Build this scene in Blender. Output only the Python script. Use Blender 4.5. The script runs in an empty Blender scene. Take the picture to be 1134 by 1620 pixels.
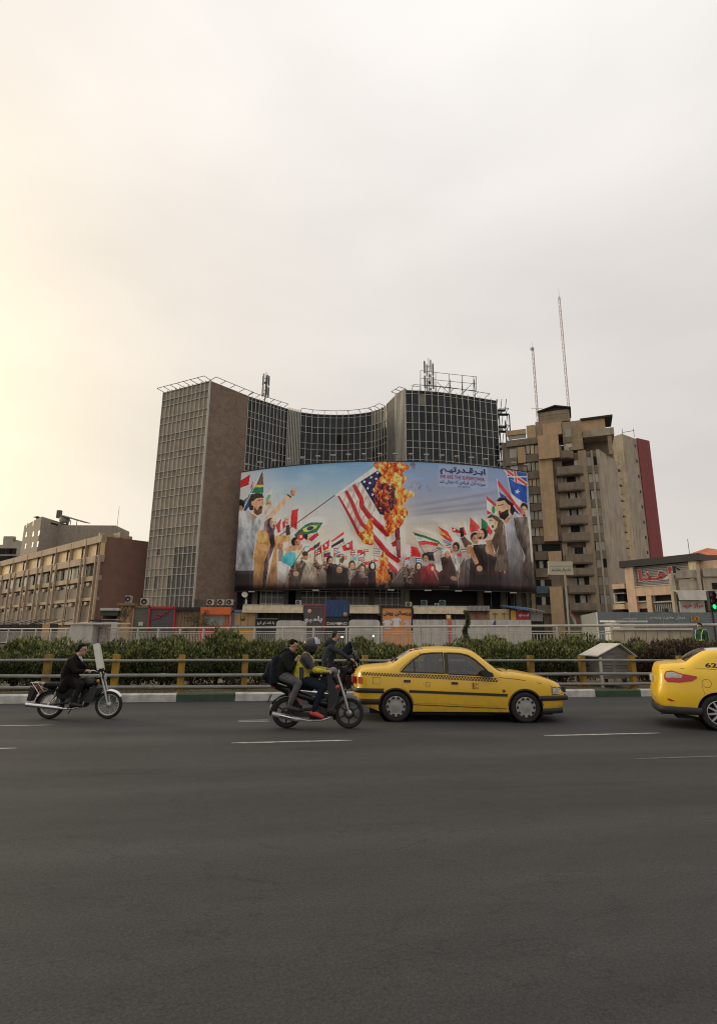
import bpy, math, random
import numpy as np
from mathutils import Matrix, Vector, geometry
random.seed(7); rng = np.random.default_rng(11)
SC = bpy.context.scene; COL = SC.collection
PI = math.pi; RAD = math.radians

# ------------------------------------------------------------------ camera
CAM_H, PITCH, ROLL, FPX = 1.6, RAD(13.1), RAD(0.4), 860.0
cd = bpy.data.cameras.new('camera'); cam = bpy.data.objects.new('camera', cd); COL.objects.link(cam)
cd.sensor_fit = 'HORIZONTAL'; cd.sensor_width = 36.0; cd.lens = FPX / 1134 * 36; cd.clip_end = 6000; cd.clip_start = .1
CM = Matrix.Rotation(PI / 2 + PITCH, 4, 'X') @ Matrix.Rotation(ROLL, 4, 'Z')
cam.matrix_world = Matrix.Translation((0, 0, CAM_H)) @ CM
SC.camera = cam

# ------------------------------------------------------------------ sky, sun, exposure
SUN_AZ, SUN_EL = RAD(-66), RAD(13)           # azimuth from +Y towards +X
sun_dir = Vector((math.sin(SUN_AZ) * math.cos(SUN_EL), math.cos(SUN_AZ) * math.cos(SUN_EL), math.sin(SUN_EL)))
world = bpy.data.worlds.new('World'); SC.world = world; world.use_nodes = True
nt = world.node_tree; N = nt.nodes; L = nt.links
bg = N['Background']; bg.inputs[1].default_value = .1
sky = N.new('ShaderNodeTexSky'); sky.sky_type = 'NISHITA'; sky.sun_disc = False
sky.sun_elevation = SUN_EL; sky.sun_rotation = SUN_AZ; sky.dust_density = 6; sky.air_density = 1.2; sky.altitude = 1200
def wmath(op, a, b=None, c=None):
    n = N.new('ShaderNodeMath'); n.operation = op
    for i, q in enumerate((a, b, c)):
        if q is None: continue
        if isinstance(q, (int, float)): n.inputs[i].default_value = q
        else: L.new(q, n.inputs[i])
    return n.outputs[0]
def wmix(f, a, b, mode='MIX'):
    n = N.new('ShaderNodeMix'); n.data_type = 'RGBA'; n.blend_type = mode; n.clamp_factor = True
    for i, q in ((0, f), (6, a), (7, b)):
        if isinstance(q, (int, float)): n.inputs[i].default_value = q
        elif isinstance(q, tuple): n.inputs[i].default_value = (*q, 1)
        else: L.new(q, n.inputs[i])
    return n.outputs[2]
tc = N.new('ShaderNodeTexCoord'); sep = N.new('ShaderNodeSeparateXYZ'); L.new(tc.outputs['Generated'], sep.inputs[0])
el = wmath('MAXIMUM', sep.outputs[2], 0.0)
flat = N.new('ShaderNodeVectorMath'); flat.operation = 'MULTIPLY'; L.new(tc.outputs['Generated'], flat.inputs[0]); flat.inputs[1].default_value = (1, 1, 1.7)      # the haze spreads the glow along the horizon
nrm_ = N.new('ShaderNodeVectorMath'); nrm_.operation = 'NORMALIZE'; L.new(flat.outputs[0], nrm_.inputs[0])
dot = N.new('ShaderNodeVectorMath'); dot.operation = 'DOT_PRODUCT'; L.new(nrm_.outputs[0], dot.inputs[0]); dot.inputs[1].default_value = Vector((sun_dir.x, sun_dir.y, sun_dir.z * 1.7)).normalized()
cosang = wmath('MAXIMUM', dot.outputs['Value'], 0.0)
glow = wmath('POWER', cosang, 7.5); glow2 = wmath('POWER', cosang, 3.4)
# overcast veil: beige-grey, brighter overhead; warmer round the hidden sun
veil = wmix(wmath('POWER', el, 2.6), (8.0, 7.45, 6.95), (12.5, 12.1, 11.7))
veil = wmix(wmath('MULTIPLY', glow2, .75), veil, (10.3, 9.1, 7.5))
veil = wmix(wmath('MULTIPLY', glow, .95), veil, (19.0, 15.7, 9.3))
nz = N.new('ShaderNodeTexNoise'); nz.inputs['Scale'].default_value = 2.2; nz.inputs['Detail'].default_value = 4; nz.inputs['Roughness'].default_value = .45
mp = N.new('ShaderNodeMapping'); mp.inputs['Scale'].default_value = (1, 1, 2.6); L.new(tc.outputs['Generated'], mp.inputs[0]); L.new(mp.outputs[0], nz.inputs['Vector'])
cl = N.new('ShaderNodeMapRange'); L.new(nz.outputs[0], cl.inputs[0]); cl.inputs[1].default_value = .3; cl.inputs[2].default_value = .7; cl.inputs[3].default_value = .91; cl.inputs[4].default_value = 1.07
cc = N.new('ShaderNodeCombineXYZ')
for i in range(3): L.new(cl.outputs[0], cc.inputs[i])
veil = wmix(1.0, veil, cc.outputs[0], 'MULTIPLY')
L.new(wmix(.88, sky.outputs[0], veil), bg.inputs[0])
sl = bpy.data.lights.new('sun', 'SUN'); sl.energy = 1.5; sl.angle = RAD(18); sl.color = (1, .84, .62)
so = bpy.data.objects.new('sun', sl); COL.objects.link(so); so.rotation_euler = (-sun_dir).to_track_quat('-Z', 'Y').to_euler(); so.location = sun_dir * 200
SC.view_settings.view_transform = 'Standard'; SC.view_settings.look = 'None'; SC.view_settings.exposure = 0; SC.view_settings.gamma = 1
SC.view_settings.use_curve_mapping = False
SC.cycles.filter_width = 1.1

# ------------------------------------------------------------------ where a measured point of the photograph lies, at a chosen distance
CM3 = CM.to_3x3(); CAMP = Vector((0, 0, CAM_H))
def ray(x, y): return CM3 @ Vector(((x - 567) / FPX, -(y - 810) / FPX, -1))
def at(x, y, Y): d = ray(x, y); return CAMP + d * (Y / d.y)
def onz(x, y, z): d = ray(x, y); return CAMP + d * ((z - CAM_H) / d.z)
def proj(p): q = CM3.transposed() @ (Vector(p) - CAMP); return 567 + FPX * q.x / -q.z, 810 - FPX * q.y / -q.z

# ------------------------------------------------------------------ materials
def lin(r, g, b):
    f = lambda c: (c / 12.92 if c <= .04045 else ((c + .055) / 1.055) ** 2.4)
    return (f(r / 255), f(g / 255), f(b / 255))
MATS = {}
def mat(name, col=None, rough=.7, metal=0, var=.18, scale=1.5, bump=0, bscale=40, spec=.4, coat=0, emit=0, stretch=(1, 1, 1), alpha=1, trans=0, rnd=0, dirt=0):
    if name in MATS: return MATS[name]
    m = bpy.data.materials.new(name); MATS[name] = m; m.use_nodes = True
    n = m.node_tree.nodes; l = m.node_tree.links; b = n['Principled BSDF']
    b.inputs['Roughness'].default_value = rough; b.inputs['Metallic'].default_value = metal; b.inputs['Specular IOR Level'].default_value = spec
    if coat: b.inputs['Coat Weight'].default_value = coat; b.inputs['Coat Roughness'].default_value = .08
    if trans: b.inputs['Transmission Weight'].default_value = trans; b.inputs['IOR'].default_value = 1.1
    if emit: b.inputs['Emission Color'].default_value = (*col, 1); b.inputs['Emission Strength'].default_value = emit
    geo = n.new('ShaderNodeNewGeometry'); mp = n.new('ShaderNodeMapping'); mp.inputs['Scale'].default_value = stretch
    l.new(geo.outputs['Position'], mp.inputs[0])
    t = n.new('ShaderNodeTexNoise'); t.inputs['Scale'].default_value = scale; t.inputs['Detail'].default_value = 6; t.inputs['Roughness'].default_value = .62
    l.new(mp.outputs[0], t.inputs['Vector'])
    r = n.new('ShaderNodeMapRange'); r.inputs[1].default_value = .25; r.inputs[2].default_value = .75; r.inputs[3].default_value = 1 - var; r.inputs[4].default_value = 1 + var
    l.new(t.outputs[0], r.inputs[0]); fac = r.outputs[0]
    if rnd:
        oi = n.new('ShaderNodeObjectInfo'); r2 = n.new('ShaderNodeMapRange'); r2.inputs[3].default_value = 1 - rnd; r2.inputs[4].default_value = 1 + rnd
        l.new(oi.outputs['Random'], r2.inputs[0]); mu = n.new('ShaderNodeMath'); mu.operation = 'MULTIPLY'; l.new(fac, mu.inputs[0]); l.new(r2.outputs[0], mu.inputs[1]); fac = mu.outputs[0]
    vm = n.new('ShaderNodeVectorMath'); vm.operation = 'SCALE'; vm.inputs[0].default_value = col; l.new(fac, vm.inputs['Scale'])
    out = vm.outputs[0]
    if dirt:        # streaks of grime with their own shape
        t3 = n.new('ShaderNodeTexNoise'); t3.inputs['Scale'].default_value = 1.0; t3.inputs['Detail'].default_value = 5
        mp3 = n.new('ShaderNodeMapping'); mp3.inputs['Scale'].default_value = (2.2, 2.2, .35); l.new(geo.outputs['Position'], mp3.inputs[0]); l.new(mp3.outputs[0], t3.inputs['Vector'])
        r3 = n.new('ShaderNodeMapRange'); r3.inputs[1].default_value = .45; r3.inputs[2].default_value = .75; r3.inputs[3].default_value = 0; r3.inputs[4].default_value = dirt; l.new(t3.outputs[0], r3.inputs[0])
        mx = n.new('ShaderNodeMix'); mx.data_type = 'RGBA'; l.new(r3.outputs[0], mx.inputs[0]); l.new(out, mx.inputs[6]); mx.inputs[7].default_value = (.045, .04, .033, 1); out = mx.outputs[2]
    l.new(out, b.inputs['Base Color'])
    if bump:
        t2 = n.new('ShaderNodeTexNoise'); t2.inputs['Scale'].default_value = bscale; t2.inputs['Detail'].default_value = 3
        l.new(geo.outputs['Position'], t2.inputs['Vector'])
        bp = n.new('ShaderNodeBump'); bp.inputs['Strength'].default_value = bump; bp.inputs['Distance'].default_value = .02; l.new(t2.outputs[0], bp.inputs['Height']); l.new(bp.outputs[0], b.inputs['Normal'])
    if alpha < 1: b.inputs['Alpha'].default_value = alpha
    return m

# ------------------------------------------------------------------ mesh builder
class MB:
    def __init__(s): s.v = []; s.f = []; s.m = []; s.sm = []
    def add(s, vs, fs, mi=0, smooth=False):
        o = len(s.v); s.v += [tuple(p) for p in vs]
        for f in fs: s.f.append(tuple(i + o for i in f)); s.m.append(mi); s.sm.append(smooth)
        return s
    def box(s, x0, x1, y0, y1, z0, z1, mi=0):
        return s.add([(x0,y0,z0),(x1,y0,z0),(x1,y1,z0),(x0,y1,z0),(x0,y0,z1),(x1,y0,z1),(x1,y1,z1),(x0,y1,z1)], [(3,2,1,0),(4,5,6,7),(0,1,5,4),(1,2,6,5),(2,3,7,6),(3,0,4,7)], mi)
    def obox(s, fr, u0, u1, z0, z1, n0, n1, mi=0):      # box in a facade frame
        P = [fr.p(u, z, n) for n in (n0, n1) for u, z in ((u0, z0), (u1, z0), (u1, z1), (u0, z1))]
        return s.add(P, [(3,2,1,0),(4,5,6,7),(0,1,5,4),(1,2,6,5),(2,3,7,6),(3,0,4,7)], mi)
    def tube(s, a, b, r0, r1=None, n=8, mi=0, caps=True):
        a = Vector(a); b = Vector(b); r1 = r0 if r1 is None else r1
        d = (b - a).normalized(); x = d.orthogonal().normalized(); y = d.cross(x)
        vs = [a + (x * math.cos(2*PI*i/n) + y * math.sin(2*PI*i/n)) * r0 for i in range(n)] + [b + (x * math.cos(2*PI*i/n) + y * math.sin(2*PI*i/n)) * r1 for i in range(n)]
        s.add(vs, [(i, (i+1) % n, n + (i+1) % n, n + i) for i in range(n)], mi, n > 5)
        if caps: s.add(vs, [tuple(range(n))[::-1], tuple(range(n, 2*n))], mi)
        return s
    def path(s, pts, r, n=8, mi=0):
        pts = [Vector(p) for p in pts]; rs = r if isinstance(r, (list, tuple)) else [r] * len(pts)
        up = None; vs = []
        for i, p in enumerate(pts):
            d = (pts[min(i+1, len(pts)-1)] - pts[max(i-1, 0)]).normalized()
            up = d.orthogonal().normalized() if up is None else (up - d * up.dot(d)).normalized()
            w = d.cross(up)
            vs += [p + (up * math.cos(2*PI*k/n) + w * math.sin(2*PI*k/n)) * rs[i] for k in range(n)]
        fs = [(i*n + k, i*n + (k+1) % n, (i+1)*n + (k+1) % n, (i+1)*n + k) for i in range(len(pts)-1) for k in range(n)]
        s.add(vs, fs, mi, True); m = len(pts) - 1
        return s.add(vs, [tuple(range(n))[::-1], tuple(range(m*n, m*n+n))], mi)
    def lathe(s, c, axis, prof, n=24, mi=0, smooth=True, closed=False):   # prof: (radius, offset along axis)
        c = Vector(c); d = Vector(axis).normalized(); x = d.orthogonal().normalized(); y = d.cross(x)
        vs = [c + d * h + (x * math.cos(2*PI*k/n) + y * math.sin(2*PI*k/n)) * r for r, h in prof for k in range(n)]
        m = len(prof); rng_ = range(m if closed else m - 1)
        return s.add(vs, [(i*n + k, i*n + (k+1) % n, ((i+1) % m)*n + (k+1) % n, ((i+1) % m)*n + k) for i in rng_ for k in range(n)], mi, smooth)
    def prism(s, pts, ext, mi=0, smooth=False):
        pts = [Vector(p) for p in pts]; e = Vector(ext); n = len(pts)
        s.add(pts + [p + e for p in pts], [tuple(range(n))[::-1], tuple(range(n, 2*n))], mi)
        return s.add(pts + [p + e for p in pts], [(i, (i+1) % n, n + (i+1) % n, n + i) for i in range(n)], mi, smooth)
    def mesh(s, name, mats):
        me = bpy.data.meshes.new(name); me.from_pydata(s.v, [], s.f)
        for m in (mats if isinstance(mats, (list, tuple)) else [mats]): me.materials.append(m)
        me.polygons.foreach_set('material_index', s.m); me.polygons.foreach_set('use_smooth', s.sm); me.update()
        return me
    def build(s, name, mats, parent=None, world=True):
        return link(name, s.mesh(name, mats), parent, world)
def link(name, me, parent=None, world=True):
    o = bpy.data.objects.new(name, me); COL.objects.link(o)
    if parent is not None:
        o.parent = parent
        if world: o.matrix_parent_inverse = PINV[parent.name]
    return o
PINV = {}
def reg(o): PINV[o.name] = o.matrix_basis.inverted() if o.parent is None else Matrix.Identity(4); return o
def tag(o, label=None, cat=None, group=None, kind=None):
    for k, q in (('label', label), ('category', cat), ('group', group), ('kind', kind)):
        if q: o[k] = q
    return o
def thing(name, label, cat, loc=(0, 0, 0), rz=0, group=None):
    o = bpy.data.objects.new(name, None); COL.objects.link(o)
    o.matrix_basis = Matrix.Translation(loc) @ Matrix.Rotation(rz, 4, 'Z'); o.empty_display_size = .3
    PINV[o.name] = o.matrix_basis.inverted()
    return tag(o, label, cat, group)
def part(o, parent):            # a mesh already built in world or local space becomes a child that is itself a possible parent
    return o
def sub(name, me, parent):      # child of a part whose own transform is the identity below the thing
    o = bpy.data.objects.new(name, me); COL.objects.link(o); o.parent = parent; return o
def copy_tree(o, parent=None):
    c = o.copy(); COL.objects.link(c); c.parent = parent
    if parent is not None: c.matrix_parent_inverse = o.matrix_parent_inverse
    for ch in o.children: copy_tree(ch, c)
    return c
class Frame:                    # a vertical plane: u runs along it, n comes out towards the viewer
    def __init__(s, a, b): s.o = Vector((a[0], a[1], 0)); d = Vector((b[0]-a[0], b[1]-a[1], 0)); s.len = d.length; s.u = d.normalized(); n = Vector((s.u.y, -s.u.x, 0)); s.n = n if n.dot(-s.o) > 0 else -n
    def p(s, u, z, n=0): return s.o + s.u * u + s.n * n + Vector((0, 0, z))
    def hit(s, x, y, n=0):
        d = ray(x, y); q = s.o + s.n * n; t = (q - CAMP).dot(s.n) / d.dot(s.n); w = CAMP + d * t
        return (w - s.o).dot(s.u), w.z
# ------------------------------------------------------------------ lettering
AR = {'ا':'FE8D','آ':'FE81','ب':'FE8F','پ':'FB56','ت':'FE95','ج':'FE9D','ح':'FEA1','خ':'FEA5','د':'FEA9','ر':'FEAD','ز':'FEAF','س':'FEB1','ش':'FEB5','ص':'FEB9','ض':'FEBD','ط':'FEC1','ع':'FEC9','ف':'FED1','ق':'FED5','ک':'FB8E','گ':'FB92','ل':'FEDD','م':'FEE1','ن':'FEE5','و':'FEED','ه':'FEE9','ی':'FBFC'}
def shape(s):
    out = []
    if not any(c in AR for c in s): return s
    for i, c in enumerate(s):
        if c == 'ـ' or c not in AR: out.append(c); continue
        b = int(AR[c], 16); nj = 'اآدرزو'
        jo = lambda q: q in AR or q == 'ـ'
        p = i > 0 and jo(s[i-1]) and s[i-1] not in nj; n = c not in nj and i + 1 < len(s) and jo(s[i+1])
        out.append(chr(b + (3 if p and n else 1 if p else 2 if n else 0)))
    return ''.join(reversed(out))
def text_mesh(body, fit, fn, m, bold=0, name='lettering', lift=.004):
    """flat lettering scaled into the box fit=(u0,u1,v0,v1) and laid by fn(u,v,w)"""
    c = bpy.data.curves.new('t', 'FONT'); c.body = shape(body); c.offset = bold; c.resolution_u = 3
    o = bpy.data.objects.new('t', c); COL.objects.link(o); bpy.context.view_layer.update()
    me = bpy.data.meshes.new_from_object(o); bpy.data.objects.remove(o); bpy.data.curves.remove(c)
    n = len(me.vertices); co = np.zeros(n * 3); me.vertices.foreach_get('co', co); co = co.reshape(-1, 3)
    lo = co.min(0); hi = co.max(0); u0, u1, v0, v1 = fit
    par = list(range(n))
    def find(a):
        while par[a] != a: par[a] = par[par[a]]; a = par[a]
        return a
    for e in me.edges: par[find(e.vertices[0])] = find(e.vertices[1])
    roots = {}; 
    for i in range(n): roots.setdefault(find(i), len(roots))
    for i, vtx in enumerate(me.vertices):
        vtx.co = fn(u0 + (co[i,0]-lo[0])/(hi[0]-lo[0])*(u1-u0), v0 + (co[i,1]-lo[1])/(hi[1]-lo[1])*(v1-v0), (roots[find(i)] % 3) * lift)
    me.materials.clear(); me.materials.append(m); me.name = name
    return me
# ------------------------------------------------------------------ ground, road, median
ROAD_A = RAD(9.5); RD = Vector((math.cos(ROAD_A), math.sin(ROAD_A), 0)); RN = Vector((-math.sin(ROAD_A), math.cos(ROAD_A), 0)); RO = Vector((0, 15.3, 0))
def rp(s, t, z=0): return RO + RD * s + RN * t + Vector((0, 0, z))
def to_road(p): q = Vector(p) - RO; return q.dot(RD), q.dot(RN)
m_pave = mat('plaza_paving', (.16, .15, .135), .9, var=.2, scale=.4)
MB().add([(-3000, -600, -.02), (3000, -600, -.02), (3000, 4000, -.02), (-3000, 4000, -.02)], [(0, 1, 2, 3)]).build('ground', m_pave)['kind'] = 'structure'
def asphalt():
    m = bpy.data.materials.new('asphalt'); m.use_nodes = True; n = m.node_tree.nodes; l = m.node_tree.links; b = n['Principled BSDF']
    geo = n.new('ShaderNodeNewGeometry'); mp = n.new('ShaderNodeMapping'); mp.vector_type = 'TEXTURE'; mp.inputs['Rotation'].default_value = (0, 0, ROAD_A); l.new(geo.outputs['Position'], mp.inputs[0])
    def noise(sc, det, st):
        q = n.new('ShaderNodeMapping'); q.inputs['Scale'].default_value = st; l.new(mp.outputs[0], q.inputs[0])
        t = n.new('ShaderNodeTexNoise'); t.inputs['Scale'].default_value = sc; t.inputs['Detail'].default_value = det; t.inputs['Roughness'].default_value = .6; l.new(q.outputs[0], t.inputs['Vector']); return t.outputs[0]
    def rngn(v, a, b_, c, d):
        r = n.new('ShaderNodeMapRange'); r.inputs[1].default_value = a; r.inputs[2].default_value = b_; r.inputs[3].default_value = c; r.inputs[4].default_value = d; l.new(v, r.inputs[0]); return r.outputs[0]
    def mul(a, c):
        q = n.new('ShaderNodeMath'); q.operation = 'MULTIPLY'; l.new(a, q.inputs[0]); l.new(c, q.inputs[1]); return q.outputs[0]
    f = mul(rngn(noise(.35, 4, (.25, 1, 1)), .3, .7, .78, 1.2), rngn(noise(1.6, 5, (.06, 1, 1)), .3, .7, .86, 1.12))
    f = mul(f, rngn(noise(55, 2, (1, 1, 1)), .3, .7, .78, 1.26))
    sepx = n.new('ShaderNodeSeparateXYZ'); l.new(mp.outputs[0], sepx.inputs[0]); wv = n.new('ShaderNodeMath'); wv.operation = 'SINE'; sc_ = n.new('ShaderNodeMath'); sc_.operation = 'MULTIPLY'; sc_.inputs[1].default_value = 4.1; l.new(sepx.outputs[1], sc_.inputs[0]); l.new(sc_.outputs[0], wv.inputs[0]); f = mul(f, rngn(wv.outputs[0], -1, 1, .93, 1.06))
    f = mul(f, rngn(noise(6, 5, (.5, 1, 1)), .35, .7, .94, 1.06))
    spk = noise(170, 1, (1, 1, 1)); f = mul(f, rngn(spk, .62, .74, 1, 1.5))
    crk = noise(.7, 7, (.6, 1, 1)); ab = n.new('ShaderNodeMath'); ab.operation = 'SUBTRACT'; l.new(crk, ab.inputs[0]); ab.inputs[1].default_value = .47; ab2 = n.new('ShaderNodeMath'); ab2.operation = 'ABSOLUTE'; l.new(ab.outputs[0], ab2.inputs[0]); f = mul(f, rngn(ab2.outputs[0], .0, .0045, .74, 1))
    agg = n.new('ShaderNodeTexVoronoi'); agg.inputs['Scale'].default_value = 85; l.new(mp.outputs[0], agg.inputs['Vector']); f = mul(f, rngn(agg.outputs['Distance'], .0, .6, 1.22, .86))
    stn = noise(.9, 6, (.3, 1, 1)); f = mul(f, rngn(stn, .58, .72, 1, .68))
    vm = n.new('ShaderNodeVectorMath'); vm.operation = 'SCALE'; vm.inputs[0].default_value = (.049, .0487, .0478); l.new(f, vm.inputs['Scale']); l.new(vm.outputs[0], b.inputs['Base Color'])
    b.inputs['Roughness'].default_value = .85; b.inputs['Specular IOR Level'].default_value = .25
    bp = n.new('ShaderNodeBump'); bp.inputs['Strength'].default_value = .5; bp.inputs['Distance'].default_value = .006; l.new(noise(60, 4, (1, 1, 1)), bp.inputs['Height']); l.new(bp.outputs[0], b.inputs['Normal'])
    return m
MB().add([rp(-160, -34, 0), rp(160, -34, 0), rp(160, 0.02, 0), rp(-160, .02, 0)], [(0, 1, 2, 3)]).build('road', asphalt())['kind'] = 'structure'
# worn lane dashes: real paint film, ragged ends
m_line = mat('worn_road_paint', (.36, .35, .33), .8, var=.45, scale=7)
m_line2 = mat('faded_road_paint', (.11, .107, .1), .85, var=.35, scale=9)
def dash(s0, s1, t, w, m, seed):
    r = random.Random(seed); k = 26; vs = []; 
    for i in range(k + 1):
        s = s0 + (s1 - s0) * i / k; e = min(1, .35 + min(i, k - i) * .22)
        vs += [rp(s, t - w/2 * e * r.uniform(.75, 1.1), .004), rp(s, t + w/2 * e * r.uniform(.75, 1.1), .004)]
    o = MB().add(vs, [(2*i, 2*i+2, 2*i+3, 2*i+1) for i in range(k)]).build('lane_marking', m); o['kind'] = 'structure'; return o
for i, (a, b) in enumerate(((-13.3, -11.2), (-8.1, -6.02), (-2.95, -1.05), (2.25, 4.45), (7.5, 9.6), (12.7, 14.8))): dash(a, b, -5.86, .085, m_line, i)
dash(2.6, 5.4, -7.75, .07, m_line2, 31); dash(8.2, 11, -7.75, .07, m_line2, 32)
dash(-7.6, -6.3, -3.63, .07, m_line, 33)
# the doubled patch of paint left of the motorcycle
a, b = to_road(onz(376, 1141, 0)), to_road(onz(425, 1141, 0))
for q, (dt, w) in enumerate(((-.1, .05), (.1, .05), (0, .1))): dash(a[0], b[0] + .03, (a[1] + b[1]) / 2 + dt, w, m_line if q < 2 else m_line2, 40 + q)
# kerb of painted blocks
KW, KH = .2, .2
kerb = tag(thing('kerb', None, None), kind='structure')
m_kw = mat('kerb_white_paint', (.5, .49, .46), .8, var=.28, scale=5, bump=.4, bscale=25, dirt=.5); m_kg = mat('kerb_green_paint', (.04, .07, .042), .75, var=.3, scale=5, bump=.4, bscale=25, dirt=.3)
ks = to_road(onz(279, 1104, .1))[0]; kl = to_road(onz(371, 1104, .1))[0] - ks
def kerb_mesh(nm, m):
    mb = MB(); prof = [(0, -.05), (0.0, KH - .03), (.03, KH), (KW, KH), (KW, -.05)]
    mb.prism([(0.006, p[0], p[1]) for p in prof], (kl - .012, 0, 0)); return mb.mesh(nm, m)
kme = (kerb_mesh('kerb_block', m_kg), kerb_mesh('kerb_block', m_kw))
for i in range(-14, 22):
    o = bpy.data.objects.new('kerb_block', kme[i % 2]); COL.objects.link(o); o.parent = kerb
    o.matrix_basis = Matrix.Translation(rp(ks + i * kl, 0, random.uniform(-.006, .004))) @ Matrix.Rotation(ROAD_A + random.uniform(-.003, .003), 4, 'Z')
# median bed
m_soil = mat('dry_soil', (.13, .105, .065), .95, var=.35, scale=3, bump=.6, bscale=18)
mb = MB(); nx, ny = 160, 12
g = [[rp(-45 + 90 * i / nx, KW - .01 + 7 * j / ny, .15 + .05 * math.sin(i * .7) * math.sin(j * 1.3) * (j > 0) + random.uniform(-.02, .02) * (j > 0)) for j in range(ny + 1)] for i in range(nx + 1)]
mb.add([p for r in g for p in r], [(i*(ny+1)+j, (i+1)*(ny+1)+j, (i+1)*(ny+1)+j+1, i*(ny+1)+j+1) for i in range(nx) for j in range(ny)], 0, True)
mb.build('planting_bed_ground', m_soil)['kind'] = 'structure'
# dry grass on the bed
mb = MB()
for k in range(9000):
    s, t = random.uniform(-22, 24), KW + abs(random.gauss(0, .9)); h = random.uniform(.03, .1); a = random.uniform(0, 2*PI); w = random.uniform(.004, .01)
    p = rp(s, t, .13); dx = Vector((math.cos(a), math.sin(a), 0)); ln = Vector((random.gauss(0, .04), random.gauss(0, .04), h))
    mb.add([p - dx * w, p + dx * w, p + ln], [(0, 1, 2)], k % 3)
o = mb.build('grass', [mat('grass_dry', (.2, .17, .075), .9, rnd=0), mat('grass_olive', (.11, .12, .045), .9), mat('grass_straw', (.27, .22, .11), .9)])
tag(o, 'short dry yellow grass along the kerb below the guard rail', 'grass', kind='stuff')

# ------------------------------------------------------------------ guard rail
GR_T = .85
m_rail = mat('galvanised_rail', (.24, .235, .22), .55, metal=.0, var=.25, scale=6, stretch=(1, 1, 4), dirt=.35)
m_post = mat('rail_post_yellow', (.29, .165, .018), .75, var=.35, scale=5, dirt=.6, rnd=.2)
gr = thing('guard_rail', 'three-pipe grey guard rail with yellow posts along the kerb', 'guard rail', rp(0, GR_T, .15))
for z, r in ((.985, .034), (.60, .043), (.30, .043)):
    mb = MB(); mb.path([rp(-40 + i * 2, GR_T - .13, z + random.uniform(-.012, .012)) for i in range(42)], r, 10)
    rl = mb.build('rail', m_rail, gr)
    for i in range(-2, 3): MB().tube(rp(i * 5.8 + z, GR_T - .13, z), rp(i * 5.8 + z + .12, GR_T - .13, z), r + .01, n=10).build('coupling', m_rail, gr)
s0 = to_road(onz(60, 1100, .15))[0]; s1 = to_road(onz(585, 1097, .15))[0]; sp = (s1 - s0) / 5
pm = MB(); pm.prism([(-.08, -.08, -.12), (.08, -.08, -.12), (.08, .08, -.12), (-.08, .08, -.12)], (0, 0, 1.1))
pm.box(-.16, .16, -.14, .14, -.06, .02); pm.box(-.06, .06, -.13, -.08, .42, .48); pm.box(-.06, .06, -.13, -.08, .12, .18); pme = pm.mesh('post', m_post)
for i in range(-6, 14):
    o = link('post', pme, gr); o.matrix_basis = Matrix.Translation(rp(s0 + i * sp, GR_T + .0, .15)) @ Matrix.Rotation(ROAD_A + random.uniform(-.04, .04), 4, 'Z') @ Matrix.Rotation(random.uniform(-.015, .015), 4, 'X')

# ------------------------------------------------------------------ shrubs of the hedge
def shrub_mesh(seed, w, d, h, n, mats, dry=.0, up=1.0):
    r = random.Random(seed); mb = MB()
    for k in range(9):
        a = r.uniform(0, 2*PI); q = Vector((math.cos(a) * w * .3, math.sin(a) * d * .3, h * r.uniform(.5, .8)))
        mb.tube((r.uniform(-.05, .05), r.uniform(-.05, .05), 0), q, .014, .006, 5, 3)
    # lumps give clumps and hollows
    lumps = [(Vector((r.uniform(-.5, .5) * w, r.uniform(-.45, .45) * d, h * r.uniform(.22, .8))), r.uniform(.16, .34) * h) for _ in range(16)]
    for k in range(n):
        c, rad = lumps[r.randrange(16)]
        v = Vector((r.gauss(0, 1), r.gauss(0, 1), r.gauss(0, 1))).normalized(); rr = rad * r.uniform(.45, 1.08) ** .6
        p = c + Vector((v.x * rr, v.y * rr, v.z * rr))
        if p.z < .03: p.z = r.uniform(.03, .3)
        g = (v * .55 + Vector((0, 0, up)) + Vector((r.gauss(0, .35), r.gauss(0, .35), r.gauss(0, .2)))).normalized()
        s = g.cross(Vector((r.gauss(0, 1), r.gauss(0, 1), r.gauss(0, 1)))).normalized()
        ln = r.uniform(.04, .1) * (1.4 if p.z > h * .8 else 1); wd = ln * r.uniform(.16, .3)
        top = p.z > h * .62 and v.z > -.1
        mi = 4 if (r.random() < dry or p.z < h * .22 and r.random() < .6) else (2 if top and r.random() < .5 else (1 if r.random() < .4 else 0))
        mb.add([p - s * wd * .4, p + g * ln * .5 - s * wd, p + g * ln, p + g * ln * .5 + s * wd, p + s * wd * .4], [(0, 1, 2, 3, 4)], mi)
    # upright sprays break the outline
    for k in range(46):
        c, rad = lumps[r.randrange(16)]; a = r.uniform(0, 2*PI); p = c + Vector((math.cos(a) * rad * .6, math.sin(a) * rad * .6, rad * .75))
        tip = p + Vector((r.gauss(0, .07), r.gauss(0, .07), r.uniform(.12, .3)))
        for j in range(10):
            q = p.lerp(tip, j / 9); a = r.uniform(0, 2*PI); g = Vector((math.cos(a) * .6, math.sin(a) * .6, .8)); s = Vector((-math.sin(a), math.cos(a), 0)); ln = .075 * (1.15 - j / 10)
            mb.add([q - s * .008, q + g * ln - s * .004, q + g * ln * 1.3, q + s * .01], [(0, 1, 2, 3)], 2 if j > 4 else 1)
    return mb.mesh('shrub', mats)
g_mats = [mat('leaf_dark', (.03, .042, .014), .75, rnd=.25), mat('leaf_mid', (.066, .09, .026), .7, rnd=.25), mat('leaf_tip', (.175, .19, .052), .7, rnd=.25), mat('twig', (.08, .06, .04), .9), mat('leaf_dry', (.085, .06, .035), .9)]
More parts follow.
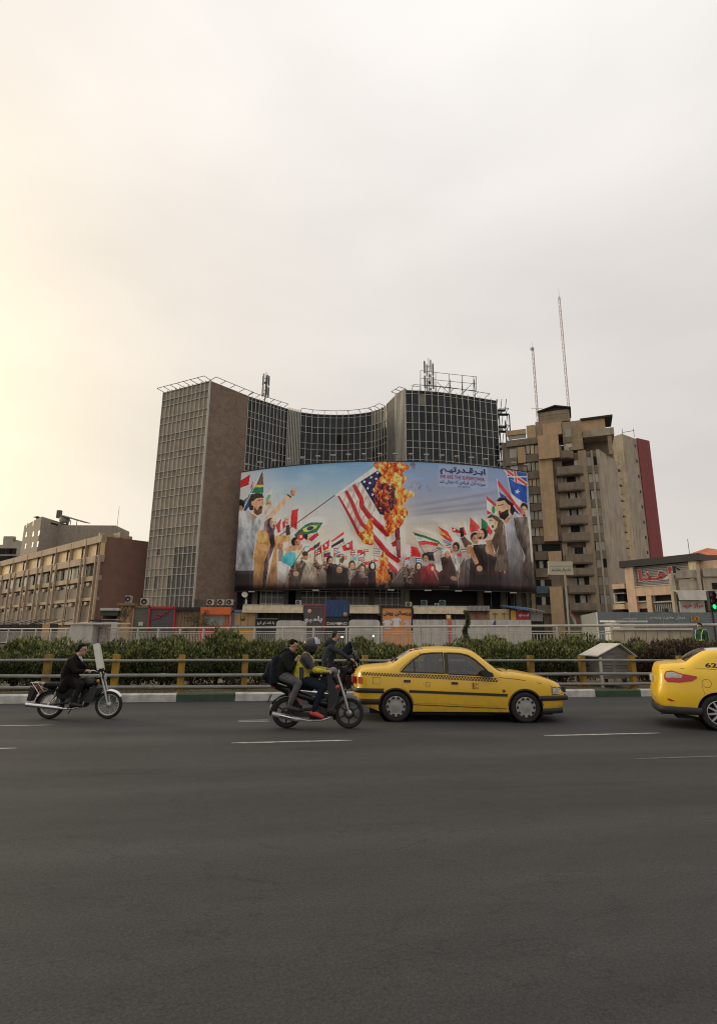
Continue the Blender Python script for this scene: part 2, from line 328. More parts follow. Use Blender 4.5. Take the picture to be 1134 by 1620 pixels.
r_mats = [mat('barberry_dark', (.035, .022, .02), .8, rnd=.2), mat('barberry_mid', (.06, .035, .028), .8, rnd=.2), mat('barberry_tip', (.085, .06, .03), .8, rnd=.2), g_mats[3], g_mats[4]]
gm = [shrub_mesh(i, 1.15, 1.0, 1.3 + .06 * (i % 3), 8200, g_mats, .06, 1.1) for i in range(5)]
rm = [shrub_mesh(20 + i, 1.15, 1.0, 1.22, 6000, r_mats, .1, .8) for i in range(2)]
# s positions run along the median; height factor follows the outline of the hedge in the photograph
prof = [(-60, 1010), (0, 1012), (45, 1003), (95, 1012), (150, 1012), (215, 1010), (290, 1008), (350, 1000), (420, 1004), (470, 1010), (560, 1016), (600, 1014), (640, 1012), (700, 1010), (760, 1006), (820, 1010), (880, 1010), (930, 1006), (975, 1006), (1040, 1004), (1090, 1002), (1134, 1000), (1230, 1000)]
xs = [p[0] for p in prof]; ys = [p[1] for p in prof]
s = -14.5; k = 0
while s < 17.5:
    for row in (0, 1):
        t = 2.35 + row * 1.0 + random.uniform(-.12, .12); ss = s + row * .42 + random.uniform(-.1, .1); b = rp(ss, t, .14)
        px = proj(b + Vector((0, 0, 1.4)))[0]; zt = at(px, np.interp(px, xs, ys), b.y).z
        if row == 0 and 905 < px < 1012: continue
        red = px > 1010 or (px > 20 and random.random() < .0)
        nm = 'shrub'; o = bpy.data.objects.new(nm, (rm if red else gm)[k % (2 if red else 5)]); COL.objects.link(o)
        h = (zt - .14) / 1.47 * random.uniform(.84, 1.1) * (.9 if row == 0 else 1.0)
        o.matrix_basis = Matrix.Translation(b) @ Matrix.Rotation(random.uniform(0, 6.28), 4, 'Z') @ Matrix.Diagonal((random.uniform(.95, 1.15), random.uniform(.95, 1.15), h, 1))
        if red: tag(o, 'dark red-brown leafless looking shrub at the hedge end behind the taxi boot', 'shrub', 'red-brown shrubs of the hedge')
        else: tag(o, 'dense olive green shrub with upright tips in the clipped hedge behind the guard rail', 'shrub', 'green shrubs of the hedge')
        k += 1
    s += .84
# ------------------------------------------------------------------ main office building: three adjoining blocks
UB = {}
def ub(m):
    if m.name not in UB: UB[m.name] = MB().box(-.5, .5, -.5, .5, 0, 1).mesh('unit_' + m.name, m)
    return UB[m.name]
def put(name, me, parent, loc, rz=0, sc=(1, 1, 1)):
    o = link(name, me, parent); o.matrix_basis = Matrix.Translation(loc) @ Matrix.Rotation(rz, 4, 'Z') @ Matrix.Diagonal((*sc, 1)); return o
V2 = lambda p: Vector((p[0], p[1], 0))
m_glass = mat('curtain_glass_dark', (.009, .013, .014), .12, var=.25, scale=.5, spec=.28, rnd=.35)
m_glass2 = mat('curtain_glass_blue', (.012, .018, .022), .10, var=.25, scale=.5, spec=.32, rnd=.35)
m_open = mat('open_dark_window', (.004, .004, .004), .9)
m_blind_refl = mat('blind_and_painted_reflection', (.16, .14, .11), .3, var=.2, rnd=.2)  # tan pane colour, also used for a reflection painted into the glass
m_alu = mat('aluminium_mullion', (.46, .445, .4), .5, metal=.15, var=.2, scale=2)
m_dark = mat('dark_structure', (.03, .028, .026), .85)
def curtain(parent, pts, rows, pane_of, mw=.09, md=.2, mull=True, zb=None, inset=.04, tp=.06):
    """pts: bay corners in plan; rows: (z0, z1) from the top down"""
    ztop = rows[0][1]; zbot = rows[-1][0] if zb is None else zb
    cam2 = Vector((0, 0, 0))
    for i in range(len(pts) - 1):
        a, b = V2(pts[i]), V2(pts[i+1]); c = (a + b) / 2; d = b - a; rz = math.atan2(d.y, d.x); n = Vector((d.y, -d.x, 0)).normalized()
        if n.dot(-c) < 0: n = -n
        for j, (z0, z1) in enumerate(rows):
            m = pane_of(i, j)
            if m is None: continue
            off = inset + random.uniform(-.004, .004)
            o = put('pane', ub(m), parent, c - n * off + Vector((0, 0, z0 + .03)), rz + random.uniform(-.006, .006), (d.length - mw * .8, .03, z1 - z0 - .06))
    if mull:
        for i, p in enumerate(pts):
            q = V2(pts[min(i+1, len(pts)-1)]) - V2(pts[max(i-1, 0)]); rz = math.atan2(q.y, q.x)
            put('mullion', ub(m_alu), parent, V2(p) + Vector((0, 0, zbot)), rz, (mw, md, ztop - zbot + .25))
    for (z0, z1) in rows:
        mb = MB()
        for i in range(len(pts) - 1):
            fr = Frame(pts[i], pts[i+1]); mb.obox(fr, .01, fr.len - .01, z1 - .035, z1 + .035, -.06, tp)
        mb.build('transom', m_alu, parent)
def wall_strip(pts, z0, z1, thick, m, parent, name='wall', back=None):
    mb = MB()
    for a, b in zip(pts[:-1], pts[1:]):
        fr = Frame(a, b); mb.obox(fr, 0, fr.len, z0, z1, -thick, back or 0)
    return mb.build(name, m, parent)
def trellis(pts, z, out, parent, step=1.6):
    """thin pipe frame cantilevered outwards at the roof edge"""
    mb = MB(); o_ = []
    for i, p in enumerate(pts):
        q = V2(pts[min(i+1, len(pts)-1)]) - V2(pts[max(i-1, 0)]); n = Vector((q.y, -q.x, 0)).normalized()
        if n.dot(-V2(p)) < 0: n = -n
        o_.append(V2(p) + n * out + Vector((0, 0, z)))
    for a, b in zip(o_[:-1], o_[1:]): mb.tube(a, b, .05, n=5)
    for p, q in zip(pts, o_): mb.tube(V2(p) + Vector((0, 0, z - .05)), q, .05, n=5)
    return mb.build('roof_frame', m_dark, parent)
def lerp2(a, b, t): return (a[0] + (b[0]-a[0])*t, a[1] + (b[1]-a[1])*t)
def cuts(a, b, n): return [lerp2(a, b, i / n) for i in range(n + 1)]
ZT = 41.54
PN, PL, PR = (-23.81, 80.), (-32.86, 84.52), (-18.82, 85.51); PB = (-27.9, 90.2)
# ---- brick tower with the glazed side
tw = thing('office_tower', 'tall tower with plain brown brick wall and glazed grid side, beside the billboard', 'building', (-26, 85, 0))
m_brick = bpy.data.materials.new('brown_brick'); m_brick.use_nodes = True
n_ = m_brick.node_tree.nodes; l_ = m_brick.node_tree.links; b_ = n_['Principled BSDF']; b_.inputs['Roughness'].default_value = .9
g_ = n_.new('ShaderNodeNewGeometry'); dp = n_.new('ShaderNodeVectorMath'); dp.operation = 'DOT_PRODUCT'; l_.new(g_.outputs['Position'], dp.inputs[0]); dp.inputs[1].default_value = (.67, .74, 0)
sx = n_.new('ShaderNodeSeparateXYZ'); l_.new(g_.outputs['Position'], sx.inputs[0]); cb = n_.new('ShaderNodeCombineXYZ'); l_.new(dp.outputs['Value'], cb.inputs[0]); l_.new(sx.outputs[2], cb.inputs[1])
bt = n_.new('ShaderNodeTexBrick'); l_.new(cb.outputs[0], bt.inputs['Vector']); bt.inputs['Scale'].default_value = 1; bt.inputs['Brick Width'].default_value = .23; bt.inputs['Row Height'].default_value = .075; bt.inputs['Mortar Size'].default_value = .009
bt.inputs['Color1'].default_value = (.235, .155, .11, 1); bt.inputs['Color2'].default_value = (.3, .205, .148, 1); bt.inputs['Mortar'].default_value = (.12, .1, .082, 1)
tn = n_.new('ShaderNodeTexNoise'); tn.inputs['Scale'].default_value = .55; tn.inputs['Detail'].default_value = 9; tn.inputs['Roughness'].default_value = .68; tn.inputs['Distortion'].default_value = 1.6; l_.new(cb.outputs[0], tn.inputs['Vector'])
mr = n_.new('ShaderNodeMapRange'); mr.inputs[1].default_value = .3; mr.inputs[2].default_value = .7; mr.inputs[3].default_value = .68; mr.inputs[4].default_value = 1.22; l_.new(tn.outputs[0], mr.inputs[0])
vs_ = n_.new('ShaderNodeVectorMath'); vs_.operation = 'SCALE'; l_.new(bt.outputs[0], vs_.inputs[0]); l_.new(mr.outputs[0], vs_.inputs['Scale']); l_.new(vs_.outputs[0], b_.inputs['Base Color'])
bpn = n_.new('ShaderNodeBump'); bpn.inputs['Strength'].default_value = .6; bpn.inputs['Distance'].default_value = .01; l_.new(bt.outputs['Fac'], bpn.inputs['Height']); bpn.invert = True; l_.new(bpn.outputs[0], b_.inputs['Normal'])
mb = MB()
ins = Frame(PN, PL)
core = [PN, PR, PB, PL]
mb.prism([(PN[0]+.25, PN[1]+.5, 0), (PR[0], PR[1], 0), (*PB, 0), (PL[0]+.3, PL[1]+.35, 0)], (0, 0, ZT - .05)); mb.build('core', m_dark, tw)
frB = Frame(PN, PR); MB().obox(frB, -.02, frB.len, 0, ZT + .1, -.3, 0).build('brick_wall', m_brick, tw)
m_tan = mat('tan_curtained_pane', (.28, .228, .16), .4, var=.22, scale=.9, spec=.5, rnd=.16, stretch=(1, 1, .4)); m_tan2 = mat('tan_spandrel_pane', (.24, .195, .138), .45, var=.22, scale=.9, rnd=.14)
m_tglass = mat('brown_clear_pane', (.085, .075, .062), .2, var=.3, scale=.8, spec=.4, rnd=.3)
rows = []; z = ZT
rows.append((z - 1.45, z)); z -= 1.45
while z > 6:
    rows.append((z - 1.12, z)); z -= 1.12
    rows.append((z - 2.02, z)); z -= 2.02
rows = [r for r in rows if r[0] > 4.5]
def tower_pane(i, j):
    if j > len(rows) - 7: return m_tglass if (i < 5 or j > len(rows) - 4 and i < 6) else (m_tan if random.random() < .9 else m_tglass)
    return m_tan2 if j % 2 == 1 else m_tan
curtain(tw, cuts(PN, PL, 11), rows, tower_pane, mw=.07, md=.36, tp=.15, zb=rows[-1][0] - .2)
put('corner_post', ub(m_alu), tw, (PN[0] - .05, PN[1] - .06, rows[-1][0]), Frame(PN, PL).u.angle(Vector((1, 0, 0))), (.14, .3, ZT - rows[-1][0] + .2))
trellis(cuts(PN, PL, 7), ZT + .25, 1.5, tw); trellis(cuts(PN, PR, 4), ZT + .25, 1.5, tw)
MB().obox(frB, 0, frB.len, 0, 7, 0.002, .06).build('plinth', mat('tower_plinth', (.13, .11, .09), .9, var=.3, dirt=.4), tw)
# ---- concave glazed block
cv = thing('curved_glass_block', 'concave dark glass curtain-wall block curving back between the two towers', 'building', (-5, 94, 0))
C2, C2B, C5, C6, S_, N2 = (-12.8, 90.63), (-10.68, 91.99), (1.37, 92.07), (4.86, 88.71), (6.35, 84.62), (7.57, 82.69)
def arc(pts, n):          # smooth curve through plan points, resampled by length
    P = [Vector((p[0], p[1])) for p in pts]; out = []
    for i in range(len(P) - 1):
        p0 = P[max(i-1, 0)]; p1 = P[i]; p2 = P[i+1]; p3 = P[min(i+2, len(P)-1)]
        for k in range(20):
            t = k / 20; out.append(.5 * ((2*p1) + (p2-p0)*t + (2*p0-5*p1+4*p2-p3)*t*t + (3*p1-p0-3*p2+p3)*t**3))
    out.append(P[-1]); ln = [0]
    for a, b in zip(out[:-1], out[1:]): ln.append(ln[-1] + (b-a).length)
    return [(float(np.interp(ln[-1]*i/n, ln, [q.x for q in out])), float(np.interp(ln[-1]*i/n, ln, [q.y for q in out]))) for i in range(n + 1)]
rows2 = [(ZT - .6, ZT)]; z = ZT - .6
while z > 27.2:
    rows2.append((z - 1.98, z)); z -= 1.98; rows2.append((z - 1.15, z)); z -= 1.15
low = rows2[-1][0]
ptsA = cuts(PR, C2, 11); ptsB = arc([C2B, (-7.87, 92.9), (-2.67, 93.1), C5, (2.3, 91.6)], 12); ptsC = arc([(2.3, 91.6), (3.8, 90.3), C6], 5)
def pane_c(i, j):
    r = random.random()
    return m_glass2 if r < .25 else m_glass
curtain(cv, ptsA, rows2, pane_c, mw=.09); curtain(cv, ptsB, rows2, lambda i, j: m_open if (i, j) == (6, 3) else pane_c(i, j), mw=.09); curtain(cv, ptsC, rows2, lambda i, j: m_blind_refl if j < 2 and i != 3 else pane_c(i, j), mw=.09)  # tan reflection in the top rows of the right-hand bays is painted as pane colour
allp = ptsA + ptsB[0:] + ptsC[1:]
back = MB()
for a, b in zip(allp[:-1], allp[1:]):
    fr = Frame(a, b); back.obox(fr, -.02, fr.len + .02, 5, ZT - .05, -.5, -.16)
back.build('core', m_dark, cv)
fr = Frame(C2, C2B)
for i in range(9): u = fr.len * i / 8; mb = MB(); mb.obox(fr, u - .05, u + .05, low, ZT + .3, -.1, .28); mb.build('fin', m_alu, cv)
MB().obox(fr, 0, fr.len, low, ZT, -.14, -.05).build('panel', mat('grey_concrete_panel', (.2, .185, .165), .8, dirt=.3), cv)
m_conc = mat('dark_concrete', (.13, .125, .115), .85, var=.25, dirt=.4)
fr = Frame(C6, S_); MB().obox(fr, 0, fr.len, 5, ZT + .3, -.25, 0).build('side_wall', m_conc, cv)
trellis(ptsA[::2], ZT + .3, 1.3, cv); trellis(ptsB[::2], ZT + .3, 1.2, cv); trellis(ptsC[::2], ZT + .3, 1.2, cv)
mb = MB(); mb.prism([(p[0], p[1], 0) for p in allp] + [(5.5, 100, 0), (-20, 100, 0)], (0, 0, .3)); 
for q in range(len(mb.v)): mb.v[q] = (mb.v[q][0], mb.v[q][1] + .3, mb.v[q][2] + ZT - .4)
mb.build('roof', mat('roof_felt', (.1, .095, .09), .9), cv)
# ---- right glazed tower
rt = thing('glass_office_tower', 'dark glass tower with slightly bowed grid front above the billboard lettering', 'building', (15, 88, 0))
R2 = (23.54, 86.58); ptsD = arc([N2, (13.84, 83.53), R2], 15)
curtain(rt, ptsD, rows2, lambda i, j: m_blind_refl if (i, j) == (2, 1) else pane_c(i, j), mw=.1, md=.22)
mb = MB(); mb.prism([(p[0], p[1] + .4, 5) for p in ptsD] + [(22.5, 97, 5), (6.2, 97, 5)], (0, 0, ZT - 5.1)); mb.build('core', m_dark, rt)
fr = Frame(S_, N2); MB().obox(fr, -.6, fr.len, 5, ZT + .25, -.3, 0).build('side_wall', mat('ribbed_tan_panel', (.26, .235, .185), .7, var=.2, stretch=(1, 1, .2)), rt)
for i in range(9): u = -.4 + (fr.len + .3) * i / 8; mb = MB(); mb.obox(fr, u - .04, u + .04, 5, ZT + .35, 0, .12); mb.build('rib', m_alu, rt)
fr = Frame(R2, (23.9, 96)); fr.n = Vector((1, 0, 0)); MB().obox(fr, 0, 10, 5, ZT, -.25, 0).build('side_wall', m_conc, rt)
trellis(ptsD[1:-2:2], ZT + .3, 1.5, rt); trellis([S_, lerp2(S_, N2, .5), N2], ZT + .3, 1.2, rt)
# steel escape stair on its flank
st = thing('escape_stair', 'black steel escape stair tower on the flank of the glass tower', 'stair', (24.6, 87.5, 5))
m_steel = mat('black_steel', (.022, .02, .019), .6); mb = MB()
X0, X1, Y0, Y1 = 23.95, 25.7, 86.9, 89.6
for k, (x, y) in enumerate(((X0, Y0), (X1, Y0), (X0, Y1), (X1, Y1))): MB().tube((x, y, 5), (x, y, 39.2), .09, n=6).build('post', m_steel, st)
for i in range(11):
    z = 8 + i * 3.13
    MB().box(X0, X1, Y0, Y0 + .9, z, z + .08).box(X0, X1, Y1 - .9, Y1, z + 1.56, z + 1.64).build('landing', m_steel, st)
    fl = MB()
    for sx_ in (X0 + .1, X0 + .85, X1 - .1):
        fl.tube((sx_, Y0 + .8, z + .04), (sx_, Y1 - .8, z + 1.6), .06, n=4); fl.tube((sx_, Y1 - .8, z + 1.6), (sx_, Y0 + .8, z + 3.13), .06, n=4); 
    for t in range(8): fl.box(X0 + .1, X0 + .85, Y0 + .85 + t * .13, Y0 + 1.0 + t * .13, z + .2 + t * .18, z + .23 + t * .18)
    fl.build('flight', m_steel, st)
    ra = MB(); ra.tube((X0, Y0, z + 1), (X1, Y0, z + 1), .04, n=5); ra.tube((X1, Y0, z + 1), (X1, Y1, z + 1), .04, n=5); ra.tube((X1, Y0, z + 1), (X1, Y1, z + 2.4), .03, n=5); ra.tube((X0, Y0, z), (X1, Y0, z + 1), .03, n=5); ra.build('railing', m_steel, st)
# ---- podium strip below the billboard: windows, columns, open gallery
pod = thing('podium', 'low podium floor with white gridded windows and dark open gallery under the billboard', 'building', (4, 85, 0))
FP = Frame((-17.8, 83.66), (30, 84.6)); m_pcol = mat('podium_concrete', (.15, .13, .105), .85, var=.3, dirt=.4)
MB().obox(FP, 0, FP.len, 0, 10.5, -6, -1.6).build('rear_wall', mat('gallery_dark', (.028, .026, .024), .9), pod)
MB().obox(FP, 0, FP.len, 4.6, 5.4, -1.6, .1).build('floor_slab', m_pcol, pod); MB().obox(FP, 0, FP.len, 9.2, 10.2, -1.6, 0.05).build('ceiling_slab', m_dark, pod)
for px in (403, 452, 472, 528, 588, 651, 717, 760, 796, 820, 836):
    u, _ = FP.hit(px, 945); MB().obox(FP, u - .4, u + .4, 0, 9.2, -.6, .04).build('column', m_pcol, pod)
for x0, x1 in ((412, 448), (475, 525), (531, 585), (592, 648)):
    u0, _ = FP.hit(x0, 945); u1, _ = FP.hit(x1, 945); w = MB(); nn = max(3, int((u1 - u0) / .85))
    MB().obox(FP, u0, u1, 5.4, 9.2, -.25, -.2).build('window', m_tglass, pod)
    for i in range(nn + 1): u = u0 + (u1 - u0) * i / nn; w.obox(FP, u - .05, u + .05, 5.4, 9.2, -.2, .0)
    for z in (5.45, 6.6, 7.6, 8.5): w.obox(FP, u0 + .06, u1 - .06, z, z + .08, -.2, -.02)
    w.build('window_frame', mat('white_window_frame', (.6, .57, .5), .6), pod)
for x0, x1 in ((655, 715), (720, 795), (798, 835)):
    u0, _ = FP.hit(x0, 950); u1, _ = FP.hit(x1, 950); w = MB(); w.obox(FP, u0, u1, 6.25, 6.33, 0, .06)
    for i in range(int((u1 - u0) / .35)): w.obox(FP, u0 + i * .35, u0 + i * .35 + .04, 5.4, 6.25, 0, .04)
    w.build('balustrade', m_steel, pod)
    w = MB()
    for i in range(3): u = u0 + (u1 - u0) * (i + .6) / 3.3; w.obox(FP, u, u + .06, 5.4, 9.2, -1.0, -.9)
    w.build('window_frame', MATS['white_window_frame'], pod)

# ------------------------------------------------------------------ rooftop equipment
m_ant = mat('antenna_panel_grey', (.42, .41, .4), .6, rnd=.2); m_antd = mat('antenna_steel', (.09, .088, .085), .6)
def antenna_mast(px, py0, py1, Y, label, n, w):
    b = at(px, py1, Y); t = at(px, py0, Y); a = thing('antenna_mast', label, 'antenna', (b.x, b.y, ZT - .4))
    MB().tube((b.x, b.y, ZT - .4), (b.x, b.y, t.z), .1, .05, 8).build('pole', m_antd, a)
    H_ = t.z - ZT
    for k in range(n):
        an = k * 2*PI / n + .3; dx, dy = math.cos(an) * w, math.sin(an) * w
        for lv in (.3, .62):
            z0 = ZT + H_ * lv + random.uniform(-.15, .15); mb = MB(); mb.box(b.x + dx - .13, b.x + dx + .13, b.y + dy - .08, b.y + dy + .08, z0, z0 + H_ * .27); mb.build('panel_antenna', m_ant if k % 2 else m_antd, a)
        MB().tube((b.x, b.y, ZT + H_ * .45), (b.x + dx, b.y + dy, ZT + H_ * .45), .035, n=5).tube((b.x, b.y, ZT + H_ * .8), (b.x + dx, b.y + dy, ZT + H_ * .8), .035, n=5).tube((b.x+dx, b.y+dy, ZT + H_ * .25), (b.x+dx, b.y+dy, ZT + H_ * .92), .04, n=5).build('bracket', m_antd, a)
    for k in range(5):
        z0 = ZT + H_ * random.uniform(.2, .7); an = random.uniform(0, 6.3); MB().box(b.x + math.cos(an) * .25 - .14, b.x + math.cos(an) * .25 + .14, b.y - .5, b.y - .3, z0, z0 + .38).build('radio_unit', m_antd, a)
    return a
antenna_mast(419, 588, 633, 89.5, 'stubby cluster of mobile phone antennas on the concave roof', 5, .55)
antenna_mast(679, 566, 622, 87, 'tall antenna mast with white panels on the glass tower roof', 4, .8)
fb = thing('empty_roof_billboard', 'empty pipe sign frame standing on the glass tower roof', 'frame', (15, 88, ZT)); mb = MB(); Yf = 87.5
P = lambda x, y: at(x, y, Yf)
for x, y0, y1 in ((665, 586, 612), (689, 589, 612), (710, 591, 625), (731, 594, 618), (749, 595, 626), (753, 595, 618)): mb.tube(P(x, y0), P(x, y1), .055, n=5)
for a, b in (((665, 586), (689, 589)), ((689, 589), (753, 596)), ((665, 598), (690, 600)), ((690, 601), (753, 607)), ((650, 610), (665, 612)), ((665, 609), (753, 618)), ((691, 604), (712, 624)), ((748, 606), (728, 624)), ((710, 605), (702, 616))): mb.tube(P(*a), P(*b), .045, n=5)
mb.build('pipe_frame', m_antd, fb)
mb = MB()
for x in (665, 689, 712, 731, 750): q = P(x, 600); mb.tube((q.x, q.y, ZT - .2), (q.x, q.y, q.z), .06, n=5); mb.tube((q.x, q.y + 2, ZT - .2), (q.x, q.y, q.z), .04, n=5)
mb.build('support', m_antd, fb)

# ------------------------------------------------------------------ left office building, brick gable
lb = thing('low_office_building', 'long four-storey beige office building with brick gable and vertical fins', 'building', (-48, 98, 0))
LA, LC, LD = (-41.0, 86.), (-78.88, 119.3), (-33.6, 92.9); FL = Frame(LA, LC); FG = Frame(LA, LD); LZ = 17.36
m_beige = mat('beige_render', (.42, .32, .22), .85, var=.22, scale=.8, dirt=.3); m_lbr = mat('red_brown_brick', (.21, .112, .083), .9, var=.15, scale=.8, bump=.3, bscale=12)
m_panel = mat('dark_louvre_panel', (.19, .155, .118), .8, var=.2); m_shade = mat('cream_blind', (.62, .46, .23), .7, var=.2, rnd=.15); m_win = mat('dark_window', (.016, .015, .015), .45, spec=.12, rnd=.3)
dv = (V2(LD) - V2(LA)) * 1.25; cin = [FL.p(.3, 0, -.5), FL.p(FL.len, 0, -.5), FL.p(FL.len, 0, -.5) + dv, FL.p(.3, 0, -.5) + dv]
MB().prism(cin, (0, 0, LZ - .2)).build('core', m_panel, lb)
MB().obox(FG, -.35, FG.len, 0, LZ, -.3, 0).build('brick_gable', m_lbr, lb)
zr = lambda y: FL.hit(158, y)[1]
ZB = {k: zr(y) for k, y in dict(top=848, w1t=859, w1b=878, b1=889, w2b=909.5, b2=917, w3t=920, s3=925, w3b=944, b3=949, s4=956, w4b=983).items()}
MB().obox(FL, -.35, FL.len, ZB['w1t'], LZ + .1, -.5, .35).build('cornice', m_beige, lb)
MB().obox(FL, -.35, FL.len, ZB['b1'], ZB['w1b'], -.5, .3).build('spandrel_band', m_beige, lb)
MB().obox(FL, -.1, FL.len, ZB['b2'], ZB['w2b'], -.5, .1).build('spandrel_band', m_beige, lb)
MB().obox(FL, -.1, FL.len, ZB['b3'], ZB['w3b'], -.5, .12).build('spandrel_band', m_beige, lb)
MB().obox(FL, -.1, FL.len, ZB['w4b'] - .4, ZB['w4b'], -.5, .12).build('spandrel_band', m_beige, lb)
MB().obox(FL, -.3, .25, ZB['w1b'], ZB['w1t'], -.4, .2).build('end_pier', m_shade, lb)
ux = lambda x, y=880: FL.hit(x, y)[0]
bx = [160, 137.5, 114, 91.5, 69, 46.5, 26, 6, -14, -34, -54]
for a, b in zip(bx[:-1], bx[1:]):
    u0, u1 = ux(a) + .12, ux(b) - .12; mid = u0 + (u1 - u0) * .42
    MB().obox(FL, u0, mid, ZB['w1b'], ZB['w1t'], -.3, -.25).build('window', m_win, lb); MB().obox(FL, mid + .02, u1, ZB['w1b'], ZB['w1t'], -.22, -.12).build('window_blind', m_shade, lb)
    MB().obox(FL, u1 + .06, u1 + .18, ZB['w1b'] - .3, LZ - .1, -.2, .42).build('fin', m_beige, lb)
    for zb_, zt_, cut in ((ZB['b1'], ZB['w2b'], 0), ):
        MB().obox(FL, u0 + .1, u0 + (u1-u0) * .47, zt_, zb_, -.3, -.25).build('window', m_win, lb); MB().obox(FL, u0 + (u1-u0) * .55, u1 - .05, zt_, zb_, -.3, -.25).build('window', m_win, lb)
    for zt_, zs_, zb_ in ((ZB['w3t'], ZB['s3'], ZB['w3b']), (ZB['b3'], ZB['s4'], ZB['w4b'])):
        MB().obox(FL, u0 + .1, u1 - .05, zs_, zt_, -.3, -.24).build('window', m_win, lb)
        MB().obox(FL, u0 + .1, u1 - .05, zb_, zs_ - .03, -.32, -.1).build('louvre_panel', m_panel, lb)
        ac = u0 + (u1 - u0) * .55; MB().obox(FL, ac, ac + .95, zs_ + .02, zs_ + .5, -.22, .18).build('air_conditioner', m_beige, lb)
# paired fins down the facade
fx = [153.5, 149, 132, 126.5, 84.5, 78, 64, 57.5, 43.5, 37.5, 24, 18, 5, 0, -14, -19]
fx = [(155.5, 150), (133, 127), (108, None), (88, 81), (66, 59), (45, 38), (24, 17), (4, -2), (-17, -23), (-37, -43)]
for pr_ in fx:
    for x in pr_:
        if x is None: continue
        u = ux(x, 930); thin = pr_[1] is None
        MB().obox(FL, u - (.06 if thin else .11), u + (.06 if thin else .11), ZB['w4b'] - .6, ZB['w1b'] - .15, .14, .34 if thin else .48).build('fin', m_beige, lb)
MB().obox(FL, -.3, FL.len, LZ + .1, LZ + 1.0, -3.2, -2.6).build('parapet', m_beige, lb); MB().obox(FG, .3, FG.len * .55, LZ + .02, LZ + .95, -3.2, -2.5).build('parapet', m_beige, lb)
q = at(184, 845, 91); MB().tube((q.x, q.y, LZ - .3), (q.x, q.y, at(184, 801, 91).z), .045, .03, 6).build('roof_pole', m_antd, lb)
# grey block behind it
gb = thing('grey_block_building', 'plain grey block with small windows rising behind the long office building', 'building', (-75, 127, 0))
G0 = at(66, 817, 122); G1 = at(40, 822, 133); G2 = at(108, 823, 131); zg = G0.z; m_gr = mat('grey_render', (.3, .255, .2), .9, var=.2, dirt=.2)
mb = MB(); mb.prism([(G0.x, G0.y, 0), (G2.x, G2.y, 0), (G1.x + G2.x - G0.x, G1.y + G2.y - G0.y, 0), (G1.x, G1.y, 0)], (0, 0, zg)); mb.build('wall', m_gr, gb)
F1 = Frame((G0.x, G0.y), (G1.x, G1.y)); m_lit = mat('window_pale', (.3, .27, .22), .4, rnd=.2)
for xx, yy in ((42, 846), (53, 845), (62, 843.5), (41, 864), (52, 862), (60, 861), (43, 831), (53, 828)):
    u, z = F1.hit(xx, yy); MB().obox(F1, u - .5, u + .5, z - .6, z + .6, .0, .06).build('window', m_lit if yy > 840 else m_win, gb)
F2 = Frame((G0.x, G0.y), (G2.x, G2.y)); u, z = F2.hit(86, 829); MB().obox(F2, u - 1.2, u + 1.2, z - .2, z + .2, 0, .05).build('window', m_win, gb)
# canopy and tank on its roof
mb = MB(); c0 = at(92, 815, 128); c1 = at(133, 827, 128); mb.prism([c0, c1, c1 + Vector((0, 3, .4)), c0 + Vector((0, 3, .4))], (0, 0, .18)); mb.build('roof_canopy', m_antd, gb)
for x in (112, 122): a = at(x, 823, 128.5); MB().tube(a, (a.x, a.y, a.z - 4), .08, n=6).build('canopy_post', m_antd, gb)
tk = at(104, 812, 130); MB().lathe((tk.x - 1, tk.y, zg + 1.0), (1, 0, 0), [(0, 0), (.75, 0), (.85, .2), (.85, 1.7), (.75, 1.9), (0, 1.9)], 20).build('water_tank', mat('tank_metal', (.4, .38, .34), .5), gb); MB().box(tk.x - .9, tk.x - .7, tk.y - .5, tk.y + .5, zg - .3, zg + .3).box(tk.x + .6, tk.x + .8, tk.y - .5, tk.y + .5, zg - .3, zg + .3).build('tank_cradle', m_antd, gb)
mb = MB(); a = at(94, 812, 130); mb.box(a.x - .5, a.x + .5, a.y - .4, a.y + .4, a.z - 1.2, a.z + .7); mb.build('cooler', m_antd, gb)
a = at(60, 815, 126); MB().lathe((a.x, a.y, zg), (0, 0, 1), [(.25, 0), (.25, .5), (.9, .6), (.1, .95)], 16).build('vent_cowl', m_antd, gb)
low2 = at(130, 838, 130); MB().box(low2.x - 6, low2.x + 9, 128, 136, 0, low2.z + .7).build('annex', m_gr, gb)
fb2 = thing('far_building', 'hazy far-off pale building with roof tanks at the edge of the sky', 'building', (-100, 150, 0))
a = at(-30, 858, 150); b = at(27, 862, 150); MB().box(a.x, b.x, 150, 165, 0, b.z).build('wall', mat('far_render', (.34, .3, .25), .9, var=.25, scale=.3), fb2)
a = at(2, 852, 150); c = at(16, 851, 150); MB().box(a.x, c.x, 151, 158, 0, c.z).build('roof_house', MATS['far_render'], fb2)
for x in (3, 8, 13): a = at(x, 852, 150); MB().lathe((a.x, 152, a.z - .3), (0, 0, 1), [(0, 0), (.8, 0), (.8, 1.2), (0, 1.3)], 12).build('roof_tank', m_gr, fb2)
for x in (4, 14, 21):
    for y in (872, 884): a = at(x, y, 149.9); MB().box(a.x - .8, a.x + .8, 149.85, 150.05, a.z - .8, a.z + .8).build('window', m_win, fb2)
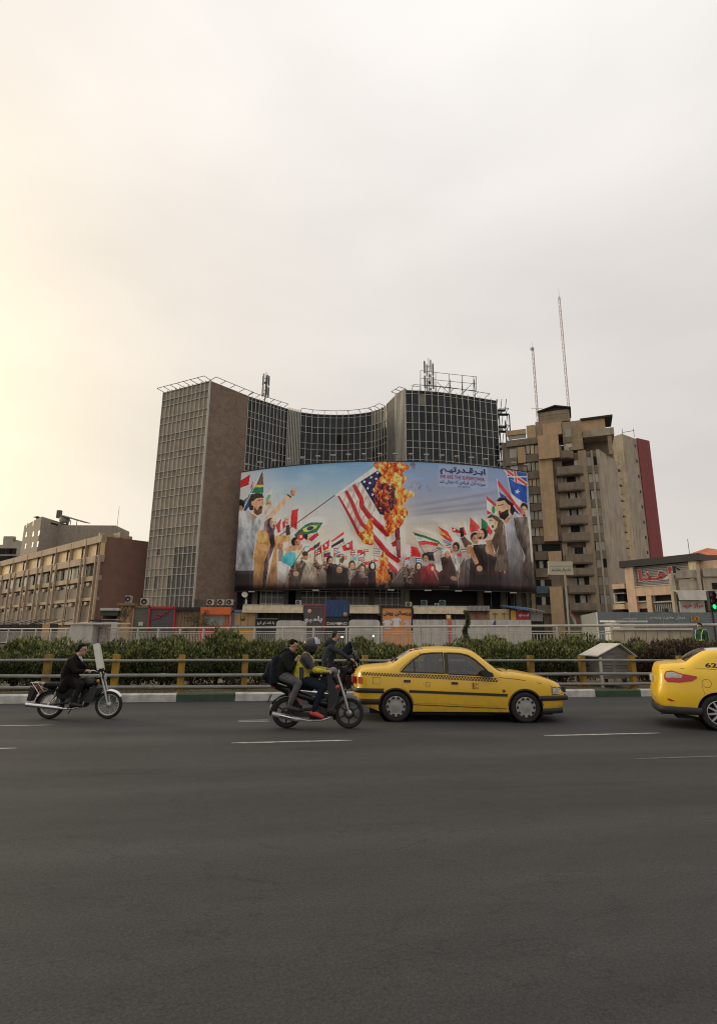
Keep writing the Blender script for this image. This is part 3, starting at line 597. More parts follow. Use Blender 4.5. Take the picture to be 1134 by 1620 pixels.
# ------------------------------------------------------------------ brown apartment block on the right
ap = thing('apartment_block', 'brown ten-storey apartment block with stacked balconies right of the billboard', 'building', (34, 86, 0))
KA = (37.2, 80.0); FA = Frame(KA, (37.2 - .929 * 17, 80 + .371 * 17))
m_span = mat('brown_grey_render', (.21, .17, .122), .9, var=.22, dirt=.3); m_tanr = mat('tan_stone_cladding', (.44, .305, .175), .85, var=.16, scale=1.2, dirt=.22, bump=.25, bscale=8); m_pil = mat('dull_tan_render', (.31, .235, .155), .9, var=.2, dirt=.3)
m_flank = mat('grey_flank_render', (.37, .315, .24), .92, var=.25, scale=.45, dirt=.4); m_redw = mat('maroon_cladding', (.23, .05, .048), .75, var=.12, scale=.7, dirt=.15); m_cur = mat('pale_curtain', (.42, .39, .32), .35, rnd=.35, var=.3, scale=4, stretch=(3, 3, .3)); m_cblue = mat('blue_panel', (.07, .13, .17), .7)
uA = lambda x, y, n=0: FA.hit(x, y, n)[0]; zA = lambda x, y, n=0: FA.hit(x, y, n)[1]
def A(name, m, x0, x1, y0, y1, n0, n1, yx=None, zbot=None):
    xm = (x0 + x1) / 2; ym = (y0 + y1) / 2
    u0, u1 = uA(x0, ym, n1), uA(x1, ym, n1); z1 = zA(xm, y0, n1); z0 = zA(xm, y1, n1) if zbot is None else zbot
    return MB().obox(FA, min(u0, u1), max(u0, u1), z0, z1, n0, n1).build(name, m, ap)
zk = zA(949, 710); uL = 14.6
MB().obox(FA, 0.05, 6.6, 0, zk - .05, -9, -.5).build('core', m_span, ap); MB().obox(FA, 6.6, uL, 0, 33.6, -9, -.5).build('core', m_span, ap)
# right hand window column
ytop = [721.2, 747.5, 774.5, 801.5, 828, 856, 883, 911, 940]
A('corner_strip', m_flank, 946.5, 949.5, 711, 980, -.5, .05, zbot=0)
zw = [zA(940, y) for y in ytop]
u0, u1 = .35, uA(934.5, 800)
for k, z in enumerate(zw):
    MB().obox(FA, u0, u1, z - 1.45, z, -.42, -.36).build('window', m_win, ap)
    for j in range(2):
        if random.random() < .85: a = u0 + (u1-u0) * (j*.5 + .02); MB().obox(FA, a, a + (u1-u0) * random.uniform(.3, .46), z - 1.42, z - .03, -.355, -.33).build('curtain', m_cur, ap)
    MB().obox(FA, (u0+u1)/2 - .04, (u0+u1)/2 + .04, z - 1.45, z, -.33, -.26).build('window_frame', m_alu, ap)
    MB().obox(FA, u0 - .1, u1 + .05, z - 2.7, z - 1.46, -.5, -.14).build('spandrel', m_span, ap)
u0, u1 = uA(934.5, 800), uA(921, 800)
MB().obox(FA, u0, u1, 0, zk, -.5, .22).build('pilaster', m_pil, ap)
# stacked balconies
bal_top = [(711, 724), (736.5, 751), (762.5, 776.5), (788.5, 803), (815.5, 830), (842.5, 857.5), (877, 893) , (899, 912), (926, 940), (954, 968)]
UB0, UB1 = uA(926, 800, .8), uA(884, 800, .8)
for k, (ya, yb) in enumerate(bal_top):
    z1, z0 = zA(905, ya, 1.0), zA(905, yb, 1.0); a, b = (UB0 - .3, UB1) if k < 6 else (UB0 - .5, UB1 - .3)
    if k == 0: b = UB1 - .1; a = UB0 + 1.0
    mb = MB(); pl = [(a, -.3), (a + .1, .2), (a + 1.0, 1.05), (b, 1.05), (b, -.3)]; outer = [FA.p(u, z0, n) for u, n in pl]
    mb.prism(outer, (0, 0, .25)); 
    for (p, q) in zip(pl[:-1], pl[1:]):
        P0, P1 = FA.p(p[0], z0, p[1]), FA.p(q[0], z0, q[1]); d = (P1 - P0); nn = Vector((d.y, -d.x, 0)).normalized() * .12
        c_ = FA.p((a+b)/2, z0, .3); nn = -nn if (P0 + nn - c_).length > (P0 - nn - c_).length else nn
        mb.prism([P0, P1, P1 + nn, P0 + nn], (0, 0, z1 - z0))
    mb.build('balcony', m_span, ap)
    h = 1.25
    MB().obox(FA, a + .5, b - .2, z1 + .02, z1 + h, -.46, -.4).build('window', m_win, ap)
    for j in range(3):
        if random.random() < .7: s = a + .6 + j * (b - a - 1) / 3; MB().obox(FA, s, s + .75, z1 + .05, z1 + h - .05, -.395, -.37).build('curtain', m_cur, ap)
    MB().obox(FA, b - .9, b + .1, z1 - .1, z1 + h + .1, -.5, .1).build('pier', m_pil, ap)
# tan cladding towers and upper boxes
A('cladding_box', m_tanr, 851, 884, 687, 725, -.5, 1.5); A('cladding_pier', m_tanr, 856, 878, 725.5, 856, -.5, .95)
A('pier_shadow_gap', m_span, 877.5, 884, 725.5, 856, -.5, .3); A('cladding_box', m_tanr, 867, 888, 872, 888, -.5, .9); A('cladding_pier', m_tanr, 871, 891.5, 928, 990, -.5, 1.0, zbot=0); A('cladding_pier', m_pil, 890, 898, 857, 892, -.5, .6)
# left window column
for k, ya in enumerate([704, 731, 756, 782, 808.5, 834.5]):
    x0 = 831.5 + k * 1.7; x1 = 852 + k * 1.6; n = -.3
    A('window', m_win, x0, x1, ya, ya + 14, -.46, -.4)
    for j in range(3):
        if random.random() < .93: a = x0 + .6 + (x1 - x0) * j / 3; A('curtain', m_cur if random.random() < .7 else m_shade, a, a + (x1-x0) * .27, ya + .4, ya + 13.6, -.39, -.36)
    A('spandrel', m_span, x0 - 1, x1 + 1.5, ya + 14.3, ya + 26, -.5, -.1)
for k, (ya, yb) in enumerate(((861, 872), (887, 899), (917, 927), (944, 957))):
    A('balcony_opening', m_win, 848, 886 if k < 1 else (866 if k in (1,) else 872), ya, yb, -.47, -.4); A('spandrel', m_cblue if k == 2 else m_span, 846 + k, 866 + k * .6 + (4 if k == 3 else 0), yb + .3, yb + 14 + (0 if k != 2 else -2), -.5, .1)
    A('curtain', m_cur, 851 + k * 2, 857 + k * 2, ya + .5, yb, -.38, -.36)
A('pilaster', m_pil, 834.5, 840.5, 738, 980, -.5, .12, zbot=0)
A('cladding_panel', m_tanr, 818.5, 831, 707, 732, -.5, .05)
for k in range(3): A('window', m_cur, 806 + k * 1.2, 817.5 + k * 1.2, 710 + k * 26.5, 724 + k * 26.5, -.46, -.42); A('spandrel', m_span, 800 + k, 818 + k, 724.5 + k * 26.5, 736 + k * 26.5, -.5, -.1)
A('spandrel', m_span, 800, 852, 694, 704, -.5, -.05); A('window_band', m_cur, 804, 832, 688, 694, -.6, -.5); A('parapet', m_tanr, 800, 832, 680, 687.5, -.7, -.3); A('roof_block', m_tanr, 833, 847, 672.5, 694, -1.5, -.3)
A('roof_block', m_pil, 847, 889, 665, 690, -6, -.6); A('roof_block_front', m_tanr, 858, 888, 669, 688, -.6, -.3)
A('roof_block', m_pil, 890, 921, 666, 712, -7, -.4); A('roof_window', m_cur, 893, 903, 678, 691, -.4, -.34); A('roof_window', m_cur, 894, 905, 702, 708, -.4, -.34); A('roof_spandrel', m_span, 892, 904, 691.5, 700, -.4, -.3)
# penthouse with dark gable roof
za, zb_ = zA(875, 668, -4), zA(875, 650, -4); ua, ub_ = uA(901, 660, -4), uA(853, 660, -4)
MB().obox(FA, ua, ub_, za, zb_, -8, -4).build('penthouse', m_pil, ap)
mb = MB(); um = uA(878, 650, -4); zt = zA(878, 643.5, -4)
for n0, n1 in ((-8.4, -3.6),):
    a, b, c_ = FA.p(ua - .3, zb_, n1), FA.p(um, zt, n1), FA.p(ub_ + .3, zb_, n1); e = FA.n * (n0 - n1)
    for p, q in ((a, b), (b, c_)): mb.prism([p, q, q + Vector((0, 0, .22)), p + Vector((0, 0, .22))], e)
    mb.prism([a + FA.n * -.4, b + FA.n * -.4, c_ + FA.n * -.4], FA.n * -.15)
mb.build('penthouse_roof', m_dark, ap)
mb = MB()
for i in range(14): u = ua + (ub_ - ua) * i / 13; mb.tube(FA.p(u, za, -3), FA.p(u, za + .95, -3), .025, n=4)
mb.tube(FA.p(ua, za + .95, -3), FA.p(ub_, za + .95, -3), .035, n=5); mb.build('roof_railing', m_antd, ap)
A('roof_house', m_tanr, 919, 957, 661, 681, -9, -5); A('roof_house_roof', m_dark, 917, 969, 658.5, 661.5, -9.5, -4.6)
# terrace slab and its recess
zt1, zt0 = zA(950, 678, -3), zA(950, 689, -3); ut0, ut1 = uA(972, 690, -3), uA(922, 690, -3)
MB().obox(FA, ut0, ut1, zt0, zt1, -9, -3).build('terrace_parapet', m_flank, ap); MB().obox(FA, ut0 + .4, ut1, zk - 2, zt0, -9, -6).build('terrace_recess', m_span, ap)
u = uA(968, 700, -3.2); MB().obox(FA, u, u + .6, zk, zt0, -4, -3.2).build('terrace_pier', m_pil, ap)
# grey flank, stair recess, rear walls
FK = Frame(KA, (37.2 + 7.2 * .8, 80 + 7.7 * .8)); FK.n = Vector((FK.u.y, -FK.u.x, 0))
MB().obox(FK, -.02, FK.len, 0, zk, -.4, 0).build('flank_wall', m_flank, ap)
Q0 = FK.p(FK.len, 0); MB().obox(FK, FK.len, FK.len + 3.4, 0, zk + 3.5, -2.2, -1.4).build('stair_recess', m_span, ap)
for k in range(10):
    z = zk - .8 - k * 2.66; mb = MB(); mb.obox(FK, FK.len, FK.len + 2.6, z - .2, z + .0, -1.5, -.2); a = FK.p(FK.len + .2, z, -.3); b = FK.p(FK.len + 2.4, z + 1.2, -.3); mb.tube(a, b, .07, n=5); mb.tube(FK.p(FK.len + .2, z + 1, -.25), FK.p(FK.len + 2.5, z + 1, -.25), .05, n=5); mb.build('stair_landing', m_pil, ap)
B0 = at(986, 687, 92.5); d1 = Vector((1.49, 1, 0)).normalized()
FB_ = Frame((B0.x, B0.y), (B0.x + d1.x * 10, B0.y + d1.y * 10)); ur = FB_.hit(1006.5, 694)[0]
MB().obox(FB_, -.5, ur, 0, B0.z, -8, 0).build('rear_wall', m_flank, ap)
for k in range(12):
    u, z = FB_.hit(1004 + k * 1.9, 705 + k * 24); MB().obox(FB_, ur - .9, ur - .55, z - .25, z + .25, -.02, .06).build('vent', m_dark, ap)
R0 = FB_.p(ur, 0, .15); d2 = Vector((2.1, 1, 0)).normalized(); FR_ = Frame((R0.x, R0.y), (R0.x + d2.x * 10, R0.y + d2.y * 10)); ue, ze = FR_.hit(1027, 697)
MB().obox(FR_, 0, ue, 0, FR_.hit(1009, 693)[1], -8, 0).build('maroon_wall', m_redw, ap)
mb = MB(); zz = B0.z
for x in (985, 1003): q = at(x, 690, 93); mb.tube((q.x, q.y, zz - .3), (q.x, q.y, zz + 1.3), .05, n=5)
a = at(985, 684, 93); b = at(1003, 681, 93); mb.tube(a, b, .05, n=5); mb.build('roof_pipe', m_antd, ap)
# tall lattice masts on its roof
def lattice(px0, py0, px1, py1, Y, w, label, dish=False):
    b = at(px1, py1, Y); t = at(px0, py0, Y); b.z -= 1.2; t.x = b.x; o = thing('lattice_mast', label, 'mast', (b.x, b.y, b.z)); m = mat('mast_paint', (.5, .44, .42), .6, var=.2); mr_ = mat('mast_red', (.42, .2, .17), .6)
    H_ = t.z - b.z; legs = [Vector((math.cos(a) * w, math.sin(a) * w, 0)) for a in (.5, .5 + 2*PI/3, .5 + 4*PI/3)]
    for q in legs: MB().tube(b + q, b + q + Vector((0, 0, H_ * .93)), .045, n=4).build('leg', m, o)
    mb = MB(); nn = int(H_ / .9)
    for i in range(nn):
        z0, z1 = H_ * .93 * i / nn, H_ * .93 * (i + 1) / nn
        for k in range(3): mb.tube(b + legs[k] + Vector((0, 0, z0)), b + legs[(k+1) % 3] + Vector((0, 0, z1)), .025, n=3, mi=(i // 7) % 2)
    mb.build('bracing', [m, mr_], o); MB().tube(b + Vector((0, 0, H_ * .9)), (b.x, b.y, t.z), .04, .02, 5).build('tip', m, o)
    if dish: MB().lathe(b + Vector((-.25, -.35, H_ * .91)), (-.3, -1, 0), [(0, .12), (.28, .06), (.36, -.06), (.34, -.08), (0, .07)], 18).build('dish', m_ant, o)
    if dish: MB().tube(b + Vector((-1, 0, H_ * .22)), b + Vector((1, 0, H_ * .22)), .05, n=5).build('cross_arm', m, o)
lattice(840, 541, 851, 666, 87, .2, 'shorter thin lattice radio mast with a small dish on the apartment roof', True)
lattice(882, 455, 901, 660, 90, .22, 'tallest thin lattice radio mast on the apartment roof')

# ------------------------------------------------------------------ low cream building with the slatted sign
cr = thing('cream_building', 'low pinkish cream building with a large slatted sign panel under a dark cornice', 'building', (34, 62, 0))
c0 = at(988, 890, 60); c1 = onz(1098, 878.5, c0.z); FC = Frame((c0.x, c0.y), (c1.x, c1.y)); zc = c0.z
m_pink = mat('pink_cream_render', (.66, .47, .32), .85, var=.14, dirt=.2); m_slat = mat('silver_slat', (.3, .29, .28), .5, var=.15); m_white = mat('off_white_paint', (.52, .5, .45), .7, var=.15, dirt=.2)
hC = lambda x, y, n=0: FC.hit(x, y, n)
def Cb(name, m, x0, x1, y0, y1, n0, n1, zbot=None, par=None):
    xm, ym = (x0 + x1) / 2, (y0 + y1) / 2; return MB().obox(FC, hC(x0, ym, n1)[0], hC(x1, ym, n1)[0], hC(xm, y1, n1)[1] if zbot is None else zbot, hC(xm, y0, n1)[1], n0, n1).build(name, m, par or cr)
MB().obox(FC, 0, FC.len + 8, 0, zc - .6, -8, -.6).build('core', m_pink, cr)
MB().obox(FC, -.4, FC.len + .6, zc - .6, zc + .12, -8, .5).build('cornice', mat('dark_cornice', (.045, .042, .04), .7, dirt=.2), cr)
MB().obox(FC, 0, .95, 0, zc - .6, -.6, .25).build('pier', m_pink, cr); 
zs1, zs0 = hC(1034, 894)[1], hC(1034, 927)[1]; us0, us1 = hC(1001, 910)[0], hC(1090, 905)[0]
MB().obox(FC, .95, us1 + .1, zs1, zc - .6, -.6, .2).build('fascia', m_pink, cr); MB().obox(FC, .95, us1 + .9, zs0 - 1.0, zs0 - .02, -.6, .2).build('band', m_pink, cr)
MB().obox(FC, us1 + .1, us1 + .8, zs0, zs1 + .3, -.6, .25).build('pier', mat('sunlit_pier', (.6, .47, .3), .8), cr)
MB().obox(FC, us0, us1, zs0, zs1, -.5, -.42).build('sign_backing', m_dark, cr)
for i in range(13):
    z = zs0 + (zs1 - zs0) * (i + .5) / 13; MB().obox(FC, us0, us1, z - .065, z + .065, -.4, -.2).build('slat', m_slat, cr)
Cb('sign_frame', m_white, 999.5, 1001.3, 893, 927, -.5, .3); MB().obox(FC, us0, us1, zs0 - .02, zs0 + .06, -.4, .28).build('sign_frame', m_white, cr)
m_rl = mat('red_letters', (.4, .03, .035), .5); m_wl = mat('white_letter_edge', (.6, .55, .5), .5)
la, lb_ = hC(1009, 908)[0], hC(1062, 905)[0]; zl0, zl1 = hC(1034, 917.5)[1], hC(1034, 899)[1]
link('letter_edge', text_mesh('اهـدا', (la - .1, lb_ + .1, zl0 - .1, zl1 + .1), lambda u, v, w: FC.p(u, v, -.12 + w), m_wl, .075), cr)
link('lettering', text_mesh('اهـدا', (la, lb_, zl0, zl1), lambda u, v, w: FC.p(u, v, -.06 + w), m_rl, .035), cr)
for x0, x1, y0, y1 in ((1001, 1022.5, 934, 951), (1034, 1068, 934.5, 951.5)):
    Cb('window', m_win, x0, x1, y0, y1, -.6, -.4); Cb('window_frame', m_white, x0 - 1, x1 + 1, y1, y1 + 1.6, -.6, .1); Cb('window_frame', m_slat, x0 - 1.2, x0 + .4, y0, y1, -.6, 0); Cb('window_frame', m_slat, x1 - .4, x1 + 1.2, y0, y1, -.6, 0)
Cb('band', m_pink, 988, 1074, 951.8, 962.5, -.6, -.3); Cb('pier', m_pink, 1024, 1032, 930, 1000, -.6, .15, zbot=0)
for i in range(13): Cb('grille_bar', m_slat, 1036 + i * 3, 1037.5 + i * 3, 955, 968, -.2, .25)
Cb('grille_rail', m_steel, 1034, 1075, 953.4, 955, -.3, .3); Cb('window', m_win, 1001, 1024, 963, 969, -.5, -.25); Cb('grille_backing', m_dark, 1034, 1075, 955, 970, -.6, -.3)
# lower wing left of it
Cb('wing', m_pink, 968, 987.5, 924, 931.5, -6, .1); Cb('wing_window', m_win, 971, 987, 932, 954, -4, -.6); Cb('wing_window_frame', m_white, 971, 987.5, 952, 954.2, -.6, 0); Cb('wing_window_frame', m_white, 970.5, 972.5, 938, 954, -.6, -.05); Cb('wing_window_frame', m_slat, 970.5, 987.5, 938, 939.5, -.6, -.05)
Cb('wing', m_pink, 970, 987.5, 956, 964, -6, .1); Cb('wing', m_dark, 970, 987.5, 964.3, 1000, -6, -.4, zbot=0)
q = hC(1091, 880, -1)[0]; MB().tube(FC.p(q, zc, -1), FC.p(q, zc + 1.9, -1), .03, n=5).build('roof_aerial', m_antd, cr)
# ---- grey shop building with white awning
gs = thing('shopping_centre', 'worn grey-beige shop building with a white awning over its sign', 'building', (40, 55, 0))
s0_ = at(1066, 893, 53); s1_ = onz(1150, 890, s0_.z); s1_.y = s0_.y - 1.2; FS = Frame((s0_.x, s0_.y), (s1_.x + 6, s1_.y)); m_gb = mat('stained_grey_beige', (.4, .345, .27), .88, var=.2, dirt=.4)
hS = lambda x, y, n=0: FS.hit(x, y, n)
def Sb(name, m, x0, x1, y0, y1, n0, n1, zbot=None):
    xm, ym = (x0 + x1) / 2, (y0 + y1) / 2; return MB().obox(FS, hS(x0, ym, n1)[0], hS(x1, ym, n1)[0], hS(xm, y1, n1)[1] if zbot is None else zbot, hS(xm, y0, n1)[1], n0, n1).build(name, m, gs)
sk = Vector((s0_.x, s0_.y, 0)).normalized() * 5; MB().prism([FS.p(.1, 0, -.5), FS.p(FS.len, 0, -.5), FS.p(FS.len, 0, -.5) + sk, FS.p(.1, 0, -.5) + sk], (0, 0, hS(1080, 916)[1])).build('core', m_gb, gs)
Sb('upper_band', m_gb, 1068, 1106, 901.5, 914, -.8, 0); Sb('upper_band', m_gb, 1112, 1160, 899, 912, -.8, .1); Sb('pier', m_gb, 1066, 1070, 907, 985, -.5, .1, zbot=0); Sb('pier', m_gb, 1106.5, 1111.5, 893, 985, -.5, .15, zbot=0)
Sb('wall_panel', mat('paler_panel', (.47, .41, .32), .85, dirt=.3), 1074, 1105, 917, 934, -.6, -.25); Sb('wall_panel', MATS['paler_panel'], 1113, 1160, 914, 946, -.6, -.2); Sb('window', m_win, 1127, 1160, 922, 932, -.3, -.1)
mb = MB(); xa, xb = hS(1065, 942)[0], hS(1118, 942)[0]; z1 = hS(1090, 934, 0)[1]; z0 = hS(1090, 949.5, 1.2)[1]
mb.prism([FS.p(xa, z1, 0), FS.p(xa, z1 - .1, 1.0), FS.p(xa, z0, 1.2), FS.p(xa, z0, 1.12), FS.p(xa, z1 - .2, .9), FS.p(xa, z1 - .1, 0)], FS.u * (xb - xa)); mb.build('awning', m_white, gs)
Sb('sign', m_white, 1077, 1116, 951, 985, -.3, .3); a = hS(1079, 958, .32)[0]; b = hS(1112, 958, .32)[0]
link('lettering', text_mesh('مرکز خرید', (a, b, hS(1096, 963, .32)[1], hS(1096, 954, .32)[1]), lambda u, v, w: FS.p(u, v, .32 + w), m_rl, .03), gs)
Sb('shop_interior', m_dark, 1066, 1160, 950.5, 990, -.5, -.42, zbot=0)
mb = MB(); mb.tube(FS.p(hS(1062, 905)[0], hS(1062, 897)[1], .5), FS.p(hS(1074, 903)[0], hS(1074, 902)[1], .2), .08, n=5); mb.box(*(lambda q: (q.x - .1, q.x + .1, q.y - .1, q.y + .1, q.z - .3, q.z + .3))(at(1066, 902, 52.4))); mb.build('awning_arm', m_steel, gs)  # dark angled awning arm with a small box on it, no lamp
# ---- house with orange roofs
hs = thing('orange_roof_house', 'house with two-tiered orange tiled roof peeping over the shops', 'building', (50, 80, 0)); m_or = mat('orange_tile', (.62, .19, .08), .75, var=.2, scale=3)
e0 = at(1098, 878, 76); e1 = at(1146, 877, 76); apx = at(1118, 867, 79); zt = e0.z
mb = MB(); v = [(e0.x, 76, zt), (e1.x, 76, zt), (e1.x, 84, zt), (e0.x, 84, zt), (apx.x, 79, apx.z), (apx.x + 2, 80, apx.z)]; mb.add(v, [(0, 1, 5, 4), (1, 2, 5), (2, 3, 4, 5), (3, 0, 4), (3, 2, 1, 0)]); mb.build('upper_roof', m_or, hs)
a = at(1100, 881, 75); b = at(1150, 889, 73); mb = MB(); mb.prism([(a.x, 76.5, a.z), (a.x, 73.5, b.z), (a.x, 73.5, b.z - .2), (a.x, 76.5, b.z - .2)], (9, 0, 0)); mb.build('lower_roof', m_or, hs)
MB().box(e0.x + .5, e1.x - .5, 76.6, 83.5, 0, zt + .1).build('wall', m_pink, hs); MB().box(a.x + .4, a.x + 8.6, 74.2, 76.5, 0, b.z - .2).build('wall', m_gb, hs)
mb = MB(); ww = at(1118, 893, 74.1)
for i in range(4): mb.box(ww.x - 1 + i * .8, ww.x - .45 + i * .8, 74.1, 74.25, ww.z - .5, ww.z + .5)
mb.build('window', m_win, hs)

# ------------------------------------------------------------------ grey hoarding of the square
hd = thing('site_hoarding', 'grey patterned metal hoarding with white lettering in front of the cream building', 'hoarding', (20, 40, 0)); m_hd = mat('hoarding_grey', (.135, .155, .16), .55, var=.2, scale=2); m_hw = mat('hoarding_white', (.5, .52, .52), .6)
h0 = at(943.5, 968.5, 40); h1 = onz(1175, 966, h0.z); h1 = Vector((h0.x + 12.5, h0.y - 1.0, 0)); FH = Frame((h0.x, h0.y), (h1.x, h1.y)); zh = h0.z
npn = 11
for i in range(npn): MB().obox(FH, FH.len * i / npn + .015, FH.len * (i+1) / npn - .015, 0, zh, -.05, random.uniform(0, .012)).build('panel', m_hd, hd)
h2 = at(918, 974.5, 46); FH2 = Frame((h0.x, h0.y), (h2.x, h2.y)); MB().obox(FH2, .02, FH2.len, 0, zh, -.06, 0).build('side_panel', mat('hoarding_side', (.2, .21, .2), .6), hd)
MB().tube(FH.p(0, 0, .02), FH.p(0, zh, .02), .05, n=6).build('corner_post', m_hw, hd)
mb = MB(); r = random.Random(3)
for i in range(npn + 1):
    mb.obox(FH, FH.len * i / npn - .012, FH.len * i / npn + .012, 1.2, zh, .015, .022)
for z in (zh - .45, zh - .95, zh - 1.45): mb.obox(FH, 0, FH.len, z, z + .018, .023, .028)
mb.build('joint_line', mat('hoarding_joint', (.25, .27, .27), .6), hd)
mb = MB()
for i in range(420):     # small printed pattern of short strokes
    c_ = r.choice([.9, 2.1, 3.2, 8.2, 9.6, 10.5, 6.9]) + r.uniform(-.45, .45); z = zh - r.choice([.7, 1.2, 1.5]) + r.uniform(-.2, .2); l1 = r.uniform(.02, .09)
    if r.random() < .5: mb.obox(FH, c_, c_ + l1, z, z + .018, .03 + (i % 50) * .0004, .031 + (i % 50) * .0004)
    else: mb.obox(FH, c_, c_ + .018, z, z + l1, .03 + (i % 50) * .0004, .031 + (i % 50) * .0004)
o = mb.build('printed_pattern', MATS['hoarding_joint'], hd); o['kind'] = 'stuff'
hH = lambda x, y: FH.hit(x, y, .06)
for tx, x0, x1, y0, y1 in (('میدان حضرت ولیعصر', 1026, 1083, 974, 980.5), ('میدان ولیعصر', 985, 1007, 976, 981)):
    link('lettering', text_mesh(tx, (hH(x0, y0)[0], hH(x1, y0)[0], hH((x0+x1)/2, y1)[1], hH((x0+x1)/2, y0)[1]), lambda u, v, w: FH.p(u, v, .06 + w), m_hw, .02), hd)
a = hH(1093.5, 982); b = hH(1104.5, 975.5); MB().obox(FH, a[0], b[0], a[1] - .05, b[1], .05, .07).build('emblem_plate', mat('emblem_orange', (.55, .27, .05), .6), hd); um, zm = (a[0]+b[0])/2, (a[1]+b[1])/2
mb = MB(); mb.lathe(FH.p(um, zm, .075), FH.n, [(.09, 0), (.14, 0), (.14, .01), (.09, .01)], 16); mb.obox(FH, um - .18, um - .1, zm - .1, zm + .14, .08, .09); mb.obox(FH, um + .1, um + .18, zm - .14, zm + .1, .08, .09); mb.build('emblem', mat('emblem_brown', (.18, .07, .02), .6), hd)
a = at(1056, 968, 40); MB().box(a.x - .12, a.x + .12, a.y + .1, a.y + .4, zh, zh + .3).build('junction_box', m_steel, hd)
# ------------------------------------------------------------------ row of shops under the podium
YS = 74.0
def X(x, y=975, Y=YS): return at(x, y, Y).x
def Z(y, x=567, Y=YS): return at(x, y, Y).z
def sbox(par, name, m, x0, x1, y0, y1, dy0=0, dy1=.2, zb=None, Y=YS):
    """box whose front is dy0 metres in front of the shop line"""
    xm = (x0 + x1) / 2; Yf = Y - dy0
    return MB().box(X(x0, (y0+y1)/2, Yf), X(x1, (y0+y1)/2, Yf), Yf, Yf + dy1, Z(y1, xm, Yf) if zb is None else zb, Z(y0, xm, Yf)).build(name, m, par)
def shop(name, label, x, cat='shop'): return thing(name, label, cat, (X(x), YS, 0))
def stext(par, body, m, x0, x1, y0, y1, dy, bold=.02, Y=YS):
    Yf = Y - dy; xm = (x0 + x1) / 2
    return link('lettering', text_mesh(body, (X(x0, y0, Yf), X(x1, y0, Yf), Z(y1, xm, Yf), Z(y0, xm, Yf)), lambda u, v, w: Vector((u, Yf - w, v)), m, bold), par)
m_cream = mat('cream_awning', (.46, .38, .25), .8, var=.2, dirt=.25); m_gw = mat('grey_white_panel', (.46, .44, .4), .7, var=.2, dirt=.3); m_blk = mat('black_sign', (.018, .018, .02), .5, var=.2); m_gsign = mat('grey_sign', (.075, .068, .07), .6, var=.25, scale=.6)
m_orange = mat('orange_fascia', (.6, .13, .03), .6, dirt=.15); m_osign = mat('orange_poster', (.62, .27, .1), .6, var=.15); m_red = mat('red_sign', (.38, .02, .03), .5); m_wood = mat('brown_board', (.2, .13, .075), .8, var=.3, scale=2, stretch=(4, 1, .3)); m_ltan = mat('tan_panel', (.42, .26, .12), .7, var=.2); m_navy = mat('blue_sheet', (.02, .055, .14), .5, var=.5, scale=3, stretch=(3, 1, .4)); m_bluef = mat('blue_frame', (.07, .14, .25), .5)
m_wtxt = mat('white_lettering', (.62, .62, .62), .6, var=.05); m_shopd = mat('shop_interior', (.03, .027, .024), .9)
ar = shop('shop_arcade', 'dark shop row behind the fronts along the far side of the square', 500, 'building')
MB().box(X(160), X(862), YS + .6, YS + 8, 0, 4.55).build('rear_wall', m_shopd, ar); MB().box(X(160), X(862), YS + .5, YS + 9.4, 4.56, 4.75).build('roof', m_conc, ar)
# 1 green kiosk
k = shop('market_kiosk', 'green tarpaulin kiosk beside the brick gable', 172, 'kiosk'); sbox(k, 'tarpaulin', mat('dark_green_tarp', (.05, .07, .05), .8), 158, 186, 966, 974, 1, 2.5); sbox(k, 'roof', m_gw, 158, 188, 962, 966, 1.3, 3); sbox(k, 'wall', m_gw, 160, 186, 980, 990, .8, 2.5, zb=0)
# 2 carved panel front with pointed arches
k = shop('carved_shopfront', 'carved wooden shopfront with pointed arch tracery', 198); sbox(k, 'panel', m_ltan, 187, 211, 958, 998, .3, .5, zb=0); sbox(k, 'cornice', m_wood, 185, 213, 954, 958, .9, 1.2)
cx0, cx1 = X(188.5), X(209.5); z0, z1 = Z(992), Z(960); cx = (cx0 + cx1) / 2; w_ = (cx1 - cx0) / 2
for sg in (-1, 1):
    MB().path([(cx + sg * w_ * (1 - t) ** .6, YS - .36, z0 + (z1 - z0) * t) for t in [i / 12 for i in range(13)]], .07, 5).build('arch_rib', m_wood, k); MB().path([(cx - sg * w_ + sg * w_ * 2 * t, YS - .42, z0 + (z1 - z0) * (t ** 1.7) * .9) for t in [i / 12 for i in range(13)]], .06, 5).build('arch_rib', m_wood, k)
    MB().box(cx + sg * w_ - .09, cx + sg * w_ + .09, YS - .42, YS - .2, 0, z1).build('post', m_wood, k)
MB().prism([(cx, YS - .34, z0 + .5), (cx + .45, YS - .34, z0 + 1.3), (cx, YS - .34, z0 + 2.3), (cx - .45, YS - .34, z0 + 1.3)], (0, .05, 0)).build('lattice_panel', m_gsign, k)
# 3
k = shop('glass_shopfront', 'greenish glass shopfront with a small notice between carved front and red frame', 222); sbox(k, 'glass', mat('green_glass', (.09, .1, .07), .2, var=.3), 211, 234, 961, 998, .1, .3, zb=0); sbox(k, 'notice', m_gw, 219, 226, 984, 990, .16, .05); sbox(k, 'beam', m_wood, 211, 234, 958.5, 961.5, .4, .6)
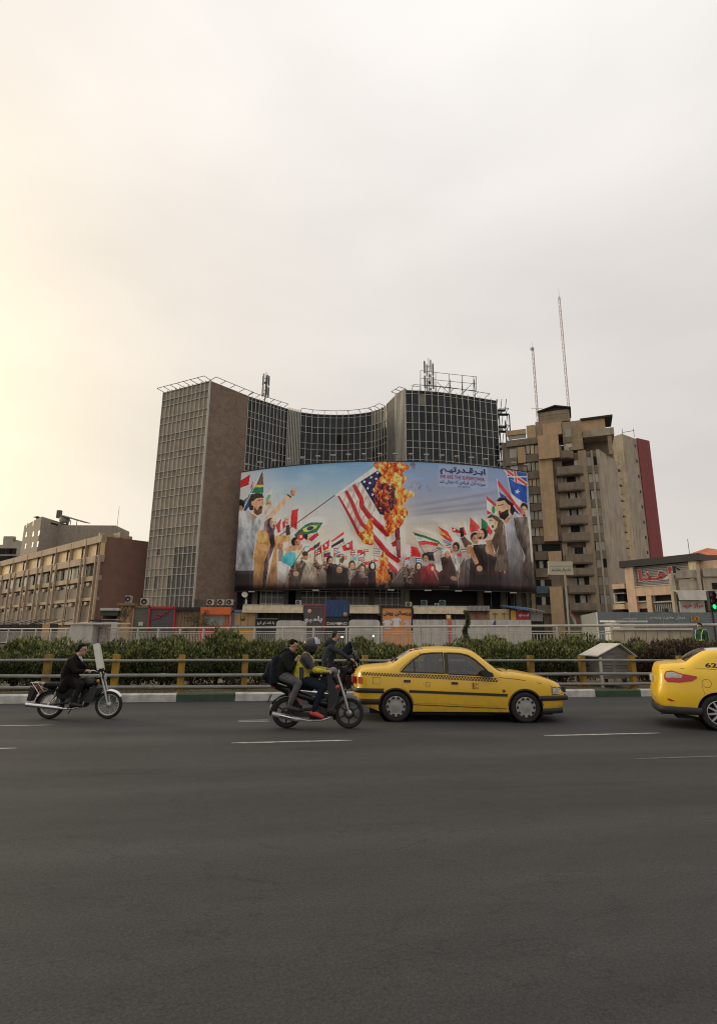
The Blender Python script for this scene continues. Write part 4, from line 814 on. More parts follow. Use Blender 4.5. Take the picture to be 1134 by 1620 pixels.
# 4
k = shop('red_framed_sign', 'dark shop sign in a thick red frame with red script', 255, 'sign'); sbox(k, 'sign_panel', m_gsign, 236, 274.5, 962, 992, .3, .4, zb=0)
for a in ((233.5, 236.5, 959.5, 998), (274, 277, 959.5, 998), (236.5, 274, 959.5, 963)): sbox(k, 'frame', m_red, *a, .5, .6)
mb = MB()
for pts in ([(247, 974), (251, 972), (255, 975), (259, 971), (264, 969), (268, 966)], [(250, 976), (256, 973), (262, 974)], [(239, 981), (246, 978), (254, 977)]): mb.path([at(x, y, YS - .36) for x, y in pts], .07, 5)
mb.build('lettering', m_red, k)
# 5
k = shop('boarded_shopfront', 'shuttered shopfront of brown boards behind the small tree', 297)
for i in range(8): sbox(k, 'board', m_wood, 277.5 + i * 5, 282 + i * 5, 966, 990, .2 + .02 * (i % 2), .2, zb=0)
sbox(k, 'awning', m_shopd, 277, 318, 961, 966, .8, 1); 
# 6 orange shop
k = shop('orange_shop', 'bright orange shop with a wide window and air conditioners on its roof', 341); sbox(k, 'fascia', m_orange, 317, 365, 960.5, 972.5, .9, 1.3); sbox(k, 'post', m_orange, 315.5, 319.5, 972.5, 998, .7, .5, zb=0); sbox(k, 'post', m_orange, 362, 365.5, 972.5, 998, .7, .5, zb=0); sbox(k, 'window', mat('pale_shop_glass', (.24, .24, .2), .15, var=.3), 320, 361.5, 973, 990, .3, .2); sbox(k, 'window_post', m_orange, 355, 356.5, 973, 990, .45, .2); sbox(k, 'sign_board', m_red, 316, 365, 990.3, 998, .8, .3, zb=1); stext(k, 'ACI', m_wtxt, 338, 350, 992, 997, .83)
# 7
k = shop('tan_panel_sign', 'tan three-part sign panel with round emblem in a blue frame', 387, 'sign'); 
for i in range(3): sbox(k, 'panel', m_ltan, 369.5 + i * 11.7, 380.6 + i * 11.7, 969, 990, .3, .2)
for a in ((366.5, 369.5, 966, 998), (404, 407, 966, 998), (366, 408, 965, 968.8), (369.5, 404, 990, 992.5)): sbox(k, 'frame', m_bluef, *a, .5, .5)
sbox(k, 'lower_board', mat('mustard_board', (.5, .28, .04), .6), 369, 404, 993, 998, .3, .3, zb=0)
a = at(384, 979, YS - .32); MB().lathe(a, (0, -1, 0), [(0, .02), (.3, .02), (.34, 0)], 18).build('emblem', m_gsign, k); MB().lathe(a + Vector((0, -.03, .12)), (0, -1, 0), [(0, .02), (.16, .02), (.17, 0)], 14).build('emblem', m_ltan, k)
# 8 black sign
k = shop('black_shop_sign', 'low black shop sign with white script under two air conditioners', 420, 'sign'); sbox(k, 'sign_panel', m_blk, 404, 438, 980, 998, .9, .3, zb=0); sbox(k, 'ledge', m_conc, 403, 438, 978, 980, 1.2, .9); stext(k, 'با نقد ای لرو', m_wtxt, 407, 434, 983, 988.5, .94)
# 9, 12, 14 awnings
for x0, x1, lab in ((385, 480, 'long cream fabric awning beside the dark bamboo sign'), (553, 599, 'short cream awning between black and orange signs'), (653, 738, 'cream awning stretching towards the twisted cypress')):
    k = shop('shop_awning', lab, (x0 + x1) / 2, 'awning'); a, b = X(x0), X(x1); zt, zm = Z(958.5), Z(971); mb = MB(); mb.prism([(a, YS + .3, zt), (a, YS - .6, zt - .12), (a, YS - 1.1, zm), (a, YS - 1.02, zm), (a, YS - .5, zt - .24), (a, YS + .3, zt - .14)], (b - a, 0, 0)); mb.build('canopy', m_cream, k)
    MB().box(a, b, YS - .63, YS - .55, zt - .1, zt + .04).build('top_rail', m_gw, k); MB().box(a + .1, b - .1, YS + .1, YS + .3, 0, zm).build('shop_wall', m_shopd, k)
    mb = MB()
    for i in range(int((b - a) / .9)): mb.box(a + .2 + i * .9, a + .26 + i * .9, YS - .02, YS + .1, 0, zm)
    mb.build('shutter_rib', m_conc, k)
# white kiosks
for x0, x1, y0, lab in ((437, 481, 982.5, 'rounded white kiosk roof left of the bamboo sign'), (552, 601, 980.5, 'rounded white kiosk roof below the short awning')):
    k = shop('white_kiosk', lab, (x0 + x1) / 2, 'kiosk'); a, b = X(x0, 990, 58), X(x1, 990, 58); zt = Z(y0, 567, 58); mb = MB(); pts = [(a, 58, 0), (b, 58, 0), (b, 58, zt - .25), (b - .15, 58, zt - .05), (b - .4, 58, zt), (a + .4, 58, zt), (a + .15, 58, zt - .05), (a, 58, zt - .25)]; mb.prism(pts, (0, 3, 0)); mb.build('body', m_gw, k); MB().box(a, b, 57.9, 58, zt - .75, zt - .68).build('trim', m_conc, k)
    MB().box(a + .3, b - .3, 57.93, 57.99, .9, zt - 1.1).build('panel', mat('kiosk_panel', (.36, .34, .3), .7, dirt=.3), k)
# 10 bamboo sign
k = shop('bamboo_sign', 'tall grey shop sign with white script and red top edge', 497, 'sign'); sbox(k, 'sign_panel', m_gsign, 480.5, 514, 958, 998, .9, .3, zb=0); stext(k, 'بامبو', m_wtxt, 482, 510, 975, 985.5, .95, .03); sbox(k, 'red_edge', m_red, 512.5, 515, 958, 998, .95, .4); sbox(k, 'red_edge', m_red, 480, 512.5, 956.5, 958.5, .95, .4); sbox(k, 'red_stripe', m_red, 494, 510, 961, 962, .93, .04); sbox(k, 'red_stripe', m_red, 497, 509, 963.6, 964.4, .93, .04)
a = at(489.5, 967, YS - .93); MB().lathe(a, (0, -1, 0), [(0, .03), (.24, .03), (.27, 0)], 16).build('disc', mat('pink_disc', (.65, .32, .25), .6), k)
# 11
k = shop('diamond_shop', 'black shop sign under a deep blue sheet beside the bamboo sign', 533); sbox(k, 'blue_sheet', m_navy, 515.5, 551, 949.5, 976, 1.0, .4); sbox(k, 'sign_panel', m_blk, 515, 552, 977, 998, 1.1, .5, zb=0); stext(k, 'DIAM', m_wtxt, 517, 533.5, 984.5, 989, 1.14, .01); stext(k, 'ND', m_wtxt, 539.5, 549, 984.5, 989, 1.14, .01)
a = at(536.3, 987, YS - 1.14); MB().prism([a + Vector((-.22, 0, .17)), a + Vector((.22, 0, .17)), a + Vector((.28, 0, .05)), a + Vector((0, 0, -.22)), a + Vector((-.28, 0, .05))], (0, .02, 0)).build('diamond', m_wtxt, k)
for i in range(5): sbox(k, 'fold', m_navy, 517 + i * 7, 520 + i * 7, 950, 975.5, 1.06, .06)
a = at(546, 972, YS - 1.08); MB().lathe(a, (0, -1, 0), [(0, .02), (.25, .02), (.27, 0)], 14).build('emblem', m_ltan, k)
# 13 orange poster
k = shop('orange_sign', 'square orange clothing shop sign with dark script and small shirts', 627, 'sign'); sbox(k, 'sign_panel', m_osign, 604, 651.5, 961.5, 998, 1.0, .3, zb=0)
for a in ((602.5, 604.5, 959.5, 998), (651, 653, 959.5, 998), (604.5, 651, 959.5, 961.8)): sbox(k, 'frame', m_shopd, *a, 1.15, .4)
stext(k, 'پریساتن پوش', m_shopd, 606, 650, 966, 975.5, 1.05, .03)
for x in (612.5, 627, 645): 
    a = at(x, 985, YS - 1.05); y0 = .3 if x != 627 else 0; mb = MB(); mb.prism([a + Vector((-.42, 0, -.5 - y0)), a + Vector((.42, 0, -.5 - y0)), a + Vector((.36, 0, .3 - y0)), a + Vector((.6, 0, .1 - y0)), a + Vector((.68, 0, .32 - y0)), a + Vector((.3, 0, .6 - y0)), a + Vector((-.3, 0, .6 - y0)), a + Vector((-.68, 0, .32 - y0)), a + Vector((-.6, 0, .1 - y0)), a + Vector((-.36, 0, .3 - y0))], (0, .02, 0)); mb.build('printed_shirt', m_wtxt if x != 645 else mat('pink_shirt', (.6, .4, .35), .7), k)
# 15 palms and fast food
k = shop('palm_panel_front', 'brown and beige shopfront panels with little palm trees', 774); sbox(k, 'panel', mat('rose_brown_panel', (.27, .15, .1), .8, var=.2), 742, 773.5, 967, 998, .6, .3, zb=0); sbox(k, 'panel', mat('beige_panel', (.45, .34, .19), .8, var=.2), 774, 807, 964, 998, .6, .3, zb=0)
for i in range(17): sbox(k, 'canopy_rib', m_slat, 741 + i * 2, 742.5 + i * 2, 958.5, 966.5, 1.4 + .04 * (i % 2), .5)
sbox(k, 'canopy_edge', m_shopd, 741, 775, 966, 967.2, 1.3, .9)
mb = MB()
for x in (754, 768, 783, 797.5):
    a = at(x, 979, YS - .64); mb.tube(a, a + Vector((0, 0, .55)), .05, .04, 5)
    for j in range(7): an = PI * j / 6; t_ = a + Vector((0, 0, .55)); mb.path([t_, t_ + Vector((math.cos(an) * .22, 0, .12 + .1 * math.sin(an))), t_ + Vector((math.cos(an) * .4, 0, -.02 + .14 * math.sin(an)))], [.05, .04, .01], 4)
mb.build('palm', m_wood, k)
k = shop('fast_food_sign', 'red fast food sign with white script and yellow end under a sloping roof', 824, 'sign'); sbox(k, 'sign_panel', m_red, 816.5, 838, 966.5, 998, .9, .3, zb=0); sbox(k, 'yellow_end', mat('yellow_end', (.6, .33, .04), .6), 808, 816.3, 966, 998, .9, .3, zb=0); stext(k, 'فست فود', m_wtxt, 820, 836, 970, 976.5, .95, .04)
a, b = at(806, 962.5, 73), at(839, 967.5, 73); mb = MB(); mb.prism([(a.x, 72.3, a.z), (b.x, 72.3, b.z), (b.x, 74.8, b.z + .5), (a.x - .8, 74.8, a.z + .4)], (0, 0, .14)); mb.build('roof', m_bluef, k); sbox(k, 'post', m_shopd, 807, 808, 966, 998, .95, .3, zb=0)
k = shop('corrugated_shed', 'grey corrugated shed at the end of the shop row', 848, 'shed')
for i in range(10): sbox(k, 'sheet', m_slat, 838.3 + i * 2, 840.1 + i * 2, 967 + i * .35, 983, .5 + .05 * (i % 2), .1)
sbox(k, 'lower_wall', m_shopd, 838.5, 858, 983.2, 998, .3, .3, zb=0); a, b = at(836, 964, 73), at(860, 968.5, 73); MB().prism([(a.x, 72.6, a.z), (b.x, 72.6, b.z), (b.x, 75, b.z + .3), (a.x, 75, a.z + .3)], (0, 0, .1)).build('roof', m_slat, k)
# white hoarding and yellow notice
k = shop('white_hoarding', 'long pale hoarding of flat panels with a small blue figure', 745, 'hoarding'); hx = [653, 681, 699.5, 720, 742, 770.5, 800, 822, 840.5]
for i, (a, b) in enumerate(zip(hx[:-1], hx[1:])): sbox(k, 'panel', m_gw, a + .25, b - .25, 980.5 + .4 * (i > 3), 1001, 0, .08, zb=0, Y=60 - .03 * (i % 2))
mb = MB(); a = at(781.5, 986, 59.9); mb.prism([a + Vector((x * .06, 0, z * .06)) for x, z in ((-3, -6), (0, -6), (.5, -3), (2, -6), (4, -5.5), (2.5, -1), (3.5, 2), (2.5, 5), (1, 5), (.5, 2), (-1.5, -1))], (0, .02, 0)); mb.build('figure', mat('blue_figure', (.03, .05, .2), .6), k)
sbox(k, 'red_post', mat('red_post', (.5, .1, .08), .6), 709.5, 714, 979, 1001, .2, .2, zb=0, Y=60)
k = shop('yellow_notice', 'small yellow notice hanging under the cream awning', 709, 'sign'); sbox(k, 'plate', mat('yellow_plate', (.65, .42, .07), .6), 706, 713, 973, 979.5, 2.2, .06); sbox(k, 'hanger', m_steel, 708.8, 709.6, 970.5, 973, 2.2, .05); sbox(k, 'printed_mark', m_wtxt, 708, 711, 975, 977.5, 2.23, .02)
# air conditioners on the shop roofs
def ac(px, py, w, h, Y, label, col=None):
    a = at(px, py, Y); s_ = Y / 880; w *= s_; h *= s_; o = thing('air_conditioner', label, 'air conditioner', (a.x, a.y, a.z - h/2), 0, 'air conditioners on the shop roofs'); m = col or mat('ac_white', (.42, .4, .35), .6, dirt=.35)
    MB().box(a.x - w/2, a.x + w/2, a.y, a.y + .5, a.z - h/2, a.z + h/2).build('case', m, o); MB().lathe((a.x - w * .08, a.y - .005, a.z), (0, -1, 0), [(h * .12, 0), (h * .36, .0), (h * .38, .03), (h * .42, .03), (h * .42, 0)], 16).build('fan_guard', m_steel, o); MB().box(a.x - w/2, a.x - w/2 + .08, a.y, a.y + .4, a.z - h/2 - .25, a.z - h/2).box(a.x + w/2 - .08, a.x + w/2, a.y, a.y + .4, a.z - h/2 - .25, a.z - h/2).build('foot', m_steel, o)
for px, py, w, h, lab in ((332.5, 953, 11, 9, 'left air conditioner of three on the orange shop roof'), (349, 953, 11, 9, 'middle air conditioner of three on the orange shop roof'), (363, 953, 11, 9, 'right air conditioner of three on the orange shop roof'), (203, 948, 9, 11, 'tall white cooler above the carved shopfront'), (229, 952, 14, 11, 'large condenser above the glass shopfront'), (421, 973.5, 10, 7, 'left air conditioner above the black shop sign'), (432, 974.5, 8, 6, 'right air conditioner above the black shop sign'), (472, 953.5, 9, 7, 'air conditioner at the podium window left of the bamboo sign'), (646.5, 956, 10, 7, 'air conditioner above the right corner of the orange sign'), (691, 957, 6, 5, 'small white cooler in the podium gallery')):
    ac(px, py, w, h, 74.6, lab)
for px, lab in ((671, 'teal water cooler under the podium gallery, left one'), (700, 'teal water cooler under the podium gallery, right one')): ac(px, 954, 10, 9, 75.2, lab, mat('teal_case', (.09, .15, .15), .6))
# dish on a pole and clutter on the roofs
o = thing('satellite_dish', 'small white satellite dish on a pole left of the podium windows', 'satellite dish', (X(387), 74.4, 4.7)); MB().tube((X(387), 74.4, 4.7), (X(387), 74.4, Z(944)), .05, n=6).build('pole', m_gw, o); a = at(387, 941, 74.3); MB().lathe(a, (.3, -1, .4), [(0, -.1), (.25, -.06), (.42, .08)], 14).build('dish', m_gw, o); MB().box(X(386), X(389), 74.2, 74.35, Z(957), Z(950)).build('box', m_gw, o)
# dark market tarpaulins at far left
k = thing('market_stall', 'low black tarpaulin market stalls in front of the long office building', 'stall', (-30, 62, 0)); mb = MB(); r = random.Random(5)
for i in range(9):
    x0, x1 = -20 + i * 12.5, -8 + i * 12.5; a, b = at(x0, 987 + r.uniform(-1, 1), 60), at(x1, 985 + r.uniform(-1, 1), 60); o = MB(); o.prism([(a.x, 60, a.z - .1), (b.x, 60, b.z - .15), (b.x, 60, 0), (a.x, 60, 0)], (0, .1, 0)); o.prism([(a.x, 60, a.z - .1), (b.x, 60, b.z - .1), (b.x, 63, b.z + .4), (a.x, 63, a.z + .4)], (0, 0, .06)); o.build('tarpaulin', m_blk if i not in (7,) else m_ltan, k)
k = thing('brown_stall', 'brown slatted stall beside the concrete stair hood', 'stall', (-22, 56, 0))
for i in range(9): a = at(146 + i * 3.4, 984 + .2 * i, 56); MB().box(a.x, a.x + .16, 56, 56.1, 0, a.z).build('slat', m_wood, k)
a = at(145, 983, 56); b = at(178, 983, 56); MB().box(a.x, b.x, 55.7, 58, a.z, a.z + .15).build('roof', m_shopd, k)

# ------------------------------------------------------------------ white railing across the square
RA, RB_ = Vector((-42, 30 + .62 * 42, 0)), Vector((17.5, 30 - .62 * 17.5, 0)); FRL = Frame((RA.x, RA.y), (RB_.x, RB_.y)); m_rw = mat('white_railing', (.38, .355, .315), .55, var=.15, dirt=.25)
rl = thing('white_railing', 'long white metal railing crossing the square behind the hedge', 'railing', RA)
uend = FRL.hit(968, 1000)[0]
MB().path([FRL.p(FRL.len * i / 40 if i < 40 else FRL.len, 2.2, 0) for i in range(41)], .055, 8).build('top_rail', m_rw, rl)
MB().obox(FRL, 0, uend, 1.94, 1.985, -.03, .03).build('middle_rail', m_rw, rl); MB().obox(FRL, 0, uend, 1.84, 1.88, -.03, .03).build('middle_rail', m_rw, rl); MB().obox(FRL, 0, uend, 1.0, 1.05, -.03, .03).build('bottom_rail', m_rw, rl)
npos = 28
for i in range(npos + 1): u = uend * i / npos; MB().obox(FRL, u - .05, u + .05, .85, 2.2, -.05, .05).build('post', m_rw, rl)
for i in range(npos):
    mb = MB(); u0 = uend * i / npos; L_ = uend / npos; kk = int(L_ / .14)
    for j in range(1, kk): mb.obox(FRL, u0 + L_ * j / kk - .014, u0 + L_ * j / kk + .014, 1.05, 1.84, -.012, .012)
    mb.build('baluster_panel', m_rw, rl)['kind'] = 'stuff'
MB().obox(FRL, 0, uend, 0, .86, -.2, .2).build('plinth', m_conc, rl)  # unseen base, assumed behind the hedge to raise the railing
wl = thing('stone_wall', 'pale stone parapet wall continuing the white railing at its right end', 'wall', FRL.p(uend, 0)); m_st = mat('pale_stone', (.36, .31, .24), .85, var=.22, scale=1.6, dirt=.3)
n_st = 7; ul = FRL.hit(1092, 1000)[0]
for i in range(n_st): MB().obox(FRL, uend + .06 + (ul - uend) * i / n_st + .008, uend + .06 + (ul - uend) * (i+1) / n_st - .008, 0, 2.0, -.14, .1 + random.uniform(-.008, .008)).build('stone_slab', m_st, wl)
MB().obox(FRL, uend + .03, ul + .1, 2.0, 2.08, -.2, .18).build('coping', m_gw, wl)
# flat concrete hoods above the stairs
for px0, px1, py, Y, lab in ((107, 149, 988, 41, 'flat concrete stair hood behind the hedge on the left'), (975, 1006, 985, 31, 'pale wedge of concrete stair hood above the stone wall')):
    a, b = at(px0, py, Y), at(px1, py, Y); h_ = thing('stair_hood', lab, 'canopy', ((a.x + b.x)/2, Y, 0)); MB().box(a.x + .2, b.x - .1, Y + .05, Y + 2, 0, a.z).build('wall', m_gw, h_); mb = MB(); mb.prism([(a.x - .1, Y - .1, a.z), (b.x + .6, Y - .1, a.z + .02), (b.x + 1.6, Y + 2.6, a.z + .1), (a.x + .2, Y + 2.6, a.z + .1)], (0, 0, .1)); mb.build('slab', m_white, h_)

# ------------------------------------------------------------------ flag, sign panel, traffic light
Yf = 46; fp = thing('flagpole', 'thin grey flagpole in front of the apartment block', 'flagpole', (X(895.5, 990, Yf), Yf, 0)); a = at(894, 905, Yf); MB().tube((a.x, Yf, 0), (a.x, Yf, a.z), .06, .045, 8).build('pole', m_rail, fp); MB().lathe((a.x, Yf, a.z), (0, 0, 1), [(.05, 0), (.07, .05), (0, .12)], 8).build('finial', m_rail, fp)
fl = thing('flag', 'green white and red flag hanging limp from the flagpole', 'flag', (a.x, Yf, 0)); cols = [mat('flag_green', (.03, .13, .05), .8), mat('flag_white', (.55, .52, .48), .8), mat('flag_red', (.4, .04, .05), .8)]
zt, zb_ = Z(964, 900, Yf), Z(992, 900, Yf)
for c_ in range(3):
    mb = MB(); vs = []; n1, n2 = 8, 16
    for j in range(n2 + 1):
        t = j / n2
        for i in range(n1 + 1):
            s_ = (c_ + i / n1) / 3; wd = .12 + .55 * min(1, t * 1.6); x = a.x + .06 + (s_ * .5 + .3 * t) * wd * 1.15; z = zt - (zt - zb_) * (t * .85 + .16 * (1 - s_)); vs.append((x, Yf - .05 - .09 * math.sin(s_ * 9 + t * 2), z))
    mb.add(vs, [(j*(n1+1)+i, j*(n1+1)+i+1, (j+1)*(n1+1)+i+1, (j+1)*(n1+1)+i) for j in range(n2) for i in range(n1)], 0, True); mb.build('stripe', cols[c_], fl)
sg = thing('notice_board', 'beige notice panel on a mast with dark script before the apartment block', 'sign', (X(886, 900, 47), 47, 0)); a, b = at(866.5, 888, 47), at(907, 909.5, 47); MB().box(a.x, b.x, 47, 47.12, b.z, a.z).build('panel', mat('beige_sign', (.44, .4, .29), .7, var=.1), sg)
link('lettering', text_mesh('شرکت جهانی زیباسازی شهر', (a.x + .25, b.x - .2, Z(904.5, 886, 47), Z(898.5, 886, 47)), lambda u, v, w: Vector((u, 46.99 - w, v)), m_shopd, .01), sg); MB().tube(((a.x + b.x) / 2 + .4, 47.2, 0), ((a.x + b.x) / 2 + .4, 47.2, a.z), .09, n=8).build('mast', m_rail, sg)
MB().box(a.x + .1, b.x - .1, 46.985, 46.999, Z(896, 886, 47), Z(895.2, 886, 47)).build('printed_line', mat('teal_line', (.2, .3, .25), .7), sg)
Yt = 33; tl = thing('traffic_light', 'traffic light showing green at the edge of the square', 'traffic light', (X(1131, 970, Yt), Yt, 0)); a = at(1129, 960, Yt)
MB().box(a.x - .2, a.x + .2, Yt, Yt + .25, a.z - .25, a.z + .95).build('housing', m_steel, tl); MB().tube((a.x + .1, Yt + .4, 0), (a.x + .1, Yt + .4, a.z + .9), .07, n=8).build('pole', m_steel, tl)
for dz, m, nm in ((0, mat('green_signal', (.02, .9, .25), .4, emit=1.1, var=0), 'green_lens'), (.34, m_blk, 'lens'), (.68, mat('dull_red_lens', (.08, .012, .01), .3), 'lens')):
    MB().lathe((a.x, Yt - .01, a.z + dz), (0, -1, 0), [(0, .05), (.1, .04), (.15, 0)], 20).build(nm, m, tl); MB().lathe((a.x, Yt, a.z + dz), (0, -1, 0), [(.16, 0), (.165, .16)], 16).build('visor', m_steel, tl)
# small lit lamps between the railing bars
for px, py, lab in ((590, 1006.5, 'bright point lamp behind the white railing'), (541, 1008, 'faint point lamp behind the white railing')):
    a = at(px, py, 44); o = thing('point_lamp', lab, 'lamp', (a.x, 44, 0)); MB().lathe(a, (0, 0, 1), [(0, -.09), (.06, -.06), (.085, 0), (.06, .06), (0, .09)], 12).build('bulb', mat('lit_bulb', (1, .95, .85), .4, emit=2, var=0), o); MB().tube((a.x, 44.05, 0), (a.x, 44.05, a.z - .08), .04, n=6).build('stand', m_steel, o)

# ------------------------------------------------------------------ little trees
def leafy(mb, c, rad, n, r, size, mi=(0, 1)):
    for k in range(n):
        v = Vector((r.gauss(0, 1), r.gauss(0, 1), r.gauss(0, 1))).normalized() * rad * r.random() ** .45; p = Vector(c) + v; g = Vector((r.gauss(0, 1), r.gauss(0, 1), r.gauss(.3, 1))).normalized(); s_ = g.orthogonal().normalized(); l_ = size * r.uniform(.6, 1.3)
        mb.add([p, p + g * l_ * .5 + s_ * l_ * .28, p + g * l_, p + g * l_ * .5 - s_ * l_ * .28], [(0, 1, 2, 3)], mi[k % len(mi)])
r = random.Random(9); b = at(311, 1000, 64); b.z = 0; tr = thing('street_tree', 'sparse brown-green street tree before the orange shop', 'tree', b)
mb = MB(); mb.path([b, b + Vector((.05, 0, 1.2)), b + Vector((-.1, 0, 2.6)), b + Vector((.2, .1, 4.2))], [.12, .1, .07, .03], 7); br = []
for i in range(11):
    z0 = r.uniform(1.9, 3.9); a = r.uniform(0, 6.3); q = b + Vector((math.cos(a) * r.uniform(.6, 1.4), math.sin(a) * .8, z0 + r.uniform(.3, 1.1))); mb.path([b + Vector((0, 0, z0)), (b + Vector((0, 0, z0))).lerp(q, .5) + Vector((0, 0, .12)), q], [.05, .03, .012], 5); br.append(q)
mb.build('trunk', mat('bark', (.09, .07, .05), .9), tr); mb = MB()
for q in br: leafy(mb, q, r.uniform(.4, .75), 170, r, .13)
mb.build('crown', [mat('leaf_olive_brown', (.085, .07, .032), .8), mat('leaf_olive', (.06, .06, .026), .8)], tr)
b = at(333, 1000, 62); b.z = 0; tr = thing('small_bush_tree', 'low leafy sapling in front of the orange shop window', 'tree', b); mb = MB(); mb.path([b, b + Vector((0, 0, 2.6))], [.06, .03], 6); mb.build('trunk', MATS['bark'], tr); mb = MB()
for i in range(6): leafy(mb, b + Vector((r.uniform(-.6, .6), r.uniform(-.3, .3), r.uniform(2.0, 3.2))), .45, 120, r, .12)
mb.build('crown', [MATS['leaf_olive'], MATS['leaf_olive_brown']], tr)
b = at(739, 1020, 24); b.z = .1; tp = at(741, 966, 24).z; tr = thing('spiral_cypress', 'slim twisted topiary cypress rising above the hedge', 'tree', b); mb = MB(); mb.path([b, (b.x, b.y, tp - .15)], [.035, .015], 6); mb.build('trunk', MATS['bark'], tr); mb = MB(); H_ = tp - b.z
for i in range(70):
    t = i / 69; an = t * 2*PI * 2.3; rr = .15 * (1.1 - t * .45); leafy(mb, (b.x + math.cos(an) * rr * .75, b.y + math.sin(an) * rr * .75, b.z + .25 + t * (H_ - .3)), .15 * (1.15 - t * .5), 60, r, .06)
mb.build('crown', [mat('cypress_dark', (.022, .03, .014), .8), mat('cypress_mid', (.04, .046, .02), .8)], tr)
# yellow-green palm-like clump by the stair hood
b = at(110, 1022, 20.5); b.z = .12; tr = thing('yucca', 'spiky pale yucca leaves poking out of the hedge behind the single rider', 'plant', b); 
for i in range(38):
    an = r.uniform(0, 6.3); l_ = r.uniform(.7, 1.3); up = r.uniform(.5, 1.2); d_ = Vector((math.cos(an), math.sin(an), 0)); s_ = Vector((-math.sin(an), math.cos(an), 0)) * .022; p0 = b + Vector((0, 0, .75)); p1 = p0 + d_ * l_ * .45 + Vector((0, 0, up * .55)); p2 = p0 + d_ * l_ * .8 + Vector((0, 0, up * .75)); MB().add([p0 - s_, p0 + s_, p1 + s_, p1 - s_, p2], [(0, 1, 2, 3), (3, 2, 4)]).build('leaf', mat('yucca_leaf', (.26, .24, .13), .7, rnd=.25), tr)
MB().tube(b, b + Vector((0, 0, .8)), .07, .06, 8).build('stem', MATS['bark'], tr)

# ------------------------------------------------------------------ little timber hut behind the guard rail
hut = thing('animal_hut', 'small grey timber hut with pale gabled roof behind the guard rail', 'hut', onz(975, 1088, .15)); m_tim = mat('grey_timber', (.16, .145, .125), .85, var=.3, scale=3, stretch=(1, 1, 5), rnd=.15); m_hr = mat('pale_sheet_roof', (.48, .45, .4), .6, var=.12)
apx = at(981, 1019.5, 17.7); el_ = at(945, 1039, 17.55); er = at(1008, 1040, 17.9); dv = at(950, 1019.5, 18.6) - apx; dv.z = 0
mid = (el_ + er) / 2; bz = .15
for p in (el_, er):
    q = p - apx; MB().prism([apx, p, p + dv, apx + dv], (0, 0, .03)).build('roof_panel', m_hr, hut)
n2 = (er - el_); n2.z = 0; n2.normalize(); w2 = (er - el_).length / 2 - .08; c0 = Vector((mid.x, mid.y, 0)) + dv.normalized() * .08
zt = el_.z - .02; zfl = .42
nb = 7
for i in range(nb):
    z0 = zfl + .06 + (zt - zfl - .06) * i / nb; P0 = c0 - n2 * w2 * .86; P1 = c0 + n2 * w2 * .86; e = dv.normalized() * .02
    MB().prism([(P0.x, P0.y, z0 + .006), (P1.x, P1.y, z0 + .006), (P1.x, P1.y, z0 + (zt - zfl - .06) / nb - .006), (P0.x, P0.y, z0 + (zt - zfl - .06) / nb - .006)], e).build('wall_board', m_tim, hut)
for i in range(3):
    z0 = zt + (apx.z - zt) * i / 3.3; z1 = zt + (apx.z - zt) * (i + .95) / 3.3; f0 = 1 - i / 3.3; f1 = 1 - (i + .95) / 3.3; e = dv.normalized() * .02
    MB().prism([c0 - n2 * w2 * f0 * .98 + Vector((0, 0, z0)), c0 + n2 * w2 * f0 * .98 + Vector((0, 0, z0)), c0 + n2 * w2 * f1 * .98 + Vector((0, 0, z1)), c0 - n2 * w2 * f1 * .98 + Vector((0, 0, z1))], e).build('gable_board', m_tim, hut)
for sg in (-1, 1):
    for e in (0, 1): p = c0 + n2 * w2 * .9 * sg + dv * e * .92; MB().box(p.x - .035, p.x + .035, p.y - .035, p.y + .035, bz, zt).build('leg', m_hr, hut)
P0 = c0 - n2 * w2 * .86; MB().prism([P0 + Vector((0, 0, zfl)), P0 + n2 * w2 * 1.72 + Vector((0, 0, zfl)), P0 + n2 * w2 * 1.72 + dv * .9 + Vector((0, 0, zfl)), P0 + dv * .9 + Vector((0, 0, zfl))], (0, 0, .05)).build('floor', m_tim, hut)
MB().prism([P0 + Vector((0, 0, zfl + .06)), P0 + dv * .9 + Vector((0, 0, zfl + .06)), P0 + dv * .9 + Vector((0, 0, zt)), P0 + Vector((0, 0, zt))], n2 * .02).build('side_wall', m_tim, hut)
# ------------------------------------------------------------------ the billboard: printed sheet on a bowed frame
BX0, BX1, BZ0, BZ1 = -18.72, 26.55, 8.45, 27.3
def byf(x): return 77.0 + .0107 * (x - 5) ** 2
NXP, NZP = 640, 268
gx = np.linspace(BX0, BX1, NXP); gz = np.linspace(BZ0, BZ1, NZP); GX, GZ = np.meshgrid(gx, gz); GY = byf(GX)
# sheet layout units: the spot of the photograph where each bit of print was measured
Rm = np.array(CM3); Pc = np.stack([GX, GY, GZ - CAM_H], -1) @ Rm
PX = 567 + FPX * Pc[..., 0] / -Pc[..., 2]; PY = 810 - FPX * Pc[..., 1] / -Pc[..., 2]
IMG = np.zeros((NZP, NXP, 3)); prng = np.random.default_rng(4)
PX0, PY0, IMG0 = PX, PY, IMG
_cx0, _cx1, _ry0, _ry1 = PX.min(0), PX.max(0), PY.min(1), PY.max(1)
def clip(x0, y0, x1, y1, pad=8):
    """limit the next strokes to a window of the sheet"""
    global PX, PY, IMG
    c = np.nonzero((_cx1 >= x0 - pad) & (_cx0 <= x1 + pad))[0]; r = np.nonzero((_ry1 >= y0 - pad) & (_ry0 <= y1 + pad))[0]
    if len(c) == 0 or len(r) == 0: c = [0]; r = [0]
    w = (slice(r[0], r[-1] + 1), slice(c[0], c[-1] + 1)); PX, PY, IMG = PX0[w], PY0[w], IMG0[w]
def full():
    global PX, PY, IMG
    PX, PY, IMG = PX0, PY0, IMG0
